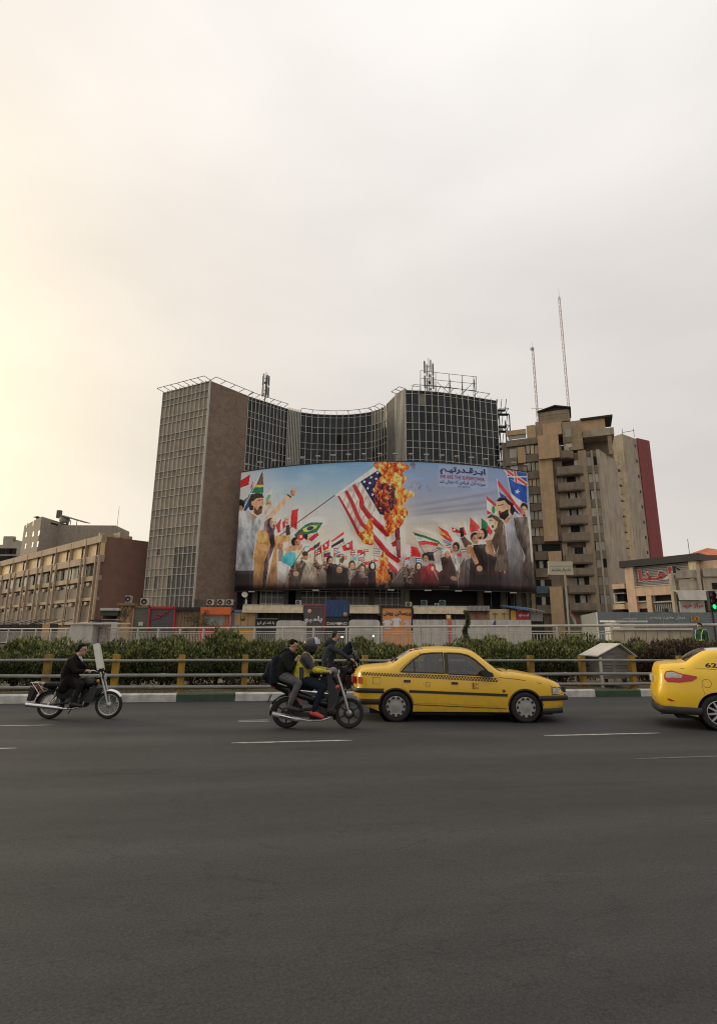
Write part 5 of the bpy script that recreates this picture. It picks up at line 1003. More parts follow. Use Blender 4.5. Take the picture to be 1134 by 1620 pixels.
def box_of(P_, pad=8): xs = [p[0] for p in P_]; ys = [p[1] for p in P_]; clip(min(xs), min(ys), max(xs), max(ys), pad)
def vnoise(x, y, seed):
    r = np.random.default_rng(seed).random((128, 128)); xi = np.floor(x).astype(int); yi = np.floor(y).astype(int); fx, fy = x - xi, y - yi; fx = fx*fx*(3-2*fx); fy = fy*fy*(3-2*fy)
    g = lambda a, b: r[b % 128, a % 128]
    return (g(xi, yi)*(1-fx) + g(xi+1, yi)*fx)*(1-fy) + (g(xi, yi+1)*(1-fx) + g(xi+1, yi+1)*fx)*fy
def fbm(x, y, sc, seed, o=4):
    t = 0; a = .5; s = 0
    for i in range(o): t = t + a * vnoise(x * sc * 2**i, y * sc * 2**i, seed + i); s += a; a *= .55
    return t / s
def blur(a, k):
    for ax_ in (0, 1):
        p_ = np.pad(a, [(k, k) if i == ax_ else (0, 0) for i in range(3)], mode='edge'); c_ = np.cumsum(p_, ax_); c_ = np.concatenate([np.zeros_like(c_.take([0], ax_)), c_], ax_); n_ = a.shape[ax_]; a = (c_.take(range(2*k+1, 2*k+1+n_), ax_) - c_.take(range(0, n_), ax_)) / (2*k+1)
    return a
def paint(mask, col, al=1.0):
    a = (mask * al)[..., None]; c = np.array(col) / 255. if not isinstance(col, np.ndarray) else col
    IMG[:] = IMG * (1 - a) + c * a
def inpoly(pts, jit=0, seed=0):
    x = PX; y = PY
    if jit: x = x + (fbm(PX, PY, .18, 50 + seed) - .5) * jit * 2; y = y + (fbm(PX, PY, .18, 70 + seed) - .5) * jit * 2
    ins = np.zeros(PX.shape, bool); n = len(pts)
    for i in range(n):
        (x0, y0), (x1, y1) = pts[i], pts[(i+1) % n]
        if y0 == y1: continue
        c = ((y0 > y) != (y1 > y)) & (x < (x1 - x0) * (y - y0) / (y1 - y0) + x0); ins ^= c
    return ins.astype(float)
SK = [(196, 152, 122), (178, 134, 104), (208, 170, 140), (160, 118, 92)]
OR = {1: 360, 2: 460, 3: 560, 4: 640, 5: 730}
def q(z, p): return (OR[z] + p[0] / 7.367, 725 + p[1] / 7.364)
def poly(z, pts, col, al=1, bot=None, jit=.25, tex=.12):
    P_ = [q(*p) if len(p) == 2 and isinstance(p[1], tuple) else q(z, p) for p in pts]; box_of(P_); m = inpoly(P_, jit, len(pts)); c = np.array(col) / 255. * np.ones(IMG.shape)
    if bot is not None:
        ys_ = [p[1] for p in P_]; t = np.clip((PY - min(ys_)) / (max(ys_) - min(ys_)), 0, 1)[..., None]; c = c * (1 - t) + np.array(bot) / 255. * t
    if tex: c = c * (1 + tex * 2 * (fbm(PX * 1.0, PY * .4, .2, len(pts) * 7 + z) - .5) * 1.6)[..., None]
    paint(m, np.clip(c, 0, 1), al); full()
def ell(z, cx, cy, rx, ry, col, rot=0, al=1):
    x, y = q(z, (cx, cy)); rr_ = max(rx, ry) / 7.367; clip(x - rr_, y - rr_, x + rr_, y + rr_, 4); dx, dy = PX - x, PY - y; c, s = math.cos(rot), math.sin(rot); u = (dx*c + dy*s) / (rx / 7.367); v = (-dx*s + dy*c) / (ry / 7.367); d = np.sqrt(u*u + v*v); paint(np.clip((1.12 - d) / .24, 0, 1), col, al); full()
_ell0 = ell
def ell(z, cx, cy, rx, ry, col, rot=0, al=1):
    _ell0(z, cx, cy, rx, ry, col, rot, al)
    if (col in SK or col == (216, 178, 148)) and rx >= 23 and ry > rx * 1.1:      # features of a face
        _ell0(z, cx - rx*.62, cy + ry*.1, rx*.45, ry*.8, (120, 84, 66), rot, .45)
        for dx in (-.2, .52): _ell0(z, cx + rx*dx, cy - ry*.18, rx*.2, ry*.1, (58, 40, 36), rot, .85)
        _ell0(z, cx + rx*.18, cy + ry*.12, rx*.12, ry*.2, (150, 104, 82), rot, .7); _ell0(z, cx + rx*.16, cy + ry*.48, rx*.3, ry*.11, (104, 52, 48), rot, .85); _ell0(z, cx + rx*.1, cy + ry*.8, rx*.55, ry*.22, (112, 82, 68), rot, .45)
def stroke(pts, w, col, al=1):
    for (a, b) in zip(pts[:-1], pts[1:]):
        (x0, y0), (x1, y1) = q(*a), q(*b); box_of([(x0, y0), (x1, y1)], w + 3); dx, dy = x1 - x0, y1 - y0; t = np.clip(((PX-x0)*dx + (PY-y0)*dy) / (dx*dx + dy*dy), 0, 1); d = np.hypot(PX - x0 - t*dx, PY - y0 - t*dy); paint(np.clip((w/2 + .35 - d) / .5, 0, 1), col, al); full()
def st(z, pts, w, col, al=1): stroke([(z, p) for p in pts], w, col, al)
# sky of the print
def ramp(v, xs_, cols): return np.stack([np.interp(v, xs_, [c[i] for c in cols]) for i in range(3)], -1) / 255.
left = ramp(PY, [730, 760, 800, 850, 880, 940], [(112, 152, 190), (140, 170, 192), (182, 188, 188), (200, 192, 182), (210, 192, 168), (120, 100, 90)])
right = ramp(PY, [730, 750, 775, 800, 825, 850, 940], [(120, 150, 186), (128, 152, 188), (138, 152, 180), (158, 162, 176), (186, 182, 174), (200, 184, 166), (110, 95, 90)])
tt = np.clip((PX - 590) / 70, 0, 1)[..., None]; IMG[:] = left * (1 - tt) + right * tt
pale = np.clip((455 - PX) / 75, 0, 1)[..., None] * .9; IMG[:] = IMG * (1 - pale) + np.array([200, 200, 196]) / 255. * pale
cld = fbm(PX * .35 + PY * .06, PY, .07, 21, 5); paint(np.clip((cld - .5) * 3, 0, 1) * np.clip((PX - 600) / 60, 0, 1), (150, 148, 160), .55); paint(np.clip((.48 - cld) * 3, 0, 1), (205, 208, 208), .3)
for y0, sl_ in ((812, -.09), (806, -.13), (796, -.16)): paint(np.exp(-((PY - (y0 + (PX - 680) * sl_)) / 2.6) ** 2) * np.clip((PX - 640) / 40, 0, 1) * np.clip((800 - PX) / 40, 0, 1), (128, 126, 140), .55)
# distant crowd filler
SK = [(196, 152, 122), (178, 134, 104), (208, 170, 140), (160, 118, 92)]; CL = [(58, 50, 50), (92, 44, 46), (120, 100, 82), (70, 62, 66), (150, 140, 128), (88, 74, 64), (64, 70, 84), (44, 40, 42)]
HRC = [(44, 36, 34), (60, 46, 40), (34, 30, 32)]
def figure(x, y, s, body, skin, hair, hij=False):
    clip(x - s*2, y - s*2, x + s*2, 945, 3)
    def E(cx, cy, rx, ry, c): paint(np.clip((1.1 - np.hypot((PX-cx)/rx, (PY-cy)/ry)) / .22, 0, 1), c)
    m = np.clip((1.08 - np.hypot((PX-x) / (s*1.25), np.maximum(0, y + s*2.2 - PY) / (s*1.3))) / .16, 0, 1) * (PY > y + s*.7); paint(m, body)
    E(x, y - s*.12, s*.78, s*.98, body if hij else hair); E(x + s*.08, y + s*.12, s*.52, s*.7, skin)
    paint(np.exp(-(np.hypot(PX - x - s*.1, (PY - y - s*.42) * 1.4) / (s*.24)) ** 2), (96, 60, 50), .6); paint(np.exp(-(np.hypot((PX - x) * .5, PY - y + s*.02) / (s*.2)) ** 2), (70, 50, 44), .5); full()
mass = np.clip((PY - (893 - 10 * np.exp(-((PX - 800) / 60) ** 2) - 6 * np.exp(-((PX - 460) / 40) ** 2) + 6 * np.exp(-((PX - 610) / 60) ** 2)) - 8 * (fbm(PX, PY * .3, .14, 300) - .5)) / 5, 0, 1) * np.clip((PX - 440) / 15, 0, 1); paint(mass, np.clip((np.array([84, 70, 64]) / 255.) * (.6 + .9 * fbm(PX, PY, .3, 310))[..., None], 0, 1), .92)
for i in range(340):
    x = prng.uniform(452, 805); dip = 896 + 8 * math.exp(-((x - 610) / 70) ** 2) - 12 * math.exp(-((x - 790) / 50) ** 2) - 8 * math.exp(-((x - 470) / 30) ** 2); y = dip - 6 + (i / 340) * 28
    figure(x, y, prng.uniform(1.9, 3.3) * (.85 + .3 * i / 340), CL[prng.integers(8)], SK[prng.integers(4)], HRC[prng.integers(3)], prng.random() < .3)
# --- left hand figures and flags
R_, W_, G_ = (186, 44, 52), (214, 208, 200), (50, 112, 66)
poly(1, [(145, 265), (265, 185), (245, 310), (135, 350)], R_); poly(1, [(258, 370), (300, 250), (290, 330)], (150, 50, 52))
poly(1, [(335, 310), (405, 130), (420, 312)], (112, 84, 76)); poly(1, [(300, 310), (412, 308), (410, 345), (290, 345)], (206, 176, 78)); poly(1, [(290, 342), (418, 335), (415, 405), (262, 405)], (44, 116, 84)); poly(1, [(250, 420), (350, 412), (215, 612), (178, 610)], (48, 74, 128)); poly(1, [(150, 520), (235, 450), (200, 540)], G_)
st(1, [(178, 610), (410, 125)], .9, (206, 206, 200)); poly(1, [(440, 480), (535, 330), (500, 450), (450, 525)], (120, 176, 112)); poly(1, [(470, 420), (535, 330), (505, 430)], (196, 204, 186))
ell(1, 152, 540, 44, 62, (42, 36, 36)); ell(1, 150, 580, 28, 30, SK[1])
ell(1, 480, 530, 32, 44, SK[0]); poly(1, [(430, 640), (460, 540), (500, 545), (450, 650)], SK[2])
poly(1, [(430, 770), (440, 700), (700, 420), (742, 462), (560, 650), (450, 770)], (206, 170, 138)); ell(1, 762, 395, 30, 44, SK[0]); st(1, [(755, 380), (742, 322)], 1.2, SK[0]); st(1, [(775, 380), (802, 345)], 1.2, SK[0]); st(1, [(700, 425), (738, 452)], 2.2, (70, 50, 52))
poly(1, [(115, 640), (250, 605), (310, 720), (350, 690), (430, 690), (362, 850), (300, 1100), (290, 1330), (70, 1330), (95, 900)], (196, 200, 202), bot=(112, 116, 120), tex=.25); poly(1, [(250, 640), (300, 650), (345, 690), (310, 722)], SK[1])
poly(1, [(70, 1310), (300, 1310), (292, 1545), (55, 1545)], (48, 45, 45), bot=(40, 36, 36))
poly(1, [(250, 590), (245, 520), (268, 440), (330, 405), (405, 410), (425, 460), (400, 470), (330, 480), (300, 600), (268, 610)], (66, 50, 44)); poly(1, [(300, 500), (330, 470), (410, 455), (425, 530), (408, 560), (400, 610), (345, 665), (300, 630)], (198, 152, 120)); poly(1, [(310, 560), (345, 610), (375, 560), (410, 555), (398, 640), (345, 668), (310, 640)], (104, 74, 58)); ell(1, 382, 575, 16, 18, (70, 36, 34)); st(1, [(355, 490), (410, 480)], .8, (60, 44, 40)); ell(1, 292, 525, 16, 28, SK[0])
# woman in ochre coat
poly(1, [(350, 850), (430, 830), (480, 880), (500, 1000), (445, 1190), (405, 1545), (290, 1545), (310, 1100), (330, 1000)], (202, 162, 98), bot=(140, 100, 66), tex=.2); poly(1, [(550, 900), (722, 898), (726, 965), (605, 990), (572, 1080), (578, 1545), (440, 1545), (505, 1250), (552, 1010)], (196, 154, 92), bot=(132, 94, 64), tex=.2)
poly(1, [(420, 830), (432, 740), (500, 690), (560, 700), (572, 760), (540, 860), (556, 1000), (482, 1200), (440, 1520), (400, 1520), (432, 1200), (500, 1010), (468, 870)], (104, 84, 92), bot=(84, 66, 70), tex=.7); ell(1, 530, 752, 36, 60, (216, 178, 148), .1); ell(1, 540, 785, 12, 16, (110, 54, 54)); ell(1, 420, 1040, 70, 40, (200, 152, 106), .3); st(1, [(370, 990), (472, 985)], .6, (120, 90, 60))
poly(1, [(562, 780), (625, 700), (612, 862), (585, 870)], R_); poly(1, [(612, 770), (648, 735), (645, 820), (612, 840)], W_); poly(1, [(640, 740), (672, 720), (672, 805), (642, 822)], R_)
poly(1, [(678, 785), (720, 770), (732, 890), (680, 902)], (74, 66, 60)); ell(1, 692, 722, 26, 48, SK[2], -.2); poly(1, [(745, 610), (825, 585), (805, 832), (730, 790)], (190, 52, 54)); stroke([(1, (610, 900)), (2, (510, 432))], 1.25, (110, 66, 60))
ell(1, 615, 1020, 32, 52, SK[1]); poly(1, [(590, 1080), (650, 1060), (640, 1200), (590, 1200)], (150, 130, 118))
poly(1, [(620, 1160), (700, 1090), (792, 1100), (802, 1200), (742, 1262), (640, 1225)], (84, 172, 186)); poly(1, [(600, 1195), (738, 1265), (662, 1462), (578, 1400)], (206, 206, 206), bot=(170, 166, 164)); ell(1, 790, 975, 48, 54, (50, 40, 38)); ell(1, 815, 985, 34, 44, SK[1]); poly(1, [(655, 1060), (700, 1028), (872, 1005), (872, 1058), (700, 1098)], SK[0])
# --- flags over the left crowd
poly(2, [(40, 890), (160, 780), (240, 745), (375, 750), (300, 862), (200, 885), (60, 930)], (48, 104, 64), tex=.3); poly(2, [(140, 822), (230, 782), (312, 782), (300, 812), (210, 852), (150, 857)], (206, 190, 92)); ell(2, 226, 815, 40, 24, (56, 66, 120), -.3)
ell(2, 115, 915, 36, 44, (196, 52, 60)); ell(2, 118, 912, 15, 18, (222, 208, 204)); poly(2, [(150, 870), (200, 890), (190, 960), (150, 930)], (64, 60, 62)); poly(2, [(200, 940), (310, 860), (326, 900), (240, 972)], (190, 60, 66)); poly(2, [(170, 1050), (260, 980), (240, 1030), (170, 1100)], (202, 204, 200)); poly(2, [(170, 1100), (340, 968), (336, 1022), (190, 1105)], (70, 72, 76))
for a_, b_ in (((280, 1190), (278, 1010)), ((370, 1200), (350, 1010)), ((616, 1000), (612, 930)), ((725, 1210), (714, 960)), ((30, 1230), (160, 1040))): st(2, [a_, b_], .7, (70, 58, 56))
poly(2, [(290, 1142), (310, 1050), (352, 1018), (362, 1100)], (196, 52, 54)); poly(2, [(365, 1012), (452, 944), (440, 1050), (382, 1082)], (188, 54, 60)); ell(2, 410, 1015, 14, 18, (216, 196, 190)); poly(2, [(470, 962), (616, 853), (616, 890), (482, 978)], (196, 70, 70)); poly(2, [(482, 980), (616, 892), (612, 930), (478, 1016)], (208, 202, 194)); poly(2, [(474, 1016), (610, 928), (613, 970), (474, 1047)], (66, 58, 66))
poly(2, [(380, 1075), (462, 1068), (462, 1095), (382, 1100)], (206, 182, 80)); poly(2, [(382, 1100), (462, 1095), (462, 1125), (384, 1128)], (62, 68, 128)); poly(2, [(384, 1128), (462, 1125), (460, 1152), (388, 1152)], (176, 50, 60)); poly(2, [(540, 1080), (560, 1020), (552, 1080)], (96, 116, 168)); poly(2, [(490, 1150), (520, 1080), (515, 1130)], (196, 60, 66)); poly(2, [(524, 1122), (610, 1118), (606, 1150), (526, 1156)], (70, 122, 88)); poly(2, [(598, 1022), (712, 960), (718, 1066), (610, 1082)], (194, 56, 64)); ell(2, 662, 1020, 20, 22, (222, 196, 194)); poly(2, [(700, 1180), (770, 1130), (760, 1200)], (120, 166, 196)); poly(2, [(785, 1140), (868, 1062), (850, 1110)], (70, 66, 66)); poly(2, [(785, 1145), (850, 1110), (840, 1150), (790, 1180)], (208, 206, 200)); poly(2, [(785, 1200), (850, 1145), (840, 1180)], (88, 166, 136)); poly(2, [(845, 1110), (868, 1062), (870, 1140)], (190, 66, 70))
poly(2, [(0, 1330), (120, 1270), (160, 1200), (190, 1300), (120, 1500), (0, 1520)], (92, 82, 78), tex=.3); poly(2, [(100, 1500), (150, 1290), (200, 1200), (300, 1290), (320, 1500)], (196, 184, 166), bot=(130, 112, 98), tex=.3); ell(2, 172, 1140, 34, 46, SK[1]); ell(2, 165, 1110, 34, 26, (70, 56, 48)); poly(2, [(300, 1500), (320, 1340), (370, 1270), (415, 1340), (415, 1500)], (150, 138, 124), bot=(100, 84, 76)); ell(2, 60, 1345, 34, 30, SK[0])
poly(2, [(420, 1520), (415, 1290), (450, 1230), (520, 1230), (560, 1250), (660, 1285), (680, 1520)], (46, 42, 45), bot=(46, 40, 40)); ell(2, 455, 1190, 40, 54, (44, 38, 38)); ell(2, 465, 1205, 28, 44, SK[0]); poly(2, [(445, 1220), (490, 1215), (480, 1250), (450, 1250)], (70, 52, 46)); ell(2, 565, 1300, 34, 38, SK[1]); poly(2, [(560, 1200), (610, 1130), (640, 1150), (600, 1230)], (84, 72, 66)); ell(2, 640, 1150, 24, 30, SK[2]); ell(2, 712, 1240, 38, 48, (50, 42, 40)); ell(2, 715, 1256, 27, 40, SK[0]); poly(2, [(665, 1420), (690, 1300), (760, 1310), (750, 1360), (690, 1420)], (186, 180, 170), tex=.6); poly(2, [(680, 1520), (700, 1420), (770, 1340), (870, 1390), (884, 1520)], (76, 52, 54)); ell(2, 832, 1280, 44, 52, (92, 72, 66)); ell(2, 832, 1292, 28, 36, SK[2]); poly(2, [(790, 1330), (880, 1330), (870, 1390), (800, 1395)], (120, 110, 104), tex=.5)
for i in range(46):       # small flags over the heads
    x = prng.uniform(470, 800); y = 868 + 10 * math.exp(-((x - 610) / 60) ** 2) + prng.uniform(-7, 14); w = prng.uniform(5, 9); h = prng.uniform(3.5, 5.5); s_ = prng.uniform(-.5, .2); cs = [[(196, 56, 60), W_, (48, 46, 48)], [G_, W_, (196, 56, 60)], [(196, 56, 60)], [(60, 84, 150), W_, (196, 60, 60)], [W_, (90, 140, 190), W_]][i % 5]
    for j, c_ in enumerate(cs): t0, t1 = j / len(cs), (j + 1) / len(cs); P_ = [(x, y + h * t0), (x + w, y + h * t0 + s_ * w), (x + w, y + h * t1 + s_ * w), (x, y + h * t1)]; box_of(P_); paint(inpoly(P_, .5, i), c_, .9); full()
    P_ = [(x - .3, y), (x + .3, y), (x + .3, y + 16), (x - .3, y + 16)]; box_of(P_); paint(inpoly(P_), (84, 66, 60), .8); full()
# --- the burning striped flag
poly(2, [(510, 432), (3, (245, 88)), (3, (272, 150)), (3, (75, 270)), (3, (-10, 300)), (548, 440)], (214, 204, 194), tex=.1)
poly(2, [(550, 440), (600, 520), (660, 640), (745, 800), (800, 900), (880, 990), (3, (220, 1005)), (3, (240, 1170)), (3, (520, 1330)), (3, (545, 1000)), (3, (440, 860)), (3, (330, 640)), (3, (75, 275)), (760, 320)], (206, 198, 188), bot=(196, 184, 172), tex=.2)
def stripe(pts, w0, w1, col=(176, 48, 54)):
    P_ = [q(*p) for p in pts]; box_of(P_, 10); acc = np.zeros(PX.shape); n = len(P_)
    for i in range(n - 1):
        (x0, y0), (x1, y1) = P_[i], P_[i+1]; dx, dy = x1-x0, y1-y0; t = np.clip(((PX-x0)*dx + (PY-y0)*dy) / (dx*dx+dy*dy), 0, 1); w = w0 + (w1-w0) * (i + t) / (n-1); acc = np.maximum(acc, np.clip((w/2 + .3 - np.hypot(PX-x0-t*dx, PY-y0-t*dy)) / .5, 0, 1))
    c = np.array(col) / 255. * (1 + .35 * (fbm(PX, PY * .7, .3, 91) - .5))[..., None]; paint(acc, np.clip(c, 0, 1)); full()
stripe([(2, (560, 450)), (2, (640, 590)), (2, (720, 740)), (2, (790, 880)), (2, (880, 980)), (3, (200, 990))], 3.2, 6.5)
stripe([(2, (650, 395)), (2, (720, 530)), (2, (770, 660)), (2, (830, 770)), (3, (130, 800)), (3, (200, 880)), (3, (300, 990)), (3, (380, 1100)), (3, (510, 1195))], 5.6, 7.5)
stripe([(2, (742, 325)), (2, (820, 470)), (3, (90, 560)), (3, (180, 680)), (3, (270, 770)), (3, (385, 880))], 6.2, 9.5)
stripe([(3, (240, 930)), (3, (310, 1020)), (3, (380, 1090))], 6, 8); stripe([(3, (395, 1225)), (3, (480, 1310))], 6, 7); poly(3, [(470, 790), (530, 800), (545, 1160), (500, 1170), (480, 950)], (120, 46, 56)); poly(3, [(405, 920), (450, 880), (480, 940), (440, 990)], (204, 196, 186)); poly(3, [(430, 990), (500, 940), (495, 1030), (450, 1030)], (176, 50, 52)); poly(3, [(490, 960), (530, 950), (535, 1060), (500, 1060)], (150, 100, 96))
for k_ in range(6): paint(np.exp(-((PX + PY * .5 - (940 + k_ * 11)) / 1.5) ** 2) * inpoly([q(2, (550, 440)), q(2, (745, 800)), q(3, (220, 1000)), q(3, (385, 1040)), q(3, (385, 880)), q(3, (75, 275))]), (120, 100, 100), .32)
poly(3, [(75, 272), (262, 148), (345, 150), (420, 400), (430, 690), (300, 650), (200, 480)], (46, 44, 82), tex=.3)
def star(z, cx, cy, r_, col=(216, 214, 220)): poly(z, [(cx + math.cos(-PI/2 + .2 + i * PI/5) * (r_ if i % 2 == 0 else r_*.42), cy + math.sin(-PI/2 + .2 + i * PI/5) * (r_ if i % 2 == 0 else r_*.42)) for i in range(10)], col, jit=0, tex=0)
for cx, cy in ((120, 272), (200, 222), (272, 170), (185, 288), (258, 238), (160, 350), (230, 360), (215, 422), (325, 380), (300, 310), (265, 430), (305, 580)): star(3, cx, cy, 20)
# flames
def fire(pts, seed, hot=.5, z=3):
    P_ = [q(z, p) for p in pts]; box_of(P_, 12); base = inpoly(P_, 5.0, seed); n1 = fbm(PX * 1.0, PY * .55, .22, seed + 100, 5); n2 = fbm(PX + n1 * 9, PY * .6, .5, seed + 140, 4); n3 = fbm(PX + n1 * 14 + n2 * 6, PY * .5 + n1 * 8, .3, seed + 170, 4); v = np.clip((n1 * .7 + n3 * 1.0 - .42) * 1.15 + (hot - .5) + .05, 0, 1)
    c = ramp(v, [0, .22, .4, .55, .7, .85, 1], [(58, 26, 30), (112, 38, 34), (176, 62, 36), (216, 100, 44), (232, 146, 62), (238, 190, 96), (246, 224, 160)]); soft_ = blur(base[..., None], 3)[..., 0]; paint(np.clip((soft_ * 2.1 + (n3 - .5) * 1.5 - .45) * 2.2, 0, 1) * np.clip((v + .3) * 1.6, 0, 1), c); full()
fire([(350, 160), (480, 200), (520, 560), (520, 800), (400, 880), (330, 640), (250, 520), (240, 330)], 3, .28)
fire([(230, 45), (520, 45), (640, 100), (560, 180), (620, 260), (540, 320), (300, 280), (330, 180), (240, 90)], 1, .55)
fire([(480, 180), (560, 200), (560, 330), (690, 410), (600, 520), (520, 570), (480, 420)], 2, .68); fire([(430, 640), (530, 560), (630, 620), (560, 760), (500, 820), (420, 880), (400, 800), (440, 720)], 5, .62); fire([(380, 700), (450, 600), (460, 800), (420, 900), (360, 820)], 6, .6)
fire([(60, 920), (130, 800), (195, 690), (218, 830), (218, 1000), (110, 975)], 7, .6); fire([(235, 1450), (290, 1210), (330, 1085), (395, 1160), (380, 1320), (430, 1400), (340, 1465)], 8, .58)
dk = inpoly([q(3, p) for p in [(330, 330), (470, 320), (480, 540), (400, 680), (300, 560)]], 6, 9) * (fbm(PX, PY, .4, 170) > .5); paint(dk, (52, 34, 44), .75)
for cx, cy in ((325, 380), (305, 580), (390, 470), (420, 350)): star(3, cx, cy, 17, (190, 160, 150))
spk = (fbm(PX, PY, 1.1, 200, 2) > .72) * inpoly([q(3, p) for p in [(560, 150), (760, 300), (720, 600), (600, 760), (540, 600)]]); paint(spk, (226, 140, 70), .7)
sm = np.clip((fbm(PX, PY, .16, 220) - .45) * 4, 0, 1) * np.exp(-((PX - 663) / 14) ** 2 - ((PY - 774) / 8) ** 2); paint(sm, (96, 90, 100), .75); paint(np.clip((fbm(PX, PY, .2, 230) - .45) * 4, 0, 1) * np.exp(-((PX - 655) / 12) ** 2 - ((PY - 735) / 6) ** 2), (92, 84, 94), .7)
ell(3, 262, 1090, 42, 80, (196, 190, 182)); [st(3, [(225, 1050 + k_ * 28), (300, 1062 + k_ * 28)], .9, (120, 108, 108)) for k_ in range(4)]
ell(3, 212, 1262, 44, 60, (44, 40, 44)); ell(3, 216, 1255, 22, 34, (214, 190, 172)); poly(3, [(150, 1520), (170, 1320), (250, 1320), (260, 1520)], (52, 46, 52)); poly(3, [(410, 1500), (500, 1330), (560, 1280), (580, 1500)], (104, 92, 88)); st(3, [(440, 1450), (560, 1300)], 1.4, (140, 126, 118))
# --- right hand flags and crowd
poly(4, [(95, 860), (250, 905), (390, 960), (458, 1032), (380, 985), (250, 935), (120, 898)], (52, 106, 70)); poly(4, [(118, 900), (250, 936), (390, 985), (400, 1000), (230, 962), (140, 965)], (212, 208, 198)); poly(4, [(160, 970), (230, 960), (400, 990), (380, 1028), (270, 1002), (180, 1012)], (196, 66, 68)); st(4, [(160, 975), (240, 1130)], .9, (92, 76, 70))
poly(4, [(10, 1000), (70, 1010), (70, 1140), (20, 1150)], (214, 212, 208)); poly(4, [(52, 1018), (75, 1032), (62, 1045), (80, 1058), (62, 1072), (80, 1086), (62, 1098), (80, 1110), (65, 1140), (182, 1156), (190, 1130), (150, 1042)], (202, 56, 60)); st(4, [(2, 1000), (6, 1170)], .7, (200, 196, 190))
poly(4, [(385, 790), (500, 855), (562, 960), (545, 988), (480, 900), (410, 830)], (196, 64, 62)); poly(4, [(400, 825), (470, 880), (530, 940), (470, 900), (410, 890)], (214, 176, 88)); poly(4, [(410, 885), (480, 900), (545, 985), (470, 940)], (192, 62, 60)); poly(4, [(430, 940), (552, 980), (540, 1012), (440, 965)], (206, 206, 206)); st(4, [(440, 950), (545, 990)], 1, (70, 92, 148)); st(4, [(450, 970), (540, 1008)], 1, (70, 92, 148))
poly(4, [(545, 800), (640, 840), (720, 885), (640, 872), (560, 862)], (196, 62, 66)); ell(4, 578, 832, 12, 13, (224, 206, 200)); poly(4, [(560, 865), (650, 872), (640, 960), (580, 960)], (206, 200, 194)); poly(4, [(380, 1030), (440, 1050), (410, 1080), (370, 1050)], (88, 130, 96))
poly(4, [(640, 812), (680, 800), (696, 912), (652, 922)], (56, 48, 48)); ell(4, 665, 765, 22, 32, SK[2]); poly(4, [(650, 930), (700, 915), (790, 1000), (700, 1045)], (96, 78, 72)); poly(4, [(760, 680), (872, 795), (850, 850), (760, 852)], (204, 74, 62)); ell(4, 785, 730, 9, 12, (222, 186, 140))
poly(4, [(200, 1490), (190, 1290), (300, 1230), (330, 1225), (410, 1310), (432, 1490)], (150, 48, 50), bot=(96, 40, 42), tex=.25); ell(4, 160, 1265, 42, 54, (44, 40, 46)); ell(4, 162, 1262, 24, 36, SK[2]); poly(4, [(100, 1490), (110, 1340), (190, 1300), (210, 1490)], (90, 44, 48)); ell(4, 245, 1150, 44, 50, (58, 48, 46)); ell(4, 245, 1172, 30, 40, SK[0]); poly(4, [(260, 1090), (330, 1090), (350, 1200), (280, 1190)], (56, 52, 58)); st(4, [(330, 1290), (430, 1490)], 1, (176, 160, 150)); ell(4, 325, 1285, 18, 26, SK[2])
poly(4, [(400, 1490), (380, 1200), (440, 1150), (530, 1130), (600, 1300), (585, 1490)], (76, 54, 54), bot=(62, 46, 46), tex=.2); ell(4, 490, 1085, 42, 40, (210, 196, 182)); ell(4, 495, 1120, 30, 40, SK[1]); ell(4, 572, 1400, 40, 24, SK[1], .3); poly(4, [(360, 1290), (370, 1140), (420, 1180), (440, 1300), (400, 1330)], (178, 176, 172)); poly(4, [(545, 1130), (620, 1140), (680, 1200), (640, 1330), (600, 1310)], (176, 172, 166), tex=.4); ell(4, 600, 1030, 40, 54, (46, 38, 38)); ell(4, 590, 1050, 26, 40, SK[1]); poly(4, [(640, 1490), (640, 1250), (700, 1160), (720, 1490)], (110, 92, 84)); poly(4, [(700, 1490), (705, 1200), (790, 1150), (860, 1250), (860, 1490)], (96, 96, 104), bot=(66, 58, 58), tex=.5); ell(4, 755, 1060, 40, 52, SK[2]); poly(4, [(740, 1120), (800, 1110), (860, 1220), (830, 1240)], SK[0])
# --- big figures on the right
poly(5, [(515, 130), (755, 172), (755, 310), (640, 260), (545, 235)], (60, 88, 158)); stroke([(5, (520, 140)), (5, (755, 305))], 6.5, (214, 210, 208)); stroke([(5, (520, 140)), (5, (755, 305))], 3.6, (196, 76, 66)); stroke([(5, (620, 150)), (5, (640, 290))], 5, (214, 210, 208)); stroke([(5, (620, 150)), (5, (640, 290))], 2.8, (196, 76, 66)); stroke([(5, (545, 215)), (5, (755, 215))], 1.6, (206, 200, 200))
poly(5, [(540, 228), (640, 290), (755, 320), (765, 525), (700, 500), (580, 410)], (46, 80, 160), tex=.2); star(5, 650, 390, 34); st(5, [(520, 140), (600, 520)], .9, (210, 206, 200)); poly(5, [(580, 415), (700, 500), (690, 560), (620, 560)], (206, 204, 198))
poly(5, [(412, 330), (690, 640), (620, 640), (500, 450)], (212, 210, 206)); poly(5, [(415, 250), (440, 268), (705, 618), (690, 650), (420, 305)], (196, 60, 66)); poly(5, [(440, 390), (510, 440), (690, 665), (640, 640), (460, 470)], (52, 74, 140)); st(5, [(412, 240), (440, 460)], .8, (206, 204, 200))
poly(5, [(290, 478), (412, 575), (412, 660), (295, 610)], (212, 208, 202)); poly(5, [(290, 438), (402, 530), (408, 575), (292, 482)], (196, 62, 66)); ell(5, 372, 600, 20, 44, (60, 126, 78)); poly(5, [(290, 600), (352, 636), (300, 655)], (190, 66, 70))
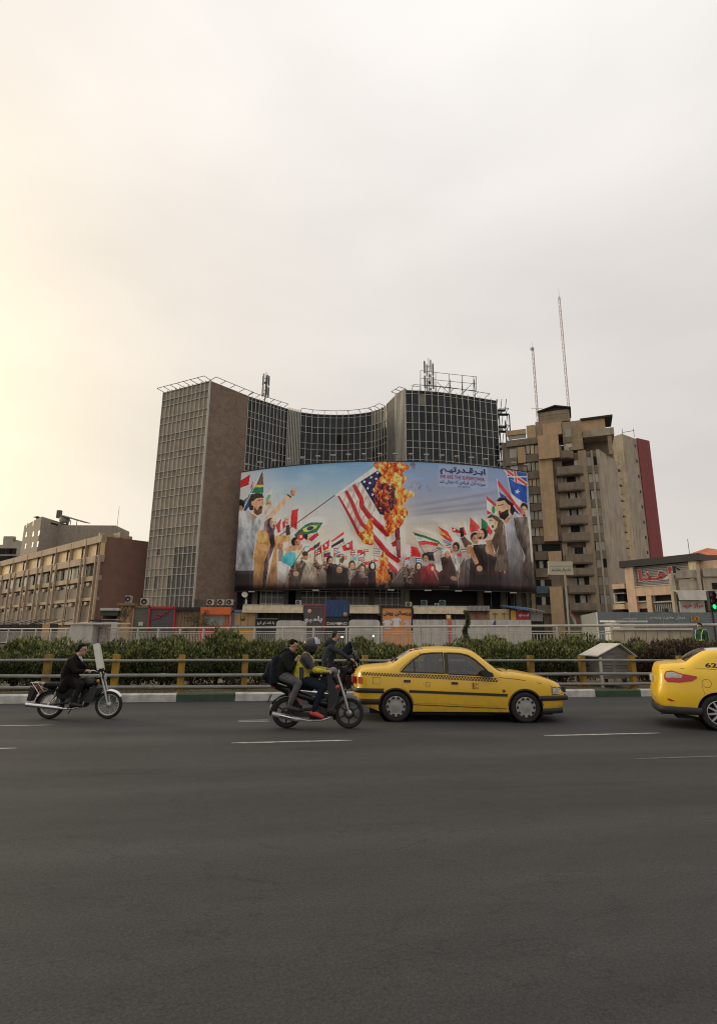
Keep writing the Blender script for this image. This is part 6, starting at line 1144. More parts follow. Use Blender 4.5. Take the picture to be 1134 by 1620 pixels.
ell(5, 728, 570, 42, 50, (46, 38, 38)); ell(5, 725, 610, 36, 54, SK[2]); ell(5, 728, 668, 18, 16, (140, 44, 48)); poly(5, [(228, 695), (300, 750), (312, 800), (282, 832), (232, 822)], (48, 110, 76)); poly(5, [(310, 780), (362, 850), (342, 902), (285, 850)], (190, 58, 62)); poly(5, [(95, 680), (216, 812), (110, 872)], (204, 74, 64)); poly(5, [(20, 780), (60, 890), (30, 900)], (196, 66, 70))
ell(5, 155, 920, 52, 56, (58, 46, 42)); ell(5, 165, 945, 42, 54, SK[0]); ell(5, 250, 880, 52, 62, (50, 42, 40)); ell(5, 222, 890, 42, 58, SK[2]); ell(5, 215, 930, 14, 18, (80, 40, 38)); poly(5, [(100, 1200), (140, 1010), (280, 1000), (410, 1150), (392, 1300), (420, 1545), (90, 1545)], (56, 46, 44), bot=(48, 38, 36), tex=.2); poly(5, [(60, 1040), (120, 1020), (200, 1220), (160, 1240)], SK[1]); ell(5, 322, 1055, 46, 60, SK[0]); ell(5, 330, 1040, 18, 12, (96, 60, 50)); poly(5, [(280, 960), (350, 950), (390, 1150), (330, 1120)], (150, 110, 82)); ell(5, 210, 1285, 34, 34, SK[1])
poly(5, [(295, 690), (345, 650), (420, 680), (490, 750), (475, 900), (420, 1060), (402, 1130), (350, 960), (392, 870)], (96, 80, 66), tex=.2); poly(5, [(305, 700), (360, 690), (425, 745), (412, 805), (372, 845), (330, 790)], (208, 178, 148)); ell(5, 362, 795, 14, 18, (96, 44, 44)); st(5, [(325, 722), (362, 722)], .7, (90, 66, 56))
poly(5, [(500, 750), (525, 1000), (560, 1310), (385, 1310), (420, 1080), (470, 880)], (122, 108, 96), bot=(84, 72, 66), tex=.3); poly(5, [(515, 770), (605, 680), (640, 850), (725, 1130), (690, 1460), (560, 1460), (540, 1100)], (178, 180, 186), bot=(76, 68, 66), tex=.12); poly(5, [(605, 690), (765, 680), (792, 900), (830, 1565), (690, 1565), (742, 1140), (640, 900)], (112, 102, 96), bot=(66, 56, 52), tex=.35)
poly(5, [(480, 730), (520, 690), (600, 670), (520, 770)], SK[1]); poly(5, [(405, 492), (440, 455), (520, 462), (600, 530), (618, 620), (592, 672), (555, 610), (520, 520), (430, 505)], (42, 35, 33)); poly(5, [(405, 510), (500, 490), (560, 560), (568, 640), (520, 695), (430, 680), (400, 600)], (196, 160, 128)); poly(5, [(430, 612), (480, 625), (540, 590), (552, 665), (500, 722), (442, 692)], (46, 38, 36)); st(5, [(425, 552), (482, 540)], 1, (50, 40, 38)); ell(5, 555, 572, 16, 30, SK[0]); ell(5, 460, 630, 16, 8, (150, 90, 84))
# darker foot of the print and the panel behind the wording
ft = np.clip((PY - 896) / 42, 0, 1) ** 1.3; paint(ft, (52, 42, 40), .85); paint((PX > 693) & (PX < 771.5) & (PY > 735 + (PX - 693) * .03) & (PY < 769 + (PX - 693) * .045), (168, 178, 206), .35)
paint(inpoly([(600, 700), (700, 700), (700, 745), (600, 745)]) * 0, (0, 0, 0))
for sx_ in np.linspace(BX0, BX1, 19)[1:-1]: paint((np.abs(GX - sx_) < .05).astype(float), (150, 150, 150), .12)       # seams of the printed lengths
lum = IMG.mean(2, keepdims=True); sh_ = blur(lum, 9) - blur(np.roll(np.roll(lum, 5, 0), 4, 1), 9); body_ = np.clip((PY - 770) / 40, 0, 1)[..., None]
IMG = IMG + .8 * sh_ * body_ * np.clip((PY[..., None] - 790) / 40, 0, 1) + .2 * (IMG - blur(IMG, 3)); crowd_ = np.clip((PY - 862) / 20, 0, 1) + np.clip((452 - PX) / 10, 0, 1) * (PY > 780) + np.clip((PX - 775) / 10, 0, 1) * (PY > 785); crowd_ = np.clip(crowd_, 0, 1); IMG = IMG * (1 + .05 * crowd_ * (fbm(PX, PY, .7, 400, 3) - .5) + .12 * crowd_ * (fbm(PX * 1.3, PY * .45, .25, 410, 3) - .5))[..., None]
IMG = np.clip(IMG, 0, 1); LINC = np.where(IMG <= .04045, IMG / 12.92, ((IMG + .055) / 1.055) ** 2.4) * POSTER_GAIN if 'POSTER_GAIN' in globals() else np.where(IMG <= .04045, IMG / 12.92, ((IMG + .055) / 1.055) ** 2.4) * 1.45
LINC = np.minimum(LINC, .88)
bb = thing('billboard', 'giant curved billboard printed with a flag-waving crowd and a burning striped flag', 'billboard', (4, 79, BZ0))
me = bpy.data.meshes.new('printed_sheet'); vv = np.stack([GX, GY, GZ], -1).reshape(-1, 3); idx = np.arange(NXP * NZP).reshape(NZP, NXP); ff = np.stack([idx[:-1, :-1], idx[:-1, 1:], idx[1:, 1:], idx[1:, :-1]], -1).reshape(-1, 4)
me.vertices.add(len(vv)); me.vertices.foreach_set('co', vv.ravel()); me.loops.add(ff.size); me.loops.foreach_set('vertex_index', ff.ravel()); me.polygons.add(len(ff)); me.polygons.foreach_set('loop_start', np.arange(0, ff.size, 4)); me.polygons.foreach_set('use_smooth', np.ones(len(ff), bool)); me.update(calc_edges=True)
ca = me.color_attributes.new('print', 'FLOAT_COLOR', 'POINT'); ca.data.foreach_set('color', np.concatenate([LINC.reshape(-1, 3), np.ones((len(vv), 1))], 1).astype(np.float32).ravel())
m_print = bpy.data.materials.new('vinyl_print'); m_print.use_nodes = True; b_ = m_print.node_tree.nodes['Principled BSDF']; at_ = m_print.node_tree.nodes.new('ShaderNodeVertexColor'); at_.layer_name = 'print'; m_print.node_tree.links.new(at_.outputs[0], b_.inputs['Base Color']); b_.inputs['Roughness'].default_value = .65; b_.inputs['Specular IOR Level'].default_value = .2
me.materials.append(m_print); link('printed_sheet', me, bb)
mb = MB(); n_ = 40
xs_ = np.linspace(BX0, BX1, n_ + 1)
for a, b in zip(xs_[:-1], xs_[1:]):
    fr = Frame((a, byf(a)), (b, byf(b))); mb.obox(fr, 0, fr.len, BZ0 - .02, BZ1 + .02, -.5, -.12)
mb.build('backing_frame', m_steel, bb)
for z in (BZ0 - .08, BZ1 + .02):
    mb = MB(); mb.path([(x, byf(x) - .02, z) for x in xs_], .07, 6); mb.build('edge_rail', m_steel, bb)
def bsurf(px, py):
    d = ray(px, py); Y = 79.
    for _ in range(12): p = CAMP + d * (Y / d.y); Y = byf(p.x)
    return p.x, p.z
m_lamp = mat('floodlight_grey', (.4, .39, .37), .5)
for x in np.linspace(BX0 + 1.2, BX1 - .8, 20):       # floodlight arms along the top edge
    y = byf(x); mb = MB(); mb.path([(x, y, BZ1), (x, y - .5, BZ1 + .45), (x + .1, y - 1.5, BZ1 + .62)], .04, 5); arm = mb.build('floodlight_arm', m_lamp, bb)
    h = link('floodlight', MB().prism([(x - .28, y - 1.4, BZ1 + .58), (x + .42, y - 1.4, BZ1 + .58), (x + .42, y - 1.9, BZ1 + .5), (x - .28, y - 1.9, BZ1 + .5)], (0, 0, .16)).mesh('floodlight', m_lamp), bb)
for x in (BX0 + 3, 4.6, 9.8, 14.2, 18.6, 22.6, -6.):
    y = byf(x); mb = MB(); mb.box(x - .45, x + .45, y - .75, y - .3, BZ0 - .3, BZ0 - .16); mb.build('lower_floodlight', m_lamp, bb)
def bfn(u, v, w): return Vector((u, byf(u) - .03 - w, v))
m_tnavy = mat('print_navy', (.035, .03, .13), .65, var=0); m_tred = mat('print_red', (.4, .05, .07), .65, var=0)
for body, m, x0, x1, y0, y1, bo in (('ابـرقـدرتیـم', m_tnavy, 696, 767.5, 738, 751.5, .035), ('WE ARE THE SUPERPOWER', m_tred, 695.5, 766.5, 752, 757.6, .012), ('سیزده آبان، فریادی که جهانی شد', m_tnavy, 695, 767.5, 758.5, 766.5, .008), ('دانشجوی پیرو', m_tnavy, 724, 744, 768, 771.2, .0)):
    dy = (x1 - x0) * .025; xa = bsurf(x0, (y0+y1)/2)[0]; xb = bsurf(x1, (y0+y1)/2 + dy)[0]; xm = (x0 + x1) / 2; za = bsurf(xm, y1 + dy / 2)[1]; zb_ = bsurf(xm, y0 + dy / 2)[1]
    link('lettering', text_mesh(body, (xa, xb, za, zb_), bfn, m, bo, lift=.006), bb)
# ------------------------------------------------------------------ cars
def glass_mat(name, tint, gl=.12):
    m = bpy.data.materials.new(name); m.use_nodes = True; n = m.node_tree.nodes; l = m.node_tree.links; n.remove(n['Principled BSDF']); o = n['Material Output']
    t = n.new('ShaderNodeBsdfTransparent'); t.inputs[0].default_value = (*tint, 1); g = n.new('ShaderNodeBsdfGlossy'); g.inputs['Roughness'].default_value = .03; g.inputs[0].default_value = (.9, .9, .9, 1)
    f = n.new('ShaderNodeFresnel'); f.inputs[0].default_value = 1.5; a = n.new('ShaderNodeMath'); a.operation = 'MULTIPLY_ADD'; a.inputs[1].default_value = 1.0; a.inputs[2].default_value = gl; l.new(f.outputs[0], a.inputs[0])
    x = n.new('ShaderNodeMixShader'); l.new(a.outputs[0], x.inputs[0]); l.new(t.outputs[0], x.inputs[1]); l.new(g.outputs[0], x.inputs[2]); l.new(x.outputs[0], o.inputs[0]); return m
m_cglass = glass_mat('car_window_glass', (.5, .53, .52), .05)
def car_paint(name, col):
    m = mat(name, col, .32, var=.05, scale=2, spec=.5, coat=.5); n = m.node_tree.nodes; l = m.node_tree.links; b = n['Principled BSDF']
    geo = n.new('ShaderNodeNewGeometry'); sp = n.new('ShaderNodeSeparateXYZ'); l.new(geo.outputs['Position'], sp.inputs[0]); r = n.new('ShaderNodeMapRange'); r.inputs[1].default_value = .15; r.inputs[2].default_value = .62; r.inputs[3].default_value = .75; r.inputs[4].default_value = 0; l.new(sp.outputs[2], r.inputs[0])
    t = n.new('ShaderNodeTexNoise'); t.inputs['Scale'].default_value = 9; t.inputs['Detail'].default_value = 6; l.new(geo.outputs['Position'], t.inputs['Vector']); q_ = n.new('ShaderNodeMath'); q_.operation = 'MULTIPLY'; l.new(r.outputs[0], q_.inputs[0]); l.new(t.outputs[0], q_.inputs[1])
    src = b.inputs['Base Color'].links[0].from_socket; mx = n.new('ShaderNodeMix'); mx.data_type = 'RGBA'; l.new(q_.outputs[0], mx.inputs[0]); l.new(src, mx.inputs[6]); mx.inputs[7].default_value = (.16, .12, .06, 1); l.new(mx.outputs[2], b.inputs['Base Color']); return m      # road dust on the sills
m_tax1 = car_paint('taxi_yellow', (.72, .43, .014)); m_tax2 = car_paint('taxi_bright_yellow', (.80, .50, .012))
m_bpl = mat('black_plastic', (.022, .021, .02), .55, var=.2, scale=8); m_seam = mat('panel_gap', (.07, .045, .012), .8); m_rub = mat('tyre_rubber', (.018, .017, .016), .8, var=.3, scale=14); m_hub = mat('hubcap_silver', (.3, .295, .28), .45, metal=.3, var=.2, scale=12); m_alloy = mat('alloy_silver', (.5, .5, .5), .35, metal=.5); m_chr = mat('chrome', (.6, .6, .6), .15, metal=1, var=.05); m_tail = mat('tail_light_red', (.4, .012, .012), .15, spec=.6); m_headl = mat('headlight_glass', (.38, .37, .34), .12, spec=.7, var=.3, scale=25); m_seat = mat('seat_cloth', (.05, .048, .046), .9); m_under = mat('underbody', (.012, .012, .012), .9)
def smooth_line(P, n=6):
    """round a polyline slightly (Catmull-Rom)"""
    out = []; k = len(P)
    for i in range(k - 1):
        p0, p1, p2, p3 = [Vector(P[j]) for j in (max(i-1, 0), i, i+1, min(i+2, k-1))]
        for s in range(n):
            t = s / n; out.append(tuple(.5 * ((2*p1) + (p2-p0)*t + (2*p0-5*p1+4*p2-p3)*t*t + (3*p1-p0-3*p2+p3)*t**3)))
    return out + [tuple(P[-1])]
def in_poly(p, P):
    x, y = p; c = False; n = len(P)
    for i in range(n):
        (x0, y0), (x1, y1) = P[i], P[(i+1) % n]
        if (y0 > y) != (y1 > y) and x < (x1-x0)*(y-y0)/(y1-y0)+x0: c = not c
    return c
def seg_dist(p, P):
    a = np.array(P[:-1]); b = np.array(P[1:]); d = b - a; t = np.clip(((p[0]-a[:,0])*d[:,0] + (p[1]-a[:,1])*d[:,1]) / np.maximum((d**2).sum(1), 1e-9), 0, 1); return float(np.hypot(p[0]-a[:,0]-t*d[:,0], p[1]-a[:,1]-t*d[:,1]).min())
def tri_panel(loops, holes, step, extra=()):
    pts = []; edges = []
    for lp in loops + holes:
        o = len(pts); pts += [Vector(p) for p in lp]; edges += [(o+i, o+(i+1) % len(lp)) for i in range(len(lp))]
    allp = [p for lp in loops for p in lp]; x0, x1 = min(p[0] for p in allp), max(p[0] for p in allp); z0, z1 = min(p[1] for p in allp), max(p[1] for p in allp)
    closed = [lp + [lp[0]] for lp in loops + holes]
    x = x0 + step * .5; k = 0
    cand = list(extra)
    while x < x1:
        z = z0 + step * (.5 if k % 2 else .0)
        while z < z1: cand.append((x, z)); z += step
        x += step * .87; k += 1
    for p in cand:
        if any(in_poly(p, lp) for lp in loops) and not any(in_poly(p, h) for h in holes) and min(seg_dist(p, c) for c in closed) > step * .3: pts.append(Vector(p))
    r = geometry.delaunay_2d_cdt(pts, edges, [], 0, 1e-5); vs, fs = r[0], r[2]; keep = []
    for f in fs:
        c = sum((vs[i] for i in f), Vector((0, 0))) / len(f)
        if any(in_poly(c, lp) for lp in loops) and not any(in_poly(c, h) for h in holes): keep.append(tuple(f))
    return [tuple(v) for v in vs], keep
class Car:
    def __init__(s, name, label, group, loc, rz, top, bottom_z, axles, wr, Wb, belt, tumble, paint, xr, xf, arch=.05, crown=.05, bulge=.1):
        s.o = thing(name, label, 'taxi', loc, rz, group); s.top = top; s.axles = axles; s.wr = wr; s.Wb = Wb; s.belt = belt; s.tumble = tumble; s.paint = paint; s.xr, s.xf = xr, xf; s.crown, s.bulge = crown, bulge; s.ar = wr + arch; s.bz = bottom_z
        s.topd = [(top[i], top[i+1]) for i in range(len(top)-1)]
    def W(s, x, z, edge=True):
        w = s.Wb - .03 * ((z - .55) / .4) ** 2 if z < s.belt else s.Wb - .03 * ((s.belt - .55) / .4) ** 2 - s.tumble * (z - s.belt)
        f = max(0, (x - (s.xf - .75)) / .75); r = max(0, ((s.xr + .55) - x) / .55); w -= .2 * f ** 2.3 + .11 * r ** 2.2
        if edge:
            d = seg_dist((x, z), s.top)
            if d < .075: w -= .05 * (1 - d / .075) ** 2
        return w
    def surf(s, x, z, off=0, side=-1): return (x, side * (s.W(x, z) + off), z)
    def panel(s, name, loop, m, off=0, holes=(), step=.09, sides=(-1, 1), parent=None, mb=None, mi=0, thick=0):
        vs, fs = tri_panel([loop], list(holes), step); out = []
        for sd in sides:
            b = mb or MB(); V = [s.surf(x, z, off, sd) for x, z in vs]
            b.add(V, [f if sd < 0 else f[::-1] for f in fs], mi, True)
            if thick:
                n = len(loop); E = [s.surf(x, z, off, sd) for x, z in loop] + [s.surf(x, z, off - thick, sd) for x, z in loop]; b.add(E, [(i, (i+1) % n, n + (i+1) % n, n + i) for i in range(n)], mi)
            if mb is None: out.append(s.add(name, b, m, parent))
        return out
    def add(s, name, mb, m, parent=None): return link(name, mb.mesh(name, m), parent or s.o, False)
    def strip(s, name, line, w, m, off=.004, sides=(-1, 1), closed=False):
        """thin band following a line drawn on the body side"""
        L_ = [Vector(p) for p in (line + [line[0]] if closed else line)]; out = []
        for sd in sides:
            b = MB(); V = []
            for i, p in enumerate(L_):
                d = (L_[min(i+1, len(L_)-1)] - L_[max(i-1, 0)]); n = Vector((-d.y, d.x)).normalized() * w / 2
                V += [s.surf(*(p + n), off, sd), s.surf(*(p - n), off, sd)]
            b.add(V, [(2*i, 2*i+2, 2*i+3, 2*i+1) for i in range(len(L_)-1)], 0, True); out.append(s.add(name, b, m))
        return out
    def weights(s):
        n = len(s.top); wx = []; wz = []
        for i in range(n):
            p0, p1 = Vector(s.top[max(i-2, 0)]), Vector(s.top[min(i+2, n-1)]); d = (p1 - p0).normalized(); nx, nz = -d.y, d.x
            wx.append(nx * min(1, max(0, (abs(nx) - .35) / .5)) * s.bulge); wz.append(nz * s.crown)
        k = np.ones(7) / 7; pad = lambda a: np.convolve(np.pad(a, 3, mode='edge'), k, 'valid'); return pad(np.array(wx)), pad(np.array(wz))
    def shell(s, windows, glass_spans, nose_from, tail_to):
        b = MB(); arcs = []
        for ax in s.axles[::-1]:
            zc = s.wr; a0 = math.asin(max(-1, min(1, (s.bz - zc) / s.ar))); arcs.append([(ax + s.ar * math.cos(t), zc + s.ar * math.sin(t)) for t in np.linspace(a0, PI - a0, 18)])
        loop = list(s.top) + [p for arc_ in arcs for p in arc_]       # top runs tail -> nose, then back along the sill
        s.loop = loop
        s.panel('body', loop, None, 0, windows, .075, (-1, 1), mb=b, mi=0)
        # skin across the car
        NT = 14; ts = [-1 + 2*i/NT for i in range(NT+1)]; V = []; n = len(s.top); wx, wz = s.weights()
        for i, (x, z) in enumerate(s.top):
            w = s.W(x, z)
            for t in ts:
                k = (1 - t*t); V.append((x + wx[i] * k, t * w, z + wz[i] * k))
        for i in range(n-1):
            gl = any(a <= i < c for a, c in glass_spans)
            for j in range(NT):
                tm = abs(ts[j] + ts[j+1]) / 2
                if gl and tm < .9: continue
                b.add([V[i*(NT+1)+j], V[(i+1)*(NT+1)+j], V[(i+1)*(NT+1)+j+1], V[i*(NT+1)+j+1]], [(3, 2, 1, 0)], 0, True)
        s.body = s.add('body', b, s.paint)
        bm_ = __import__('bmesh'); q_ = bm_.new(); q_.from_mesh(s.body.data); bm_.ops.remove_doubles(q_, verts=q_.verts, dist=.0015); bm_.ops.recalc_face_normals(q_, faces=q_.faces); q_.to_mesh(s.body.data); q_.free()
        for a, c in glass_spans:
            g = MB(); js = [j for j in range(NT) if abs(ts[j]+ts[j+1])/2 < .9]
            for i in range(a, c):
                for j in js: g.add([V[i*(NT+1)+j], V[(i+1)*(NT+1)+j], V[(i+1)*(NT+1)+j+1], V[i*(NT+1)+j+1]], [(3, 2, 1, 0)], 0, True)
            s.add('windscreen', g, m_cglass)
        s.V = V; s.NT = NT
    def wheel(s, ax, side, hub):
        me_key = 'wheel'; y = side * (s.Wb - .02); w = thing_part = bpy.data.objects.new('wheel', None); COL.objects.link(w); w.parent = s.o; w.matrix_basis = Matrix.Translation((ax, y, s.wr)) @ Matrix.Rotation(0 if side < 0 else PI, 4, 'Z')
        r = s.wr; t = MB().lathe((0, 0, 0), (0, -1, 0), [(r*.66, -.17), (r*.9, -.18), (r*.98, -.165), (r, -.13), (r, -.05), (r*.985, -.012), (r*.93, .004), (r*.8, .006), (r*.68, -.008), (r*.66, -.03)], 40, closed=True); sub('tyre', t.mesh('tyre', m_rub), w); hub(w, r)
    def interior(s, zfloor, seats, wheel_x, dash_x, zb):
        b = MB(); x0, x1 = s.xr + .25, s.xf - .3; b.box(x0, x1, -s.Wb + .12, s.Wb - .12, s.bz - .05, zfloor); b.box(x0, s.axles[0] + .35, -s.Wb + .15, s.Wb - .15, zfloor, zb - .12); b.box(dash_x, x1 - .1, -s.Wb + .15, s.Wb - .15, zfloor, zb - .16); s.add('underbody', b, m_under)
        for ax in s.axles:
            for sd in (-1, 1): s.add('wheel_well', MB().lathe((ax, 0, s.wr), (0, sd, 0), [(s.ar + .02, s.Wb - .28), (s.ar + .01, s.Wb - .03)], 24).lathe((ax, 0, s.wr), (0, sd, 0), [(0, s.Wb - .28), (s.ar + .02, s.Wb - .28)], 24), m_under)
        for x, y in seats:
            b = MB(); b.prism([(x - .08, y - .24, zfloor), (x + .45, y - .24, zfloor), (x + .47, y - .24, zfloor + .22), (x + .02, y - .24, zfloor + .2), (x - .18, y - .24, zb + .1), (x - .28, y - .24, zb + .08)], (0, .48, 0)); b.prism([(x - .26, y - .12, zb + .1), (x - .2, y - .12, zb + .1), (x - .2, y - .12, zb + .27), (x - .28, y - .12, zb + .27)], (0, .24, 0)); s.add('seat', b, m_seat)
        b = MB(); b.lathe((wheel_x, .36, zb - .02), (-.9, 0, .45), [(.185 + .014 * math.cos(a), .014 * math.sin(a)) for a in np.linspace(0, 2*PI, 7)[:-1]], 24, closed=True); b.tube((wheel_x, .36, zb - .02), (wheel_x + .3, .36, zb - .17), .025, n=6); b.box(wheel_x - .01, wheel_x + .01, .2, .52, zb - .03, zb - .01); s.add('steering_wheel', b, m_bpl)
# ---- saloon taxi (profile measured in the photograph, in metres from the rear axle)
TX = onz(627, 1143, 0); TY = TX.y
def tz(zx, zy):             # enlarged-photo point -> x from rear axle, height, on the near flank
    p = at(550 + zx / 3.065, 1010 + zy / 3.065, TY); return (p.x - at(550 + 235/3.065, 1120, TY).x, p.z)
tl_ = lambda L_: [tz(*p) for p in L_]
tail = [(62, 322), (50, 300), (47, 262), (52, 238), (54, 215), (53, 188), (62, 164), (70, 152)]; boot = [(110, 146), (165, 141), (205, 136)]; rearw = [(255, 105), (300, 76), (335, 62)]; roof = [(400, 55), (480, 53), (560, 57), (612, 65)]; wind = [(655, 95), (705, 136), (748, 166)]; bonnet = [(800, 169), (880, 180), (960, 197), (1022, 218), (1040, 230)]; nose = [(1052, 250), (1068, 275), (1072, 295), (1066, 325), (1045, 352), (960, 366)]
raw = tl_(tail + boot + rearw + roof + wind + bonnet + nose); topl = smooth_line(raw, 3); ib = lambda k: 3 * k
iT = len(tail); iB = iT + len(boot); iR = iB + len(rearw); iF = iR + len(roof); iW = iF + len(wind)
ax_r, ax_f = 0.0, tz(865, 342)[0]; wr1 = .292
car = Car('taxi_saloon', 'dirty yellow taxi saloon with black and yellow checker band in the middle of the road', 'yellow taxis', (at(550 + 235/3.065, 1143, TY).x, TY + .79, 0), RAD(-.3), topl, .2, (ax_r, ax_f), wr1, .8, tz(400, 170)[1], .34, m_tax1, raw[2][0], raw[-4][0])
wn_r = tl_([(260, 163), (285, 136), (322, 104), (360, 78), (410, 72), (466, 70), (470, 171)]); wn_f = tl_([(486, 72), (548, 74), (590, 84), (622, 104), (668, 145), (706, 184), (650, 181), (490, 174)])
car.shell([wn_r, wn_f], [(ib(iB) - 2, ib(iR) - 1), (ib(iF) - 1, ib(iW) - 2)], 0, 0)
for w_ in (wn_r, wn_f): car.panel('side_window', w_, m_cglass, -.012, step=.2); car.strip('window_trim', w_, .026, m_bpl, .003, closed=True)
car.strip('pillar_trim', [tz(478, 70), tz(480, 173)], .06, m_bpl, .004); car.strip('window_divider', [tz(325, 103), tz(328, 164)], .022, m_bpl, .002)
# doors as separate panels with dark gaps
dr_r = tl_([(255, 175), (300, 120), (360, 72)]) ; d1 = tl_([(252, 176), (486, 180), (492, 318), (330, 316), (318, 290), (298, 262), (268, 238)]); d2 = tl_([(491, 180), (726, 196), (733, 330), (497, 320)])
for d_ in (d1, d2):
    car.panel('door', d_, m_tax1, .004, step=.1, thick=.01); car.strip('door_gap', d_, .007, m_seam, .002, closed=True)
car.strip('door_gap', tl_([(252, 176), (258, 150), (300, 112), (355, 70)]), .009, m_seam, .003); car.strip('bonnet_gap', tl_([(735, 190), (830, 200), (930, 218), (995, 236)]), .009, m_seam, .003); car.strip('boot_gap', tl_([(68, 176), (180, 181), (250, 186)]), .006, m_seam, .003); car.strip('panel_gap', tl_([(733, 200), (742, 360)]), .009, m_seam, .003)
for nm, ln, w_ in (('rub_strip', [(300, 257), (495, 265), (775, 276)], .05), ): car.strip(nm, tl_(ln), w_, m_bpl, .012)
car.strip('sill_line', tl_([(318, 322), (770, 342)]), .014, m_seam, .003)
hd_ = lambda cx, cy: tl_([(cx - 16, cy - 6), (cx + 16, cy - 5), (cx + 16, cy + 6), (cx - 16, cy + 5)])
for cx, cy in ((289, 208), (519, 218)): car.panel('door_handle', hd_(cx, cy), m_bpl, .018, step=.2, thick=.02)
car.strip('fuel_flap_gap', tl_([(123, 191), (160, 192), (161, 222), (124, 221)]), .008, m_seam, .002, closed=True)
# chequered band
b = {-1: MB(), 1: MB()}; x0z, x1z = 64, 726; nch = 92
for sd in (-1, 1):
    for i in range(nch):
        for r_ in range(2):
            if (i + r_) % 2: continue
            a0, a1 = x0z + (x1z - x0z) * i / nch, x0z + (x1z - x0z) * (i + 1) / nch; yb = lambda x: 164 + (x - 64) * .045 + (max(0, x - 480) * .01); y0, y1 = yb(a0) + r_ * 7.2, yb(a0) + r_ * 7.2 + 7.2
            P_ = [car.surf(*tz(*p), .0075, sd) for p in ((a0, y0), (a0, y1), (a1, y1), (a1, y0))]; b[sd].add(P_, [(0, 1, 2, 3)])
    car.add('checker_band', b[sd], m_blk)
car.strip('checker_edge', tl_([(64, 163), (300, 172), (726, 195)]), .007, m_blk, .0078); car.strip('checker_edge', tl_([(64, 179), (300, 188), (726, 211)]), .007, m_blk, .0078)
# bumpers
def wrap(c, z0, z1, idx_tail, name, m, off, xa, ends):
    pass
def bumper(c, pts_side, zs, rear, name, m, off, h0, h1, din=0):
    """black band that wraps the end of the car at height h0..h1; pts_side = x where it starts on the flank"""
    mbb = MB(); sgn = -1 if rear else 1; xe = (c.xr if rear else c.xf) - sgn * din; V = []
    path_ = []
    for sd, seq in ((-1, np.linspace(pts_side, xe - sgn * .06, 8)), (1, np.linspace(xe - sgn * .06, pts_side, 8))):
        path_ += [(float(x), sd * (c.W(float(x), (h0+h1)/2, False) + off)) for x in seq]
        if sd < 0: w = c.W(xe - sgn * .06, (h0+h1)/2, False) + off; path_ += [(xe + sgn * (c.bulge * (1 - t*t) + off + .005), t * w) for t in np.linspace(-.93, .93, 11)]
    for z, o_ in ((h0, .0), (h0 + .015, .02), (h1 - .015, .02), (h1, 0)): V += [(x + sgn * o_ * (abs(y) < c.W(xe - sgn*.06, .5, False) * .95), y + math.copysign(o_, y), z) for x, y in path_]
    n = len(path_); mbb.add(V, [(k*n+i, k*n+i+1, (k+1)*n+i+1, (k+1)*n+i) for k in range(3) for i in range(n-1)], 0, True); c.add(name, mbb, m)
zt = lambda y, x=100: tz(x, y)[1]
bumper(car, tz(176, 255)[0], None, True, 'rear_bumper', m_bpl, .004, zt(266), zt(243)); bumper(car, tz(925, 295)[0], None, False, 'front_bumper', m_bpl, .006, zt(304, 1000), zt(279, 1000)); bumper(car, tz(160, 300)[0], None, True, 'rear_valance', m_bpl, -.012, zt(324), zt(292), .05); bumper(car, tz(948, 345)[0], None, False, 'front_valance', m_bpl, -.012, zt(368, 1000), zt(338, 1000), .1)
car.panel('tail_light', tl_([(51, 188), (71, 189), (71, 221), (52, 221)]), m_tail, .012, step=.1, thick=.03); car.panel('headlight', tl_([(993, 240), (1038, 240), (1054, 254), (1054, 272), (996, 274)]), m_headl, .012, step=.1, thick=.03); car.strip('headlight_trim', tl_([(993, 240), (1038, 240), (1054, 254), (1054, 272), (996, 274)]), .014, m_bpl, .013, closed=True)
zr_ = tz(60, 205)[1]; car.add('boot_panel', MB().box(car.xr - car.bulge * 1.02, car.xr - .03, -.5, .5, zr_ - .07, zr_ + .06), m_tail); zg_ = tz(1045, 255)[1]; car.add('grille', MB().box(car.xf - .02, car.xf + car.bulge - .02, -.42, .42, zg_ - .06, zg_ + .05), m_bpl); car.add('number_plate', MB().box(car.xr - car.bulge - .02, car.xr - .05, -.26, .26, zt(262) + .16, zt(262) + .27), m_gw)
# printed badges
for body, x0, x1, y0, y1, m in (('E', 607, 617, 219, 243, m_blk), ('C', 619, 631, 222, 243, m_red)):
    a, b_ = tz(x0, y1), tz(x1, y0); car_t = text_mesh(body, (a[0], b_[0], a[1], b_[1]), lambda u, v, w: Vector(car.surf(u, v, .008 + w * .2, -1)), m, .02); link('badge', car_t, car.o, False)
car.strip('badge_frame', tl_([(380, 214), (401, 216), (401, 236), (380, 235)]), .006, m_seam, .0072, sides=(-1,), closed=True); car.strip('badge_line', tl_([(384, 226), (398, 227)]), .007, m_seam, .0074, sides=(-1,)); car.strip('badge_line', tl_([(369, 214), (369, 224), (375, 225)]), .006, m_seam, .0072, sides=(-1,))
car.strip('badge_frame', tl_([(602, 216), (635, 218), (635, 246), (602, 245)]), .007, m_seam, .0072, sides=(-1,), closed=True)
a = tz(757, 255); car.add('side_repeater', MB().lathe((a[0], -car.W(*a) - .002, a[1]), (0, -1, 0), [(.03, 0), (.03, .008), (.018, .014), (0, .012)], 12), mat('repeater_dark', (.12, .05, .02), .3))
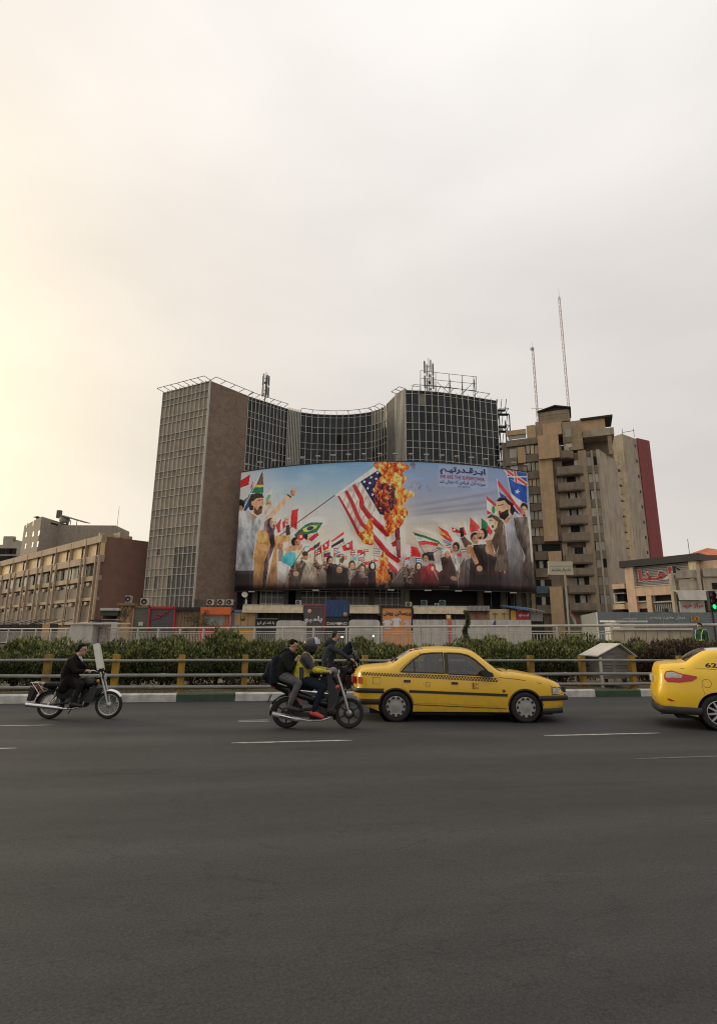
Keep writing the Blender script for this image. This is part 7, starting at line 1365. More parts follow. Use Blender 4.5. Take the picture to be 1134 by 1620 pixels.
for sd in (-1, 1):
    a = tz(672, 172); w = car.W(*a); mbm = MB(); pts = [(a[0] - .1, a[1] - .02), (a[0] - .13, a[1] + .06), (a[0] - .05, a[1] + .085), (a[0] + .1, a[1] + .02), (a[0] + .12, a[1] - .05), (a[0], a[1] - .06)]; mbm.prism([(x, sd * (w + .03), z) for x, z in pts], (0, sd * .13, 0)); mbm.prism([(a[0] - .01, sd * (w - .02), a[1] - .03), (a[0] + .08, sd * (w - .02), a[1] - .03), (a[0] + .08, sd * (w - .02), a[1] + .02)], (0, sd * .06, 0)); car.add('wing_mirror', mbm, m_bpl)
a, b_ = tz(728, 162), tz(792, 158); mbm = MB()
for y in (-.5, -.05): mbm.path([(b_[0] - .02, y, a[1] + .04), (b_[0] - .18, y + .2, a[1] + .075), (a[0] - .1, y + .45, a[1] + .1)], .011, 5)
mbm.tube((b_[0] - .05, -.62, a[1] + .02), (b_[0] - .05, -.62, a[1] + .09), .02, n=6); car.add('wiper', mbm, m_bpl)
def hub_steel(w, r):
    b = MB(); b.lathe((0, 0, 0), (0, -1, 0), [(r*.67, -.03), (r*.67, .004), (r*.62, .012), (r*.52, .0), (r*.3, .014), (0, .018)], 40); sub('hubcap', b.mesh('hubcap', m_hub), w); s_ = MB()
    for i in range(10):
        a = i * 2*PI/10; c_, d_ = math.cos(a), math.sin(a); s_.prism([(c_ * r * .5 - d_ * .02, -.014, d_ * r * .5 + c_ * .02), (c_ * r * .5 + d_ * .02, -.014, d_ * r * .5 - c_ * .02), (c_ * r * .63 + d_ * .026, -.016, d_ * r * .63 - c_ * .026), (c_ * r * .63 - d_ * .026, -.016, d_ * r * .63 + c_ * .026)], (0, .008, 0))
    sub('hubcap_slots', s_.mesh('hubcap_slots', m_under), w)['kind'] = 'stuff'
for ax in car.axles:
    for sd in (-1, 1): car.wheel(ax, sd, hub_steel)
for ax in car.axles: car.strip('arch_lip', [(ax + car.ar * math.cos(t), car.wr + car.ar * math.sin(t)) for t in np.linspace(.1, PI - .1, 20)], .03, m_seam, .002)
car.interior(.32, [(tz(470, 100)[0], -.36), (tz(470, 100)[0], .36), (tz(300, 100)[0], -.36), (tz(300, 100)[0], .36)], tz(615, 100)[0], tz(700, 100)[0], tz(400, 170)[1])
car.add('exhaust_pipe', MB().tube((.5, -.3, .17), (2.3, -.3, .17), .03, n=6).box(1.0, 1.6, -.45, -.2, .13, .22), m_under)
# ---- second taxi, only its tail is in the picture
T2 = onz(1000 + 1190/8.4627, 1158, 0) + Vector((.04, 0, 0)); YAW2 = RAD(-23); FT2 = Frame((T2.x, T2.y), (T2.x + math.cos(YAW2), T2.y + math.sin(YAW2)))
def uz(zx, zy): u_, z_ = FT2.hit(1000 + zx / 8.4627, 980 + zy / 8.4627); return (u_ + .04, z_)
tu = lambda L_: [uz(*p) for p in L_]
tail = [(430, 1235), (352, 1130), (322, 1010), (332, 900), (342, 790), (346, 700), (366, 624)]; boot = [(420, 612), (540, 604), (675, 597)]; rw_ = [(760, 545), (860, 480), (1000, 425)]
raw = tu(tail + boot + rw_) + [(.35, 1.44), (.75, 1.475), (1.15, 1.46), (1.5, 1.40), (1.85, 1.24), (2.3, 1.03), (2.75, .96), (3.15, .86), (3.38, .74), (3.46, .6), (3.45, .42), (3.36, .24)]
topl = smooth_line(raw, 3); nt_, nb_, nr_ = len(tail), len(boot), len(rw_)
car2 = Car('taxi_tail', 'clean bright yellow taxi entering at the right edge with only its tail showing', 'yellow taxis', (T2.x - math.sin(YAW2) * .86, T2.y + math.cos(YAW2) * .86, 0), YAW2, topl, .23, (0., 2.7), .315, .875, .98, .36, m_tax2, raw[3][0], 3.46, arch=.05, bulge=.06)
wr_ = [(.12, 1.0), (.2, 1.2), (.42, 1.33), (.75, 1.375), (.9, 1.37), (.92, 1.02)]; wf_ = [(1.0, 1.02), (.98, 1.37), (1.25, 1.355), (1.5, 1.29), (1.85, 1.08), (1.82, 1.03)]
car2.shell([wr_, wf_], [(3 * (nt_ + nb_ - 1) + 1, 3 * (nt_ + nb_ + nr_ - 1) + 2), (3 * (nt_ + nb_ + nr_ + 3) + 1, 3 * (nt_ + nb_ + nr_ + 5) + 2)], 0, 0)
for w_ in (wr_, wf_): car2.panel('side_window', w_, m_cglass, -.012, step=.2); car2.strip('window_trim', w_, .025, m_bpl, .003, closed=True)
for d_ in ([(.25, .98), (.96, 1.0), (.95, .32), (.5, .32), (.4, .55)], [(.98, 1.0), (1.95, 1.0), (2.05, .32), (.98, .32)]): car2.strip('door_gap', d_, .01, m_seam, .002, closed=True)
tlp = tu([(405, 745), (428, 700), (500, 690), (640, 735), (822, 765), (832, 780), (765, 822), (600, 842), (440, 836), (405, 795)]); car2.panel('tail_light', tlp, m_tail, .01, step=.05, thick=.02); car2.panel('reversing_lens', tu([(412, 760), (432, 708), (520, 706), (645, 748), (622, 785), (420, 785)]), m_headl, .014, step=.05, thick=.006); car2.strip('tail_light_edge', tlp, .012, m_red, .011, closed=True)
car2.panel('reflector', tu([(430, 1065), (470, 1062), (540, 1092), (480, 1098)]), m_tail, .008, step=.05, thick=.01); bumper(car2, uz(900, 1200)[0], None, True, 'rear_skirt', m_bpl, .004, uz(600, 1270)[1], uz(600, 1170)[1])
car2.strip('shoulder_line', tu([(370, 660), (640, 662), (950, 664), (1250, 690)]), .007, m_seam, .002); car2.strip('bumper_gap', tu([(345, 885), (420, 870), (900, 900), (940, 1010)]), .006, m_seam, .002); car2.strip('fuel_flap_gap', [(-.16 + .075 * math.cos(t), .83 + .075 * math.sin(t)) for t in np.linspace(0, 2*PI, 17)[:-1]], .006, m_seam, .002, closed=True)
a, b_ = uz(955, 646), uz(1190, 590); link('number', text_mesh('622', (a[0], b_[0], a[1], b_[1]), lambda u, v, w: Vector(car2.surf(u, v, .004 + w * .3, -1)), m_blk, .03), car2.o, False)
zp = .86; car2.add('number_plate', MB().box(car2.xr - .065, car2.xr - .02, -.26, .26, zp - .06, zp + .06), m_gw); car2.add('exhaust_tip', MB().tube((car2.xr + .0, -.5, .24), (car2.xr + .25, -.5, .25), .03, n=10), m_chr)
def hub_alloy(w, r):
    b = MB(); b.lathe((0, 0, 0), (0, -1, 0), [(r*.67, -.12), (r*.69, .0), (r*.66, .008), (r*.63, -.01), (r*.63, -.1)], 40)
    for i in range(10):
        a = i * PI/5 + .15; c_, d_ = math.cos(a), math.sin(a); b.prism([(c_ * r*.12 - d_ * .022, .0, d_ * r*.12 + c_ * .022), (c_ * r*.12 + d_ * .022, .0, d_ * r*.12 - c_ * .022), (c_ * r*.65 + d_ * .014, -.005, d_ * r*.65 - c_ * .014), (c_ * r*.65 - d_ * .014, -.005, d_ * r*.65 + c_ * .014)], (0, .03, 0))
    b.lathe((0, 0, 0), (0, -1, 0), [(r*.2, -.03), (r*.2, .006), (r*.1, .012), (0, .012)], 20); sub('rim', b.mesh('rim', m_alloy), w); sub('brake_disc', MB().lathe((0, .06, 0), (0, -1, 0), [(0, 0), (r*.6, 0)], 30).mesh('brake_disc', m_under), w)
for ax in car2.axles:
    for sd in (-1, 1): car2.wheel(ax, sd, hub_alloy)
car2.interior(.34, [(1.0, -.38), (1.0, .38), (.25, -.38), (.25, .38)], 1.55, 2.0, .98)
# ------------------------------------------------------------------ people: tapered limbs fused into one skin
def capsule(mb, a, b, r0, r1, n=12):
    a, b = Vector(a), Vector(b); d = b - a; L_ = d.length; d = d.normalized() if L_ > 1e-6 else Vector((0, 0, 1)); pr = []
    for i in range(5): t = PI/2 * (i / 4); pr.append((r0 * math.sin(t) + 1e-4, -r0 * math.cos(t)))
    for i in range(5): t = PI/2 * (i / 4); pr.append((r1 * math.cos(t) + 1e-4, L_ + r1 * math.sin(t)))
    mb.lathe(a, d, pr, n)
    k = len(mb.v); mb.f.append(tuple(range(k - len(pr)*n, k - len(pr)*n + n))[::-1]); mb.m.append(0); mb.sm.append(True); mb.f.append(tuple(range(k - n, k))); mb.m.append(0); mb.sm.append(True)
def fuse(name, caps, voxel, mats, smooth=5):
    """caps: (a, b, r0, r1, material index)"""
    mb = MB()
    for c in caps: capsule(mb, *c[:4])
    me = mb.mesh(name + '_raw', mats[0]); o = bpy.data.objects.new(name + '_raw', me); COL.objects.link(o)
    m = o.modifiers.new('r', 'REMESH'); m.mode = 'VOXEL'; m.voxel_size = voxel; s = o.modifiers.new('s', 'SMOOTH'); s.factor = .5; s.iterations = smooth
    dg = bpy.context.evaluated_depsgraph_get(); dg.update(); out = bpy.data.meshes.new_from_object(o.evaluated_get(dg)); bpy.data.objects.remove(o); bpy.data.meshes.remove(me)
    out.name = name; out.materials.clear()
    for q_ in mats: out.materials.append(q_)
    n = len(out.polygons); c = np.zeros(n * 3); out.polygons.foreach_get('center', c); c = c.reshape(-1, 3); best = np.full(n, 1e9); mi = np.zeros(n, int)
    for (a, b, r0, r1, k, *bias) in caps:
        a, b = np.array(a, float), np.array(b, float); d = b - a; L2 = max((d**2).sum(), 1e-9); t = np.clip(((c - a) @ d) / L2, 0, 1); ds = np.linalg.norm(c - a - t[:, None] * d, axis=1) - (r0 + (r1 - r0) * t) - (bias[0] if bias else 0); w = ds < best; best[w] = ds[w]; mi[w] = k
    out.polygons.foreach_set('material_index', mi); out.polygons.foreach_set('use_smooth', np.ones(n, bool)); out.update(); return out
m_skin = mat('skin', (.42, .25, .17), .55, var=.12, scale=20); m_eye = mat('eye_dark', (.02, .015, .012), .3); m_hair = mat('black_hair', (.008, .007, .006), .8, var=.4, scale=60, bump=.6, bscale=120, spec=.1)
def cloth(name, col, **k): return mat(name, col, .85, var=.3, scale=9, bump=.9, bscale=22, spec=.05, **k)
def head_caps(c, f, r, k_skin, k_eye):
    """c: head centre, f: facing direction (unit, in x-z mostly), r: half head height"""
    c = Vector(c); f = Vector(f).normalized(); s = Vector((-f.y, f.x, 0)).normalized() if abs(f.z) < .99 else Vector((0, 1, 0)); u = s.cross(f) * -1; u = f.cross(s); u = u if u.z > 0 else -u
    C = lambda a, b, d: c + f * a * r + s * b * r + u * d * r
    caps = [(C(-.12, 0, .22), C(.1, 0, .25), .66*r, .62*r, k_skin), (C(.18, 0, -.1), C(.3, 0, -.62), .5*r, .34*r, k_skin), (C(.66, 0, .08), C(.84, 0, -.16), .09*r, .13*r, k_skin), (C(.5, -.2, .2), C(.5, .2, .2), .2*r, .2*r, k_skin), (C(.6, -.12, -.42), C(.6, .12, -.42), .08*r, .08*r, k_skin)]
    for b in (-1, 1): caps += [(C(-.02, b * .64, .05), C(-.05, b * .68, -.2), .1*r, .08*r, k_skin), (C(.66, b * .26, .08), C(.67, b * .28, .08), .075*r, .075*r, k_eye, .003)]
    return caps, C
def hand_caps(wrist, palm_dir, fing_dir, side, k):
    """closed hand: palm, four fingers curled round a bar and a thumb off the side of the palm"""
    w = Vector(wrist); p = Vector(palm_dir).normalized(); f = Vector(fing_dir).normalized(); s = p.cross(f).normalized() * side
    palm = w + p * .075; caps = [(w, palm, .024, .03, k), (w + p*.03 - s*.022, palm - s*.024, .018, .018, k), (w + p*.03 + s*.022, palm + s*.026, .018, .018, k)]
    for i, ln in enumerate((.031, .036, .034, .026)):
        b = palm + s * (.03 - i * .02); m_ = b + (p * .8 + f * .6).normalized() * ln; e = m_ + (f * .9 - p * .5).normalized() * ln * .85; caps += [(b, m_, .0098, .0092, k), (m_, e, .0092, .0082, k)]
    t0 = w + p * .025 + s * .032; t1 = t0 + (s * .6 + p * .6 + f * .3).normalized() * .035; t2 = t1 + (p * .4 + f * .9).normalized() * .03; return caps + [(t0, t1, .0125, .011, k), (t1, t2, .011, .009, k)]
def person(name, label, par_loc, rz, J, mats, headdir, hr=.118, scale=1.0, arm_r=(.062, .052, .04), leg_r=(.088, .072, .052), torso=(.15, .165, .15), hand_dir=(1, 0, -.1), fing=(.2, 0, -1), foot=None, gloves=False, coat=None, group=None):
    """J: joints in metres, x forward, y to the left, z up. mats: [top, trousers, skin, shoes, eye]"""
    o = thing(name, label, 'person', par_loc, rz, group); caps = []
    ch, hp, nk = Vector(J['chest']), Vector(J['hip']), Vector(J['neck']); sw = J.get('sw', .19); hw = J.get('hw', .1)
    mid = (ch + hp) / 2 + Vector(J.get('bow', (0, 0, 0)))
    for y in (-1, 1):
        caps += [(ch + Vector((0, y * .075, 0)), mid + Vector((0, y * .06, 0)), torso[0], torso[1] * .92, 0), (mid + Vector((0, y * .06, 0)), hp + Vector((0, y * .065, .02)), torso[1] * .92, torso[2] * .95, 0)]
        sh = ch + Vector((0, y * sw, .07)); caps.append((ch + Vector((0, y * .06, .1)), sh, .085, .075, 0))
        el, hd = Vector(J['elbow_r' if y < 0 else 'elbow_l']), Vector(J['hand_r' if y < 0 else 'hand_l']); wr = el.lerp(hd, .8)
        caps += [(sh, el, arm_r[0] + .012, arm_r[1], 0), (el, wr, arm_r[1], arm_r[2], 0), (wr, el.lerp(hd, .86), arm_r[2] * .8, .026, 0 if gloves else 2)]
        caps += hand_caps(el.lerp(hd, .86), Vector(hand_dir) * .5 + (hd - el).normalized() * .5, fing, -y, 3 if gloves else 2)
        kn, an = Vector(J['knee_r' if y < 0 else 'knee_l']), Vector(J['ankle_r' if y < 0 else 'ankle_l']); hj = hp + Vector((0, y * hw, 0))
        caps += [(hj, kn, leg_r[0] + .018, leg_r[1], 1), (kn, an + (kn - an) * .12, leg_r[1], leg_r[2], 1), (an + (kn - an) * .12, an, leg_r[2] * .75, .042, 1)]
        fd = Vector(foot or (1, 0, -.15)).normalized(); caps += [(an + Vector((-.03, 0, -.04)), an + fd * .06 + Vector((0, 0, -.045)), .042, .046, 3), (an + fd * .06 + Vector((0, 0, -.045)), an + fd * .17 + Vector((0, 0, -.05)), .046, .034, 3)]
    hd = Vector(J['head']); caps += [(ch + Vector((0, 0, .1)), nk, .085, .066, 0), (nk, hd + Vector((0, 0, -.05)), .058, .056, 2)]
    if coat: caps += coat
    hc, C = head_caps(hd, headdir, hr, 2, 4); caps += hc
    me = fuse('body', caps, .0095, mats, 4); link('body', me, o, False); o['_r'] = hr; del o['_r']
    return o, C
def hair_mesh(C, r, m, parent, big=1.0, back=0.0):
    caps = [(C(-.18, 0, .36), C(.06, 0, .5), .66*r*big, .5*r*big, 0), (C(-.42 - back, 0, .1), C(-.45 - back, 0, -.22), .42*r*big, .3*r*big, 0)]
    for b in (-1, 1): caps.append((C(-.1, b*.46, .3), C(-.16, b*.5, -.02), .24*r*big, .16*r, 0))
    link('hair', fuse('hair', caps, .009, [m], 3), parent, False)
# ------------------------------------------------------------------ motorcycles
m_mblk = mat('bike_black', (.008, .008, .009), .3, spec=.3, coat=.15, var=.2); m_mdk = mat('bike_dark_metal', (.03, .029, .028), .5, metal=.4, var=.3, scale=20); m_msil = mat('bike_silver', (.42, .41, .39), .35, metal=.6, var=.2, scale=10); m_vinyl = mat('seat_vinyl', (.008, .008, .008), .6, bump=.2, spec=.2)
def wheel_of(par, x, r, tw, cast, fat=.0, dark=m_msil):
    w = bpy.data.objects.new('wheel', None); COL.objects.link(w); w.parent = par; w.matrix_basis = Matrix.Translation((x, 0, r))
    sub('tyre', MB().lathe((0, 0, 0), (0, 1, 0), [(r - tw/2 + tw/2 * math.cos(a) , tw * .55 * math.sin(a)) for a in np.linspace(0, 2*PI, 13)[:-1]], 48, closed=True).mesh('tyre', m_rub), w)
    ri = r - tw * .95; sub('rim', MB().lathe((0, 0, 0), (0, 1, 0), [(ri + .012, -tw*.36), (ri - .008, -tw*.36), (ri - .014, 0), (ri - .008, tw*.36), (ri + .012, tw*.36), (ri + .004, 0)], 48, closed=True).mesh('rim', dark), w)
    b = MB(); b.lathe((0, 0, 0), (0, 1, 0), [(0, -.07), (.045, -.07), (.06, -.03), (.06, .03), (.045, .07), (0, .07)], 20); sub('hub', b.mesh('hub', m_msil), w); b = MB()
    if cast:
        for i in range(6): a = i * PI/3 + .5; b.prism([(math.cos(a) * .04 - math.sin(a) * .018, -.014, math.sin(a) * .04 + math.cos(a) * .018), (math.cos(a) * .04 + math.sin(a) * .018, -.014, math.sin(a) * .04 - math.cos(a) * .018), (math.cos(a) * ri + math.sin(a) * .011, -.014, math.sin(a) * ri - math.cos(a) * .011), (math.cos(a) * ri - math.sin(a) * .011, -.014, math.sin(a) * ri + math.cos(a) * .011)], (0, .028, 0))
        sub('spoke', b.mesh('spoke', m_mdk), w); sub('brake_disc', MB().lathe((0, -.05, 0), (0, 1, 0), [(.05, 0), (.1, 0), (.1, .004), (.05, .004)], 24, closed=True).mesh('brake_disc', m_mdk), w)
    else:
        for i in range(18): a = i * PI/9; b.tube((math.cos(a + .35) * .045, .04 * (-1) ** i, math.sin(a + .35) * .045), (math.cos(a) * ri, 0, math.sin(a) * ri), .0025, n=3, caps=False)
        o = sub('spoke', b.mesh('spoke', m_msil), w); o['kind'] = 'stuff'
    return w
def arc_band(cx, cz, r, a0, a1, w, t=.006, n=18, drop=.03):
    b = MB(); V = []
    for i in range(n + 1):
        a = a0 + (a1 - a0) * i / n
        for y, dr in ((-w, -drop), (-w * .75, 0), (0, t * 1.5), (w * .75, 0), (w, -drop)): V.append((cx + math.cos(a) * (r + dr), y, cz + math.sin(a) * (r + dr)))
    b.add(V, [(i*5+k, (i+1)*5+k, (i+1)*5+k+1, i*5+k+1) for i in range(n) for k in range(4)], 0, True); return b
def blob(name, caps, m, par, voxel=.012, sm=6): return link(name, fuse(name, [(*c, 0) for c in caps], voxel, [m], sm), par, False)
def bike_common(o, wb, r, cast, classic=True):
    P = lambda nm, mb, m: link(nm, mb.mesh(nm, m), o, False)
    wheel_of(o, 0, r, .085, cast, dark=m_mdk if cast else m_msil); wheel_of(o, wb, r, .075, cast, dark=m_mdk if cast else m_msil)
    for y in (-.075, .075):
        P('fork_leg', MB().path([(wb, y, r), (wb - .075, y, r + .25), (wb - .225, y, r + .68)], [.02, .024, .018], 10), m_msil); P('swing_arm', MB().tube((0, y, r), (.42, y * .9, r + .06), .02, .026, 8), m_mdk); P('shock_absorber', MB().tube((.02, y * 1.35, r + .03), (.1, y * 1.35, r + .2), .016, n=8).lathe((.1, y*1.35, r+.2), (.35, 0, 1), [(.028, .015 * k) if k % 2 else (.02, .015 * k) for k in range(13)], 10), m_msil if classic else m_mdk)
    return P
# ---- bike 1: classic with wind deflector, single rider in black
S1 = 545.; b1r = onz(40 + 265/7.0875, 1137.6, 0); yaw1 = RAD(4)
def classic_bike(name, label, loc, yaw, wb=1.2, r=.283):
    o = thing(name, label, 'motorcycle', loc, yaw, 'motorcycles on the road'); P = bike_common(o, wb, r, False)
    P('front_mudguard', arc_band(wb, r, r + .03, RAD(35), RAD(150), .05), m_chr); P('rear_mudguard', arc_band(0, r, r + .035, RAD(20), RAD(175), .06), m_mblk)
    blob('fuel_tank', [((.5, 0, .72), (.82, 0, .77), .1, .11), ((.55, -.06, .7), (.8, -.06, .73), .08, .09), ((.55, .06, .7), (.8, .06, .73), .08, .09)], m_mblk, o)
    blob('seat', [((-.12, -.07, .69), (.42, -.06, .68), .06, .06), ((-.12, .07, .69), (.42, .06, .68), .06, .06)], m_vinyl, o); P('side_cover', MB().prism([(.1, -.13, .62), (.42, -.13, .62), (.36, -.13, .42), (.18, -.13, .42)], (0, .26, 0)), m_mblk)
    e = MB(); e.box(.42, .74, -.11, .11, .24, .44); e.box(.62, .74, -.07, .07, .44, .6)
    for k in range(5): e.box(.59, .77, -.1, .1, .45 + k * .03, .458 + k * .03)
    e.lathe((.55, -.11, .34), (0, -1, 0), [(.11, 0), (.11, .03), (.08, .045), (0, .045)], 20); P('engine', e, m_mdk); P('crash_shield', MB().prism([(.72, -.16, .32), (.9, -.14, .36), (.97, -.1, .62), (.88, -.12, .7), (.74, -.15, .5)], (0, .3, 0)), m_mblk)
    P('frame', MB().path([(.98, 0, .92), (.86, 0, .55), (.72, 0, .26), (.4, 0, .24)], .022, 8).path([(.95, 0, .84), (.45, 0, .66), (-.1, 0, .62)], .022, 8), m_mblk)
    P('exhaust', MB().path([(.74, -.13, .42), (.72, -.15, .26), (.5, -.16, .22), (.3, -.16, .225)], .02, 8).path([(.32, -.165, .225), (.2, -.17, .24), (-.42, -.18, .31)], [.028, .042, .045], 12), m_chr); P('kickstand', MB().tube((.42, .1, .25), (.3, .2, .08), .012, n=6), m_mdk)
    P('handlebar', MB().path([(.8, -.34, .98), (.88, -.22, 1.0), (.95, -.08, .95), (.95, .08, .95), (.88, .22, 1.0), (.8, .34, .98)], .013, 8), m_chr); [P('grip', MB().tube((.77, y * .4, .97), (.83, y * .29, .985), .019, n=8), m_bpl) for y in (-1, 1)]
    P('headlight', MB().lathe((1.0, 0, .85), (1, 0, -.05), [(.03, -.06), (.085, -.02), (.095, .05), (.09, .07)], 20), m_mblk); P('headlight_lens', MB().lathe((1.0, 0, .85), (1, 0, -.05), [(.09, .068), (.06, .085), (0, .09)], 20), m_headl); P('instrument', MB().box(.9, .99, -.09, .09, .96, 1.03), m_mblk)
    for y in (-.16, .16): P('indicator', MB().lathe((.98, y, .78), (1, 0, 0), [(0, -.03), (.03, -.02), (.035, .02), (0, .03)], 12), mat('indicator_amber', (.5, .2, .04), .3))
    P('rear_rack', MB().path([(-.1, -.1, .72), (-.42, -.1, .74), (-.42, .1, .74), (-.1, .1, .72)], .01, 6).tube((-.2, -.1, .73), (-.2, .1, .73), .008, n=6).tube((-.32, -.1, .735), (-.32, .1, .735), .008, n=6).tube((-.4, -.1, .74), (-.2, -.12, .5), .009, n=6).tube((-.4, .1, .74), (-.2, .12, .5), .009, n=6), m_chr); P('tail_light', MB().box(-.36, -.3, -.07, .07, .58, .66), m_tail); P('rear_flap', MB().prism([(-.3, -.1, .62), (-.42, -.1, .66), (-.46, -.1, .38), (-.4, -.1, .36)], (0, .2, 0)), m_bpl); P('footrest', MB().tube((.48, -.3, .25), (.48, .3, .25), .014, n=6), m_bpl)
    return o, P
o, P = classic_bike('motorcycle', 'black motorcycle with a tall pale wind deflector on the left of the road', (b1r.x, b1r.y, 0), yaw1); o.matrix_basis = o.matrix_basis @ Matrix.Scale(.94, 4)
sc = MB(); V = []
for i in range(9):
    y = -.17 + .34 * i / 8
    for t in range(9): tt_ = t / 8; zz = 1.0 + tt_ * .56 - .03 * (abs(y) / .17) ** 3 * tt_; V.append((.98 - .15 * tt_ - .7 * y * y + y * .2, y * (.8 - .08 * tt_), zz))
sc.add(V, [(i*9+t, (i+1)*9+t, (i+1)*9+t+1, i*9+t+1) for i in range(8) for t in range(8)], 0, True); P('wind_deflector', sc, mat('pale_perspex', (.5, .5, .42), .25, spec=.6)); m_gp = mat('green_print', (.05, .14, .1), .6)
cir = MB(); 
for a in np.linspace(0, 2*PI, 25)[:-1]:
    a2 = a + 2*PI/24
    def wp(a_, rr): y = .09 * rr * math.cos(a_); tt_ = .68 + .2 * rr * math.sin(a_); return (.98 - .15 * tt_ - .7 * y * y + y * .2 - .008, y * .74 - .003, 1.0 + tt_ * .56)
    cir.add([wp(a, .78), wp(a2, .78), wp(a2, 1), wp(a, 1)], [(0, 1, 2, 3)])
P('printed_ring', cir, m_gp); P('printed_mark', MB().add([(.94, -.055, 1.08), (.955, .03, 1.08), (.94, .03, 1.14), (.925, -.055, 1.14)], [(0, 1, 2, 3)]), m_blk)
bx_ = lambda p: (p[0], p[1], p[2])
c_black = cloth('black_coat', (.013, .012, .012)); c_dktr = cloth('dark_trousers', (.022, .02, .02)); c_shoe = mat('dark_shoe', (.02, .018, .016), .5)
pj = dict(chest=(.37, 0, 1.1), hip=(.31, 0, .79), neck=(.43, 0, 1.28), head=(.515, 0, 1.42), bow=(-.03, 0, 0), elbow_r=(.55, -.28, .98), elbow_l=(.55, .28, .98), hand_r=(.8, -.33, 1.0), hand_l=(.8, .33, 1.0), knee_r=(.66, -.2, .72), knee_l=(.66, .2, .72), ankle_r=(.53, -.2, .36), ankle_l=(.53, .2, .36))
coat = [((.36, y, .8), (.26, y * 1.1, .62), .14, .11, 0) for y in (-.1, .1)] + [((.38, y, .78), (.55, y * 1.3, .7), .12, .1, 0) for y in (-.12, .12)]
pr1, C = person('person', 'dark haired rider in a long black coat on the left motorcycle', (b1r.x, b1r.y, 0), yaw1, pj, [c_black, c_dktr, m_skin, c_shoe, m_eye], (1, 0, -.05), hr=.125, coat=coat); hair_mesh(C, .125, m_hair, pr1, 1.12, .08); pr1.matrix_basis = pr1.matrix_basis @ Matrix.Scale(.94, 4); link('shirt_collar', MB().prism([(.47, -.06, 1.27), (.54, 0, 1.17), (.47, .06, 1.27)], (.02, 0, .02)).mesh('shirt_collar', m_wtxt), pr1, False)
# ---- bike 2: step-through with rider and passenger
b2r = onz(400 + 295/5.67, 1153, 0); S2 = 487.
o = thing('step_through_motorcycle', 'black step-through motorcycle carrying two people beside the taxi', 'motorcycle', (b2r.x, b2r.y + .05, 0), RAD(1), 'motorcycles on the road'); wb = 1.14; r = .272; P = bike_common(o, wb, r, True, False)
P('front_mudguard', arc_band(wb, r, r + .035, RAD(60), RAD(165), .055, drop=.05), mat('fender_grey', (.06, .06, .062), .35, coat=.3)); P('front_mudguard_lip', arc_band(wb, r, r + .03, RAD(160), RAD(205), .05), m_mblk); P('rear_mudguard', arc_band(0, r, r + .04, RAD(70), RAD(190), .06), m_mblk)
for y in (-.1, .1): P('leg_shield', MB().prism([(.72, y, .98), (.86, y * .8, .92), (.99, y * .7, .72), (.93, y, .5), (.86, y * 1.3, .34), (.74, y * 1.4, .3), (.76, y * 1.2, .55)], (0, -.02 if y < 0 else .02, 0)), m_mblk)
blob('front_cowl', [((.86, 0, .9), (.97, 0, .62), .1, .07), ((.86, -.06, .9), (.95, -.04, .66), .07, .05), ((.86, .06, .9), (.95, .04, .66), .07, .05)], m_mblk, o); blob('handlebar_cowl', [((.78, -.1, 1.0), (.78, .1, 1.0), .06, .06), ((.84, 0, 1.0), (.9, 0, .96), .08, .06)], mat('cowl_grey', (.09, .088, .085), .35, coat=.3), o); P('headlight_lens', MB().lathe((.9, 0, .97), (1, 0, -.1), [(.075, .03), (.05, .055), (0, .06)], 18), m_headl)
for y in (-.09, .09): P('indicator', MB().lathe((.92, y, .73), (.5, y * 5, .2), [(0, .05), (.03, .03), (.042, -.02)], 12), mat('indicator_red', (.55, .09, .05), .25))
blob('body_fairing', [((.1, -.09, .62), (.5, -.08, .5), .06, .05), ((.1, .09, .62), (.5, .08, .5), .06, .05), ((-.25, 0, .76), (.1, 0, .64), .07, .1), ((.45, 0, .48), (.74, 0, .42), .08, .07)], m_mblk, o); blob('seat', [((-.2, -.05, .77), (.45, -.05, .7), .06, .055), ((-.2, .05, .77), (.45, .05, .7), .06, .055)], m_vinyl, o)
P('grab_rail', MB().path([(.0, -.12, .74), (-.16, -.13, .79), (-.3, -.06, .82), (-.3, .06, .82), (-.16, .13, .79), (0, .12, .74)], .012, 6), m_msil); P('tail_light', MB().box(-.28, -.22, -.06, .06, .7, .76), m_tail); P('red_stripe', MB().prism([(.04, -.155, .62), (.3, -.15, .5), (.3, -.15, .47), (.04, -.155, .58)], (0, .01, 0)), mat('stripe_red', (.3, .06, .06), .4)); P('chain_case', MB().prism([(-.05, -.12, .32), (.45, -.13, .28), (.45, -.13, .2), (-.05, -.12, .22)], (0, .03, 0)), m_mdk)
e = MB(); e.box(.42, .74, -.12, .12, .17, .36); e.lathe((.52, -.12, .27), (0, -1, 0), [(.1, 0), (.1, .03), (.07, .045), (0, .045)], 18); e.lathe((.74, 0, .28), (1, 0, .05), [(.075, 0), (.075, .16), (.05, .18), (0, .18)], 14); P('engine', e, m_mdk); P('exhaust', MB().path([(.8, -.1, .2), (.62, -.15, .15), (.42, -.17, .15), (.25, -.175, .18)], .018, 8).path([(.28, -.178, .175), (.2, -.18, .18), (-.24, -.19, .27)], [.03, .048, .044], 12), m_msil); P('exhaust_shield', MB().path([(.12, -.215, .2), (-.1, -.222, .25)], [.03, .026], 8), m_chr)
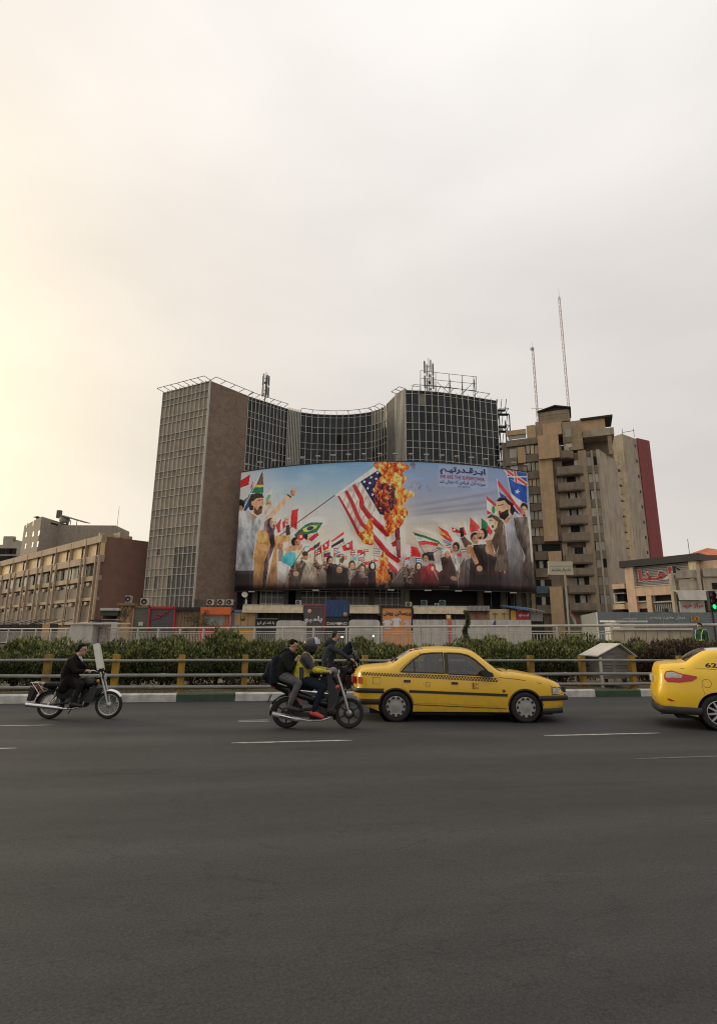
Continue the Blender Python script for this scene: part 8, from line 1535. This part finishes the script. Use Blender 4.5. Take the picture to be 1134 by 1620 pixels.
P('handlebar', MB().path([(.68, -.33, 1.0), (.76, -.16, 1.03), (.78, 0, 1.03), (.76, .16, 1.03), (.68, .33, 1.0)], .012, 8), m_mdk); P('footrest', MB().tube((.5, -.28, .19), (.5, .28, .19), .013, n=6).tube((.12, -.26, .28), (.12, .26, .28), .013, n=6), m_bpl); P('number_plate', MB().prism([(-.3, -.09, .58), (-.36, -.09, .44), (-.35, -.09, .44), (-.29, -.09, .58)], (0, .18, 0)), m_bpl); P('brake_lever', MB().tube((.74, -.2, 1.01), (.74, -.34, .99), .006, n=5), m_msil)
for y in (-.25, .25): P('mirror', MB().tube((.74, y, 1.02), (.72, y * 1.2, 1.16), .006, n=5).lathe((.72, y * 1.2, 1.18), (-1, 0, .1), [(0, -.01), (.045, -.008), (.05, .01), (0, .012)], 14), m_bpl)
loc2 = (b2r.x, b2r.y + .05, 0)
c_yel = cloth('yellow_jacket', (.46, .4, .05)); c_gry = cloth('grey_sleeve', (.06, .058, .066)); c_jean = cloth('navy_jeans', (.016, .02, .03)); c_rsh = mat('red_shoe', (.5, .06, .045), .6)
pj = dict(chest=(.33, 0, 1.17), hip=(.24, 0, .85), neck=(.385, 0, 1.35), head=(.415, 0, 1.46), bow=(-.03, 0, 0), elbow_r=(.52, -.27, 1.03), elbow_l=(.52, .27, 1.03), hand_r=(.74, -.3, 1.01), hand_l=(.74, .3, 1.01), knee_r=(.66, -.2, .73), knee_l=(.66, .2, .73), ankle_r=(.5, -.22, .33), ankle_l=(.5, .22, .33))
grey_caps = [((.33, y * .1, 1.2), (.38, y * .2, 1.26), .1, .09, 5, .004) for y in (-1, 1)]
pr2, C = person('person', 'rider in yellow and grey jacket with grey helmet and red shoes', loc2, RAD(1), pj, [c_yel, c_jean, m_skin, c_rsh, m_eye, c_gry], (1, 0, -.1), hr=.12, foot=(1, 0, -.35))
# grey shoulder and sleeve panels of the jacket
bd = [c for c in pr2.children if c.name.startswith('body')][0].data; n = len(bd.polygons); cc = np.zeros(n*3); bd.polygons.foreach_get('center', cc); cc = cc.reshape(-1, 3); mi = np.zeros(n, np.int32); bd.polygons.foreach_get('material_index', mi)
for y in (-1, 1):
    a, b_ = np.array([.33, y*.19, 1.24]), np.array([.49, y*.265, 1.06]); d = b_ - a; t = ((cc - a) @ d) / (d @ d); dist = np.linalg.norm(cc - a - np.clip(t, 0, 1)[:, None] * d, axis=1); mi[(mi == 0) & (dist < .12) & (cc[:, 1] * y > .1) & (t < 1.0)] = 5
mi[(mi == 0) & (cc[:, 0] > .22) & (cc[:, 0] < .31) & (cc[:, 2] < 1.08) & (np.abs(cc[:, 1]) > .1)] = 5
bd.polygons.foreach_set('material_index', mi); bd.update()
hc = C(-.02, 0, .12); hm = MB(); hm.lathe(hc, (0, 0, 1), [(.105, -.13), (.135, -.09), (.146, 0), (.134, .07), (.092, .116), (.046, .137), (0, .143)], 28); hel = link('helmet', hm.mesh('helmet', mat('helmet_dark_grey', (.028, .028, .032), .35, coat=.2)), pr2, False)
vis = MB(); V = []
for i in range(13):
    a = -1.15 + 2.3 * i / 12
    for t in range(7): e_ = .05 + .95 * t / 6; rr = .156; V.append((hc[0] + .02 + rr * math.cos(a) * math.cos(e_) , hc[1] + rr * math.sin(a) * math.cos(e_), hc[2] + rr * math.sin(e_) + .01))
vis.add(V, [(i*7+t, (i+1)*7+t, (i+1)*7+t+1, i*7+t+1) for i in range(12) for t in range(6)], 0, True); link('visor', vis.mesh('visor', mat('visor_grey', (.36, .36, .4), .3, spec=.5)), pr2, False); link('chin_strap', MB().path([C(-.1, -.7, 0), C(.3, -.45, -.75), C(.45, 0, -.95), C(.3, .45, -.75), C(-.1, .7, 0)], .012, 6).mesh('chin_strap', m_bpl), pr2, False); link('face_cover', fuse('face_cover', [(C(.3, 0, -.3), C(.34, 0, -.75), .07, .06, 0), (C(0, 0, -.55), C(0, 0, -.9), .08, .08, 0)], .01, [cloth('black_balaclava', (.012, .012, .013))], 3), pr2, False)
c_blkj = cloth('black_jacket', (.016, .017, .014)); c_gtr = cloth('grey_trousers', (.1, .098, .1)); c_sh2 = mat('dark_trainer', (.035, .03, .03), .6)
pj = dict(chest=(-.03, 0, 1.21), hip=(-.1, 0, .93), neck=(.015, 0, 1.36), head=(.075, 0, 1.46), bow=(-.03, 0, 0), elbow_r=(.05, -.25, 1.05), elbow_l=(.05, .25, 1.05), hand_r=(.15, -.1, 1.18), hand_l=(.15, .1, 1.2), knee_r=(.22, -.24, .8), knee_l=(.22, .24, .8), ankle_r=(.07, -.24, .42), ankle_l=(.07, .24, .42), sw=.18)
pr3, C = person('person', 'bareheaded passenger in black jacket and grey trousers looking down, backpack on', loc2, RAD(1), pj, [c_blkj, c_gtr, m_skin, c_sh2, m_eye], (1, 0, -.42), hr=.118, hand_dir=(.3, .2, 1), fing=(.8, 0, .5)); hair_mesh(C, .118, m_hair, pr3, 1.05)
ph = thing('mobile_phone', 'dark mobile phone held up by the motorcycle passenger', 'phone', loc2, RAD(1)); link('case', MB().prism([(.2, -.035, 1.16), (.2, .035, 1.16), (.23, .035, 1.29), (.23, -.035, 1.29)], (.008, 0, 0)).mesh('case', m_bpl), ph, False); link('screen', MB().prism([(.199, -.03, 1.17), (.199, .03, 1.17), (.227, .03, 1.28), (.227, -.03, 1.28)], (.0005, 0, 0)).mesh('screen', m_win), ph, False)
bp_ = thing('backpack', 'bulging navy backpack on the motorcycle passenger', 'backpack', loc2, RAD(1)); m_bag = cloth('navy_bag', (.014, .016, .024)); blob('bag', [((-.24, -.07, .84), (-.22, -.07, 1.2), .11, .09), ((-.24, .07, .84), (-.22, .07, 1.2), .11, .09), ((-.34, 0, .88), (-.31, 0, 1.08), .11, .1)], m_bag, bp_, .014); 
for y in (-.13, .13): link('strap', MB().path([(-.16, y, 1.32), (-.04, y * 1.05, 1.4), (.1, y, 1.3), (.12, y, 1.1), (-.1, y * 1.2, .95)], .017, 6).mesh('strap', m_bag), bp_, False)
link('pocket', fuse('pocket', [((-.42, -.06, .9), (-.42, .06, .9), .06, .06, 0)], .014, [m_bag], 4), bp_, False)
# ---- bike 3 behind, rider in dark quilted jacket
b3f = onz(400 + 930/5.67, 1113, 0); loc3 = (b3f.x - 1.07, b3f.y - .05, 0)
o, P = classic_bike('motorcycle', 'dark motorcycle half hidden between the yellow jacket rider and the taxi boot', loc3, RAD(5)); o.matrix_basis = o.matrix_basis @ Matrix.Scale(1.06, 4); P('windscreen', MB().prism([(.98, -.16, 1.02), (.98, .16, 1.02), (.84, .13, 1.5), (.84, -.13, 1.5)], (.006, 0, 0)), mat('clear_perspex', (.3, .31, .3), .2, spec=.6)); blob('front_box', [((.86, -.1, 1.05), (.86, .1, 1.05), .1, .1), ((.95, 0, 1.08), (1.02, 0, 1.0), .09, .07)], m_mblk, o)
bl = thing('handlebar_bag', 'black bundle resting on the handlebar of the half hidden motorcycle', 'bag', loc3, RAD(5)); bl.matrix_basis = bl.matrix_basis @ Matrix.Scale(1.06, 4); blob('bundle', [((.75, 0, 1.2), (.85, 0, 1.36), .1, .08), ((.72, -.05, 1.15), (.84, -.05, 1.2), .08, .07)], m_bag, bl)
c_nav = cloth('navy_quilted_jacket', (.036, .039, .048)); pj = dict(chest=(.36, 0, 1.2), hip=(.3, 0, .84), neck=(.42, 0, 1.42), head=(.475, 0, 1.55), bow=(-.03, 0, 0), elbow_r=(.62, -.27, 1.15), elbow_l=(.62, .27, 1.15), hand_r=(.85, -.31, 1.0), hand_l=(.85, .31, 1.0), knee_r=(.7, -.2, .74), knee_l=(.7, .2, .74), ankle_r=(.55, -.2, .36), ankle_l=(.55, .2, .36))
pr4, C = person('person', 'rider in hooded dark navy jacket with back to the hedge, behind the helmeted rider', loc3, RAD(5), pj, [c_nav, c_dktr, m_skin, c_shoe, m_eye], (1, .35, -.05), hr=.115); pr4.matrix_basis = pr4.matrix_basis @ Matrix.Scale(1.07, 4); hair_mesh(C, .115, mat('dark_cap', (.03, .02, .018), .8), pr4, 1.1); link('hood', fuse('hood', [((.3, -.08, 1.4), (.3, .08, 1.4), .08, .08, 0), ((.28, 0, 1.36), (.34, 0, 1.44), .09, .07, 0)], .012, [c_nav], 4), pr4, False)
# ---- taxi driver
dl = car.o.location; dx = tz(500, 100)[0]
pj = dict(chest=(dx + .02, 0, .95), hip=(dx + .08, 0, .56), neck=(dx + .06, 0, 1.1), head=(dx + .1, 0, 1.2), elbow_r=(dx + .22, -.24, .78), elbow_l=(dx + .22, .24, .78), hand_r=(dx + .45, -.12, .92), hand_l=(dx + .45, .12, .92), knee_r=(dx + .5, -.12, .62), knee_l=(dx + .5, .12, .62), ankle_r=(dx + .8, -.12, .4), ankle_l=(dx + .8, .12, .4), sw=.17)
dv_ = thing_loc = Matrix.Rotation(RAD(-.3), 4, 'Z') @ Vector((0, .36, 0)); pr5, C = person('person', 'taxi driver at the wheel behind the side window', (dl[0] + dv_.x, dl[1] + dv_.y, 0), RAD(-.3), pj, [cloth('driver_jacket', (.06, .055, .05)), c_dktr, m_skin, c_shoe, m_eye], (1, -.1, 0), hr=.115); hair_mesh(C, .115, m_hair, pr5)
# ---- steward in reflective vest beyond the hedge
q6 = at(1109, 1003, 21.5); l6 = (q6.x, q6.y, .62); hv = cloth('dark_vest', (.03, .06, .045)); st_ = thing('added_step', 'added unseen concrete step lifting the steward beyond the hedge', 'step', (q6.x, q6.y, 0)); MB().box(q6.x - .8, q6.x + .8, q6.y - .5, q6.y + .7, 0, .31).build('added_lower_step', m_conc, st_); MB().box(q6.x - .6, q6.x + .6, q6.y - .3, q6.y + .7, .31, .62).build('added_upper_step', m_conc, st_)  # unseen step, added under the steward to lift his head above the hedge
pj = dict(chest=(0, 0, 1.22), hip=(0, 0, .9), neck=(.02, 0, 1.4), head=(.04, 0, 1.53), elbow_r=(.05, -.26, 1.02), elbow_l=(.05, .26, 1.02), hand_r=(.2, -.2, .85), hand_l=(.2, .2, .85), knee_r=(.02, -.1, .48), knee_l=(.02, .1, .48), ankle_r=(0, -.1, .09), ankle_l=(0, .1, .09))
pr6, C = person('person', 'steward in dark vest with bright reflective trim standing beyond the hedge', l6, RAD(200), pj, [hv, c_dktr, m_skin, c_shoe, m_eye], (1, 0, -.1), hr=.115, fing=(.2, 0, -1), hand_dir=(.4, 0, -1)); hair_mesh(C, .115, m_hair, pr6, 1.15); m_hiv = mat('reflective_lime', (.36, .52, .1), .5, emit=0)
vb = MB()
for y in (-1, 1): vb.path([(-.165, y * .15, .98), (-.17, y * .16, 1.2), (-.11, y * .16, 1.385), (.06, y * .15, 1.39), (.165, y * .13, 1.2), (.17, y * .12, .98)], .018, 6)
vb.path([(.165 * math.cos(a), .235 * math.sin(a), 1.0) for a in np.linspace(0, 2*PI, 25)], .02, 6); link('reflective_trim', vb.mesh('reflective_trim', m_hiv), pr6, False)
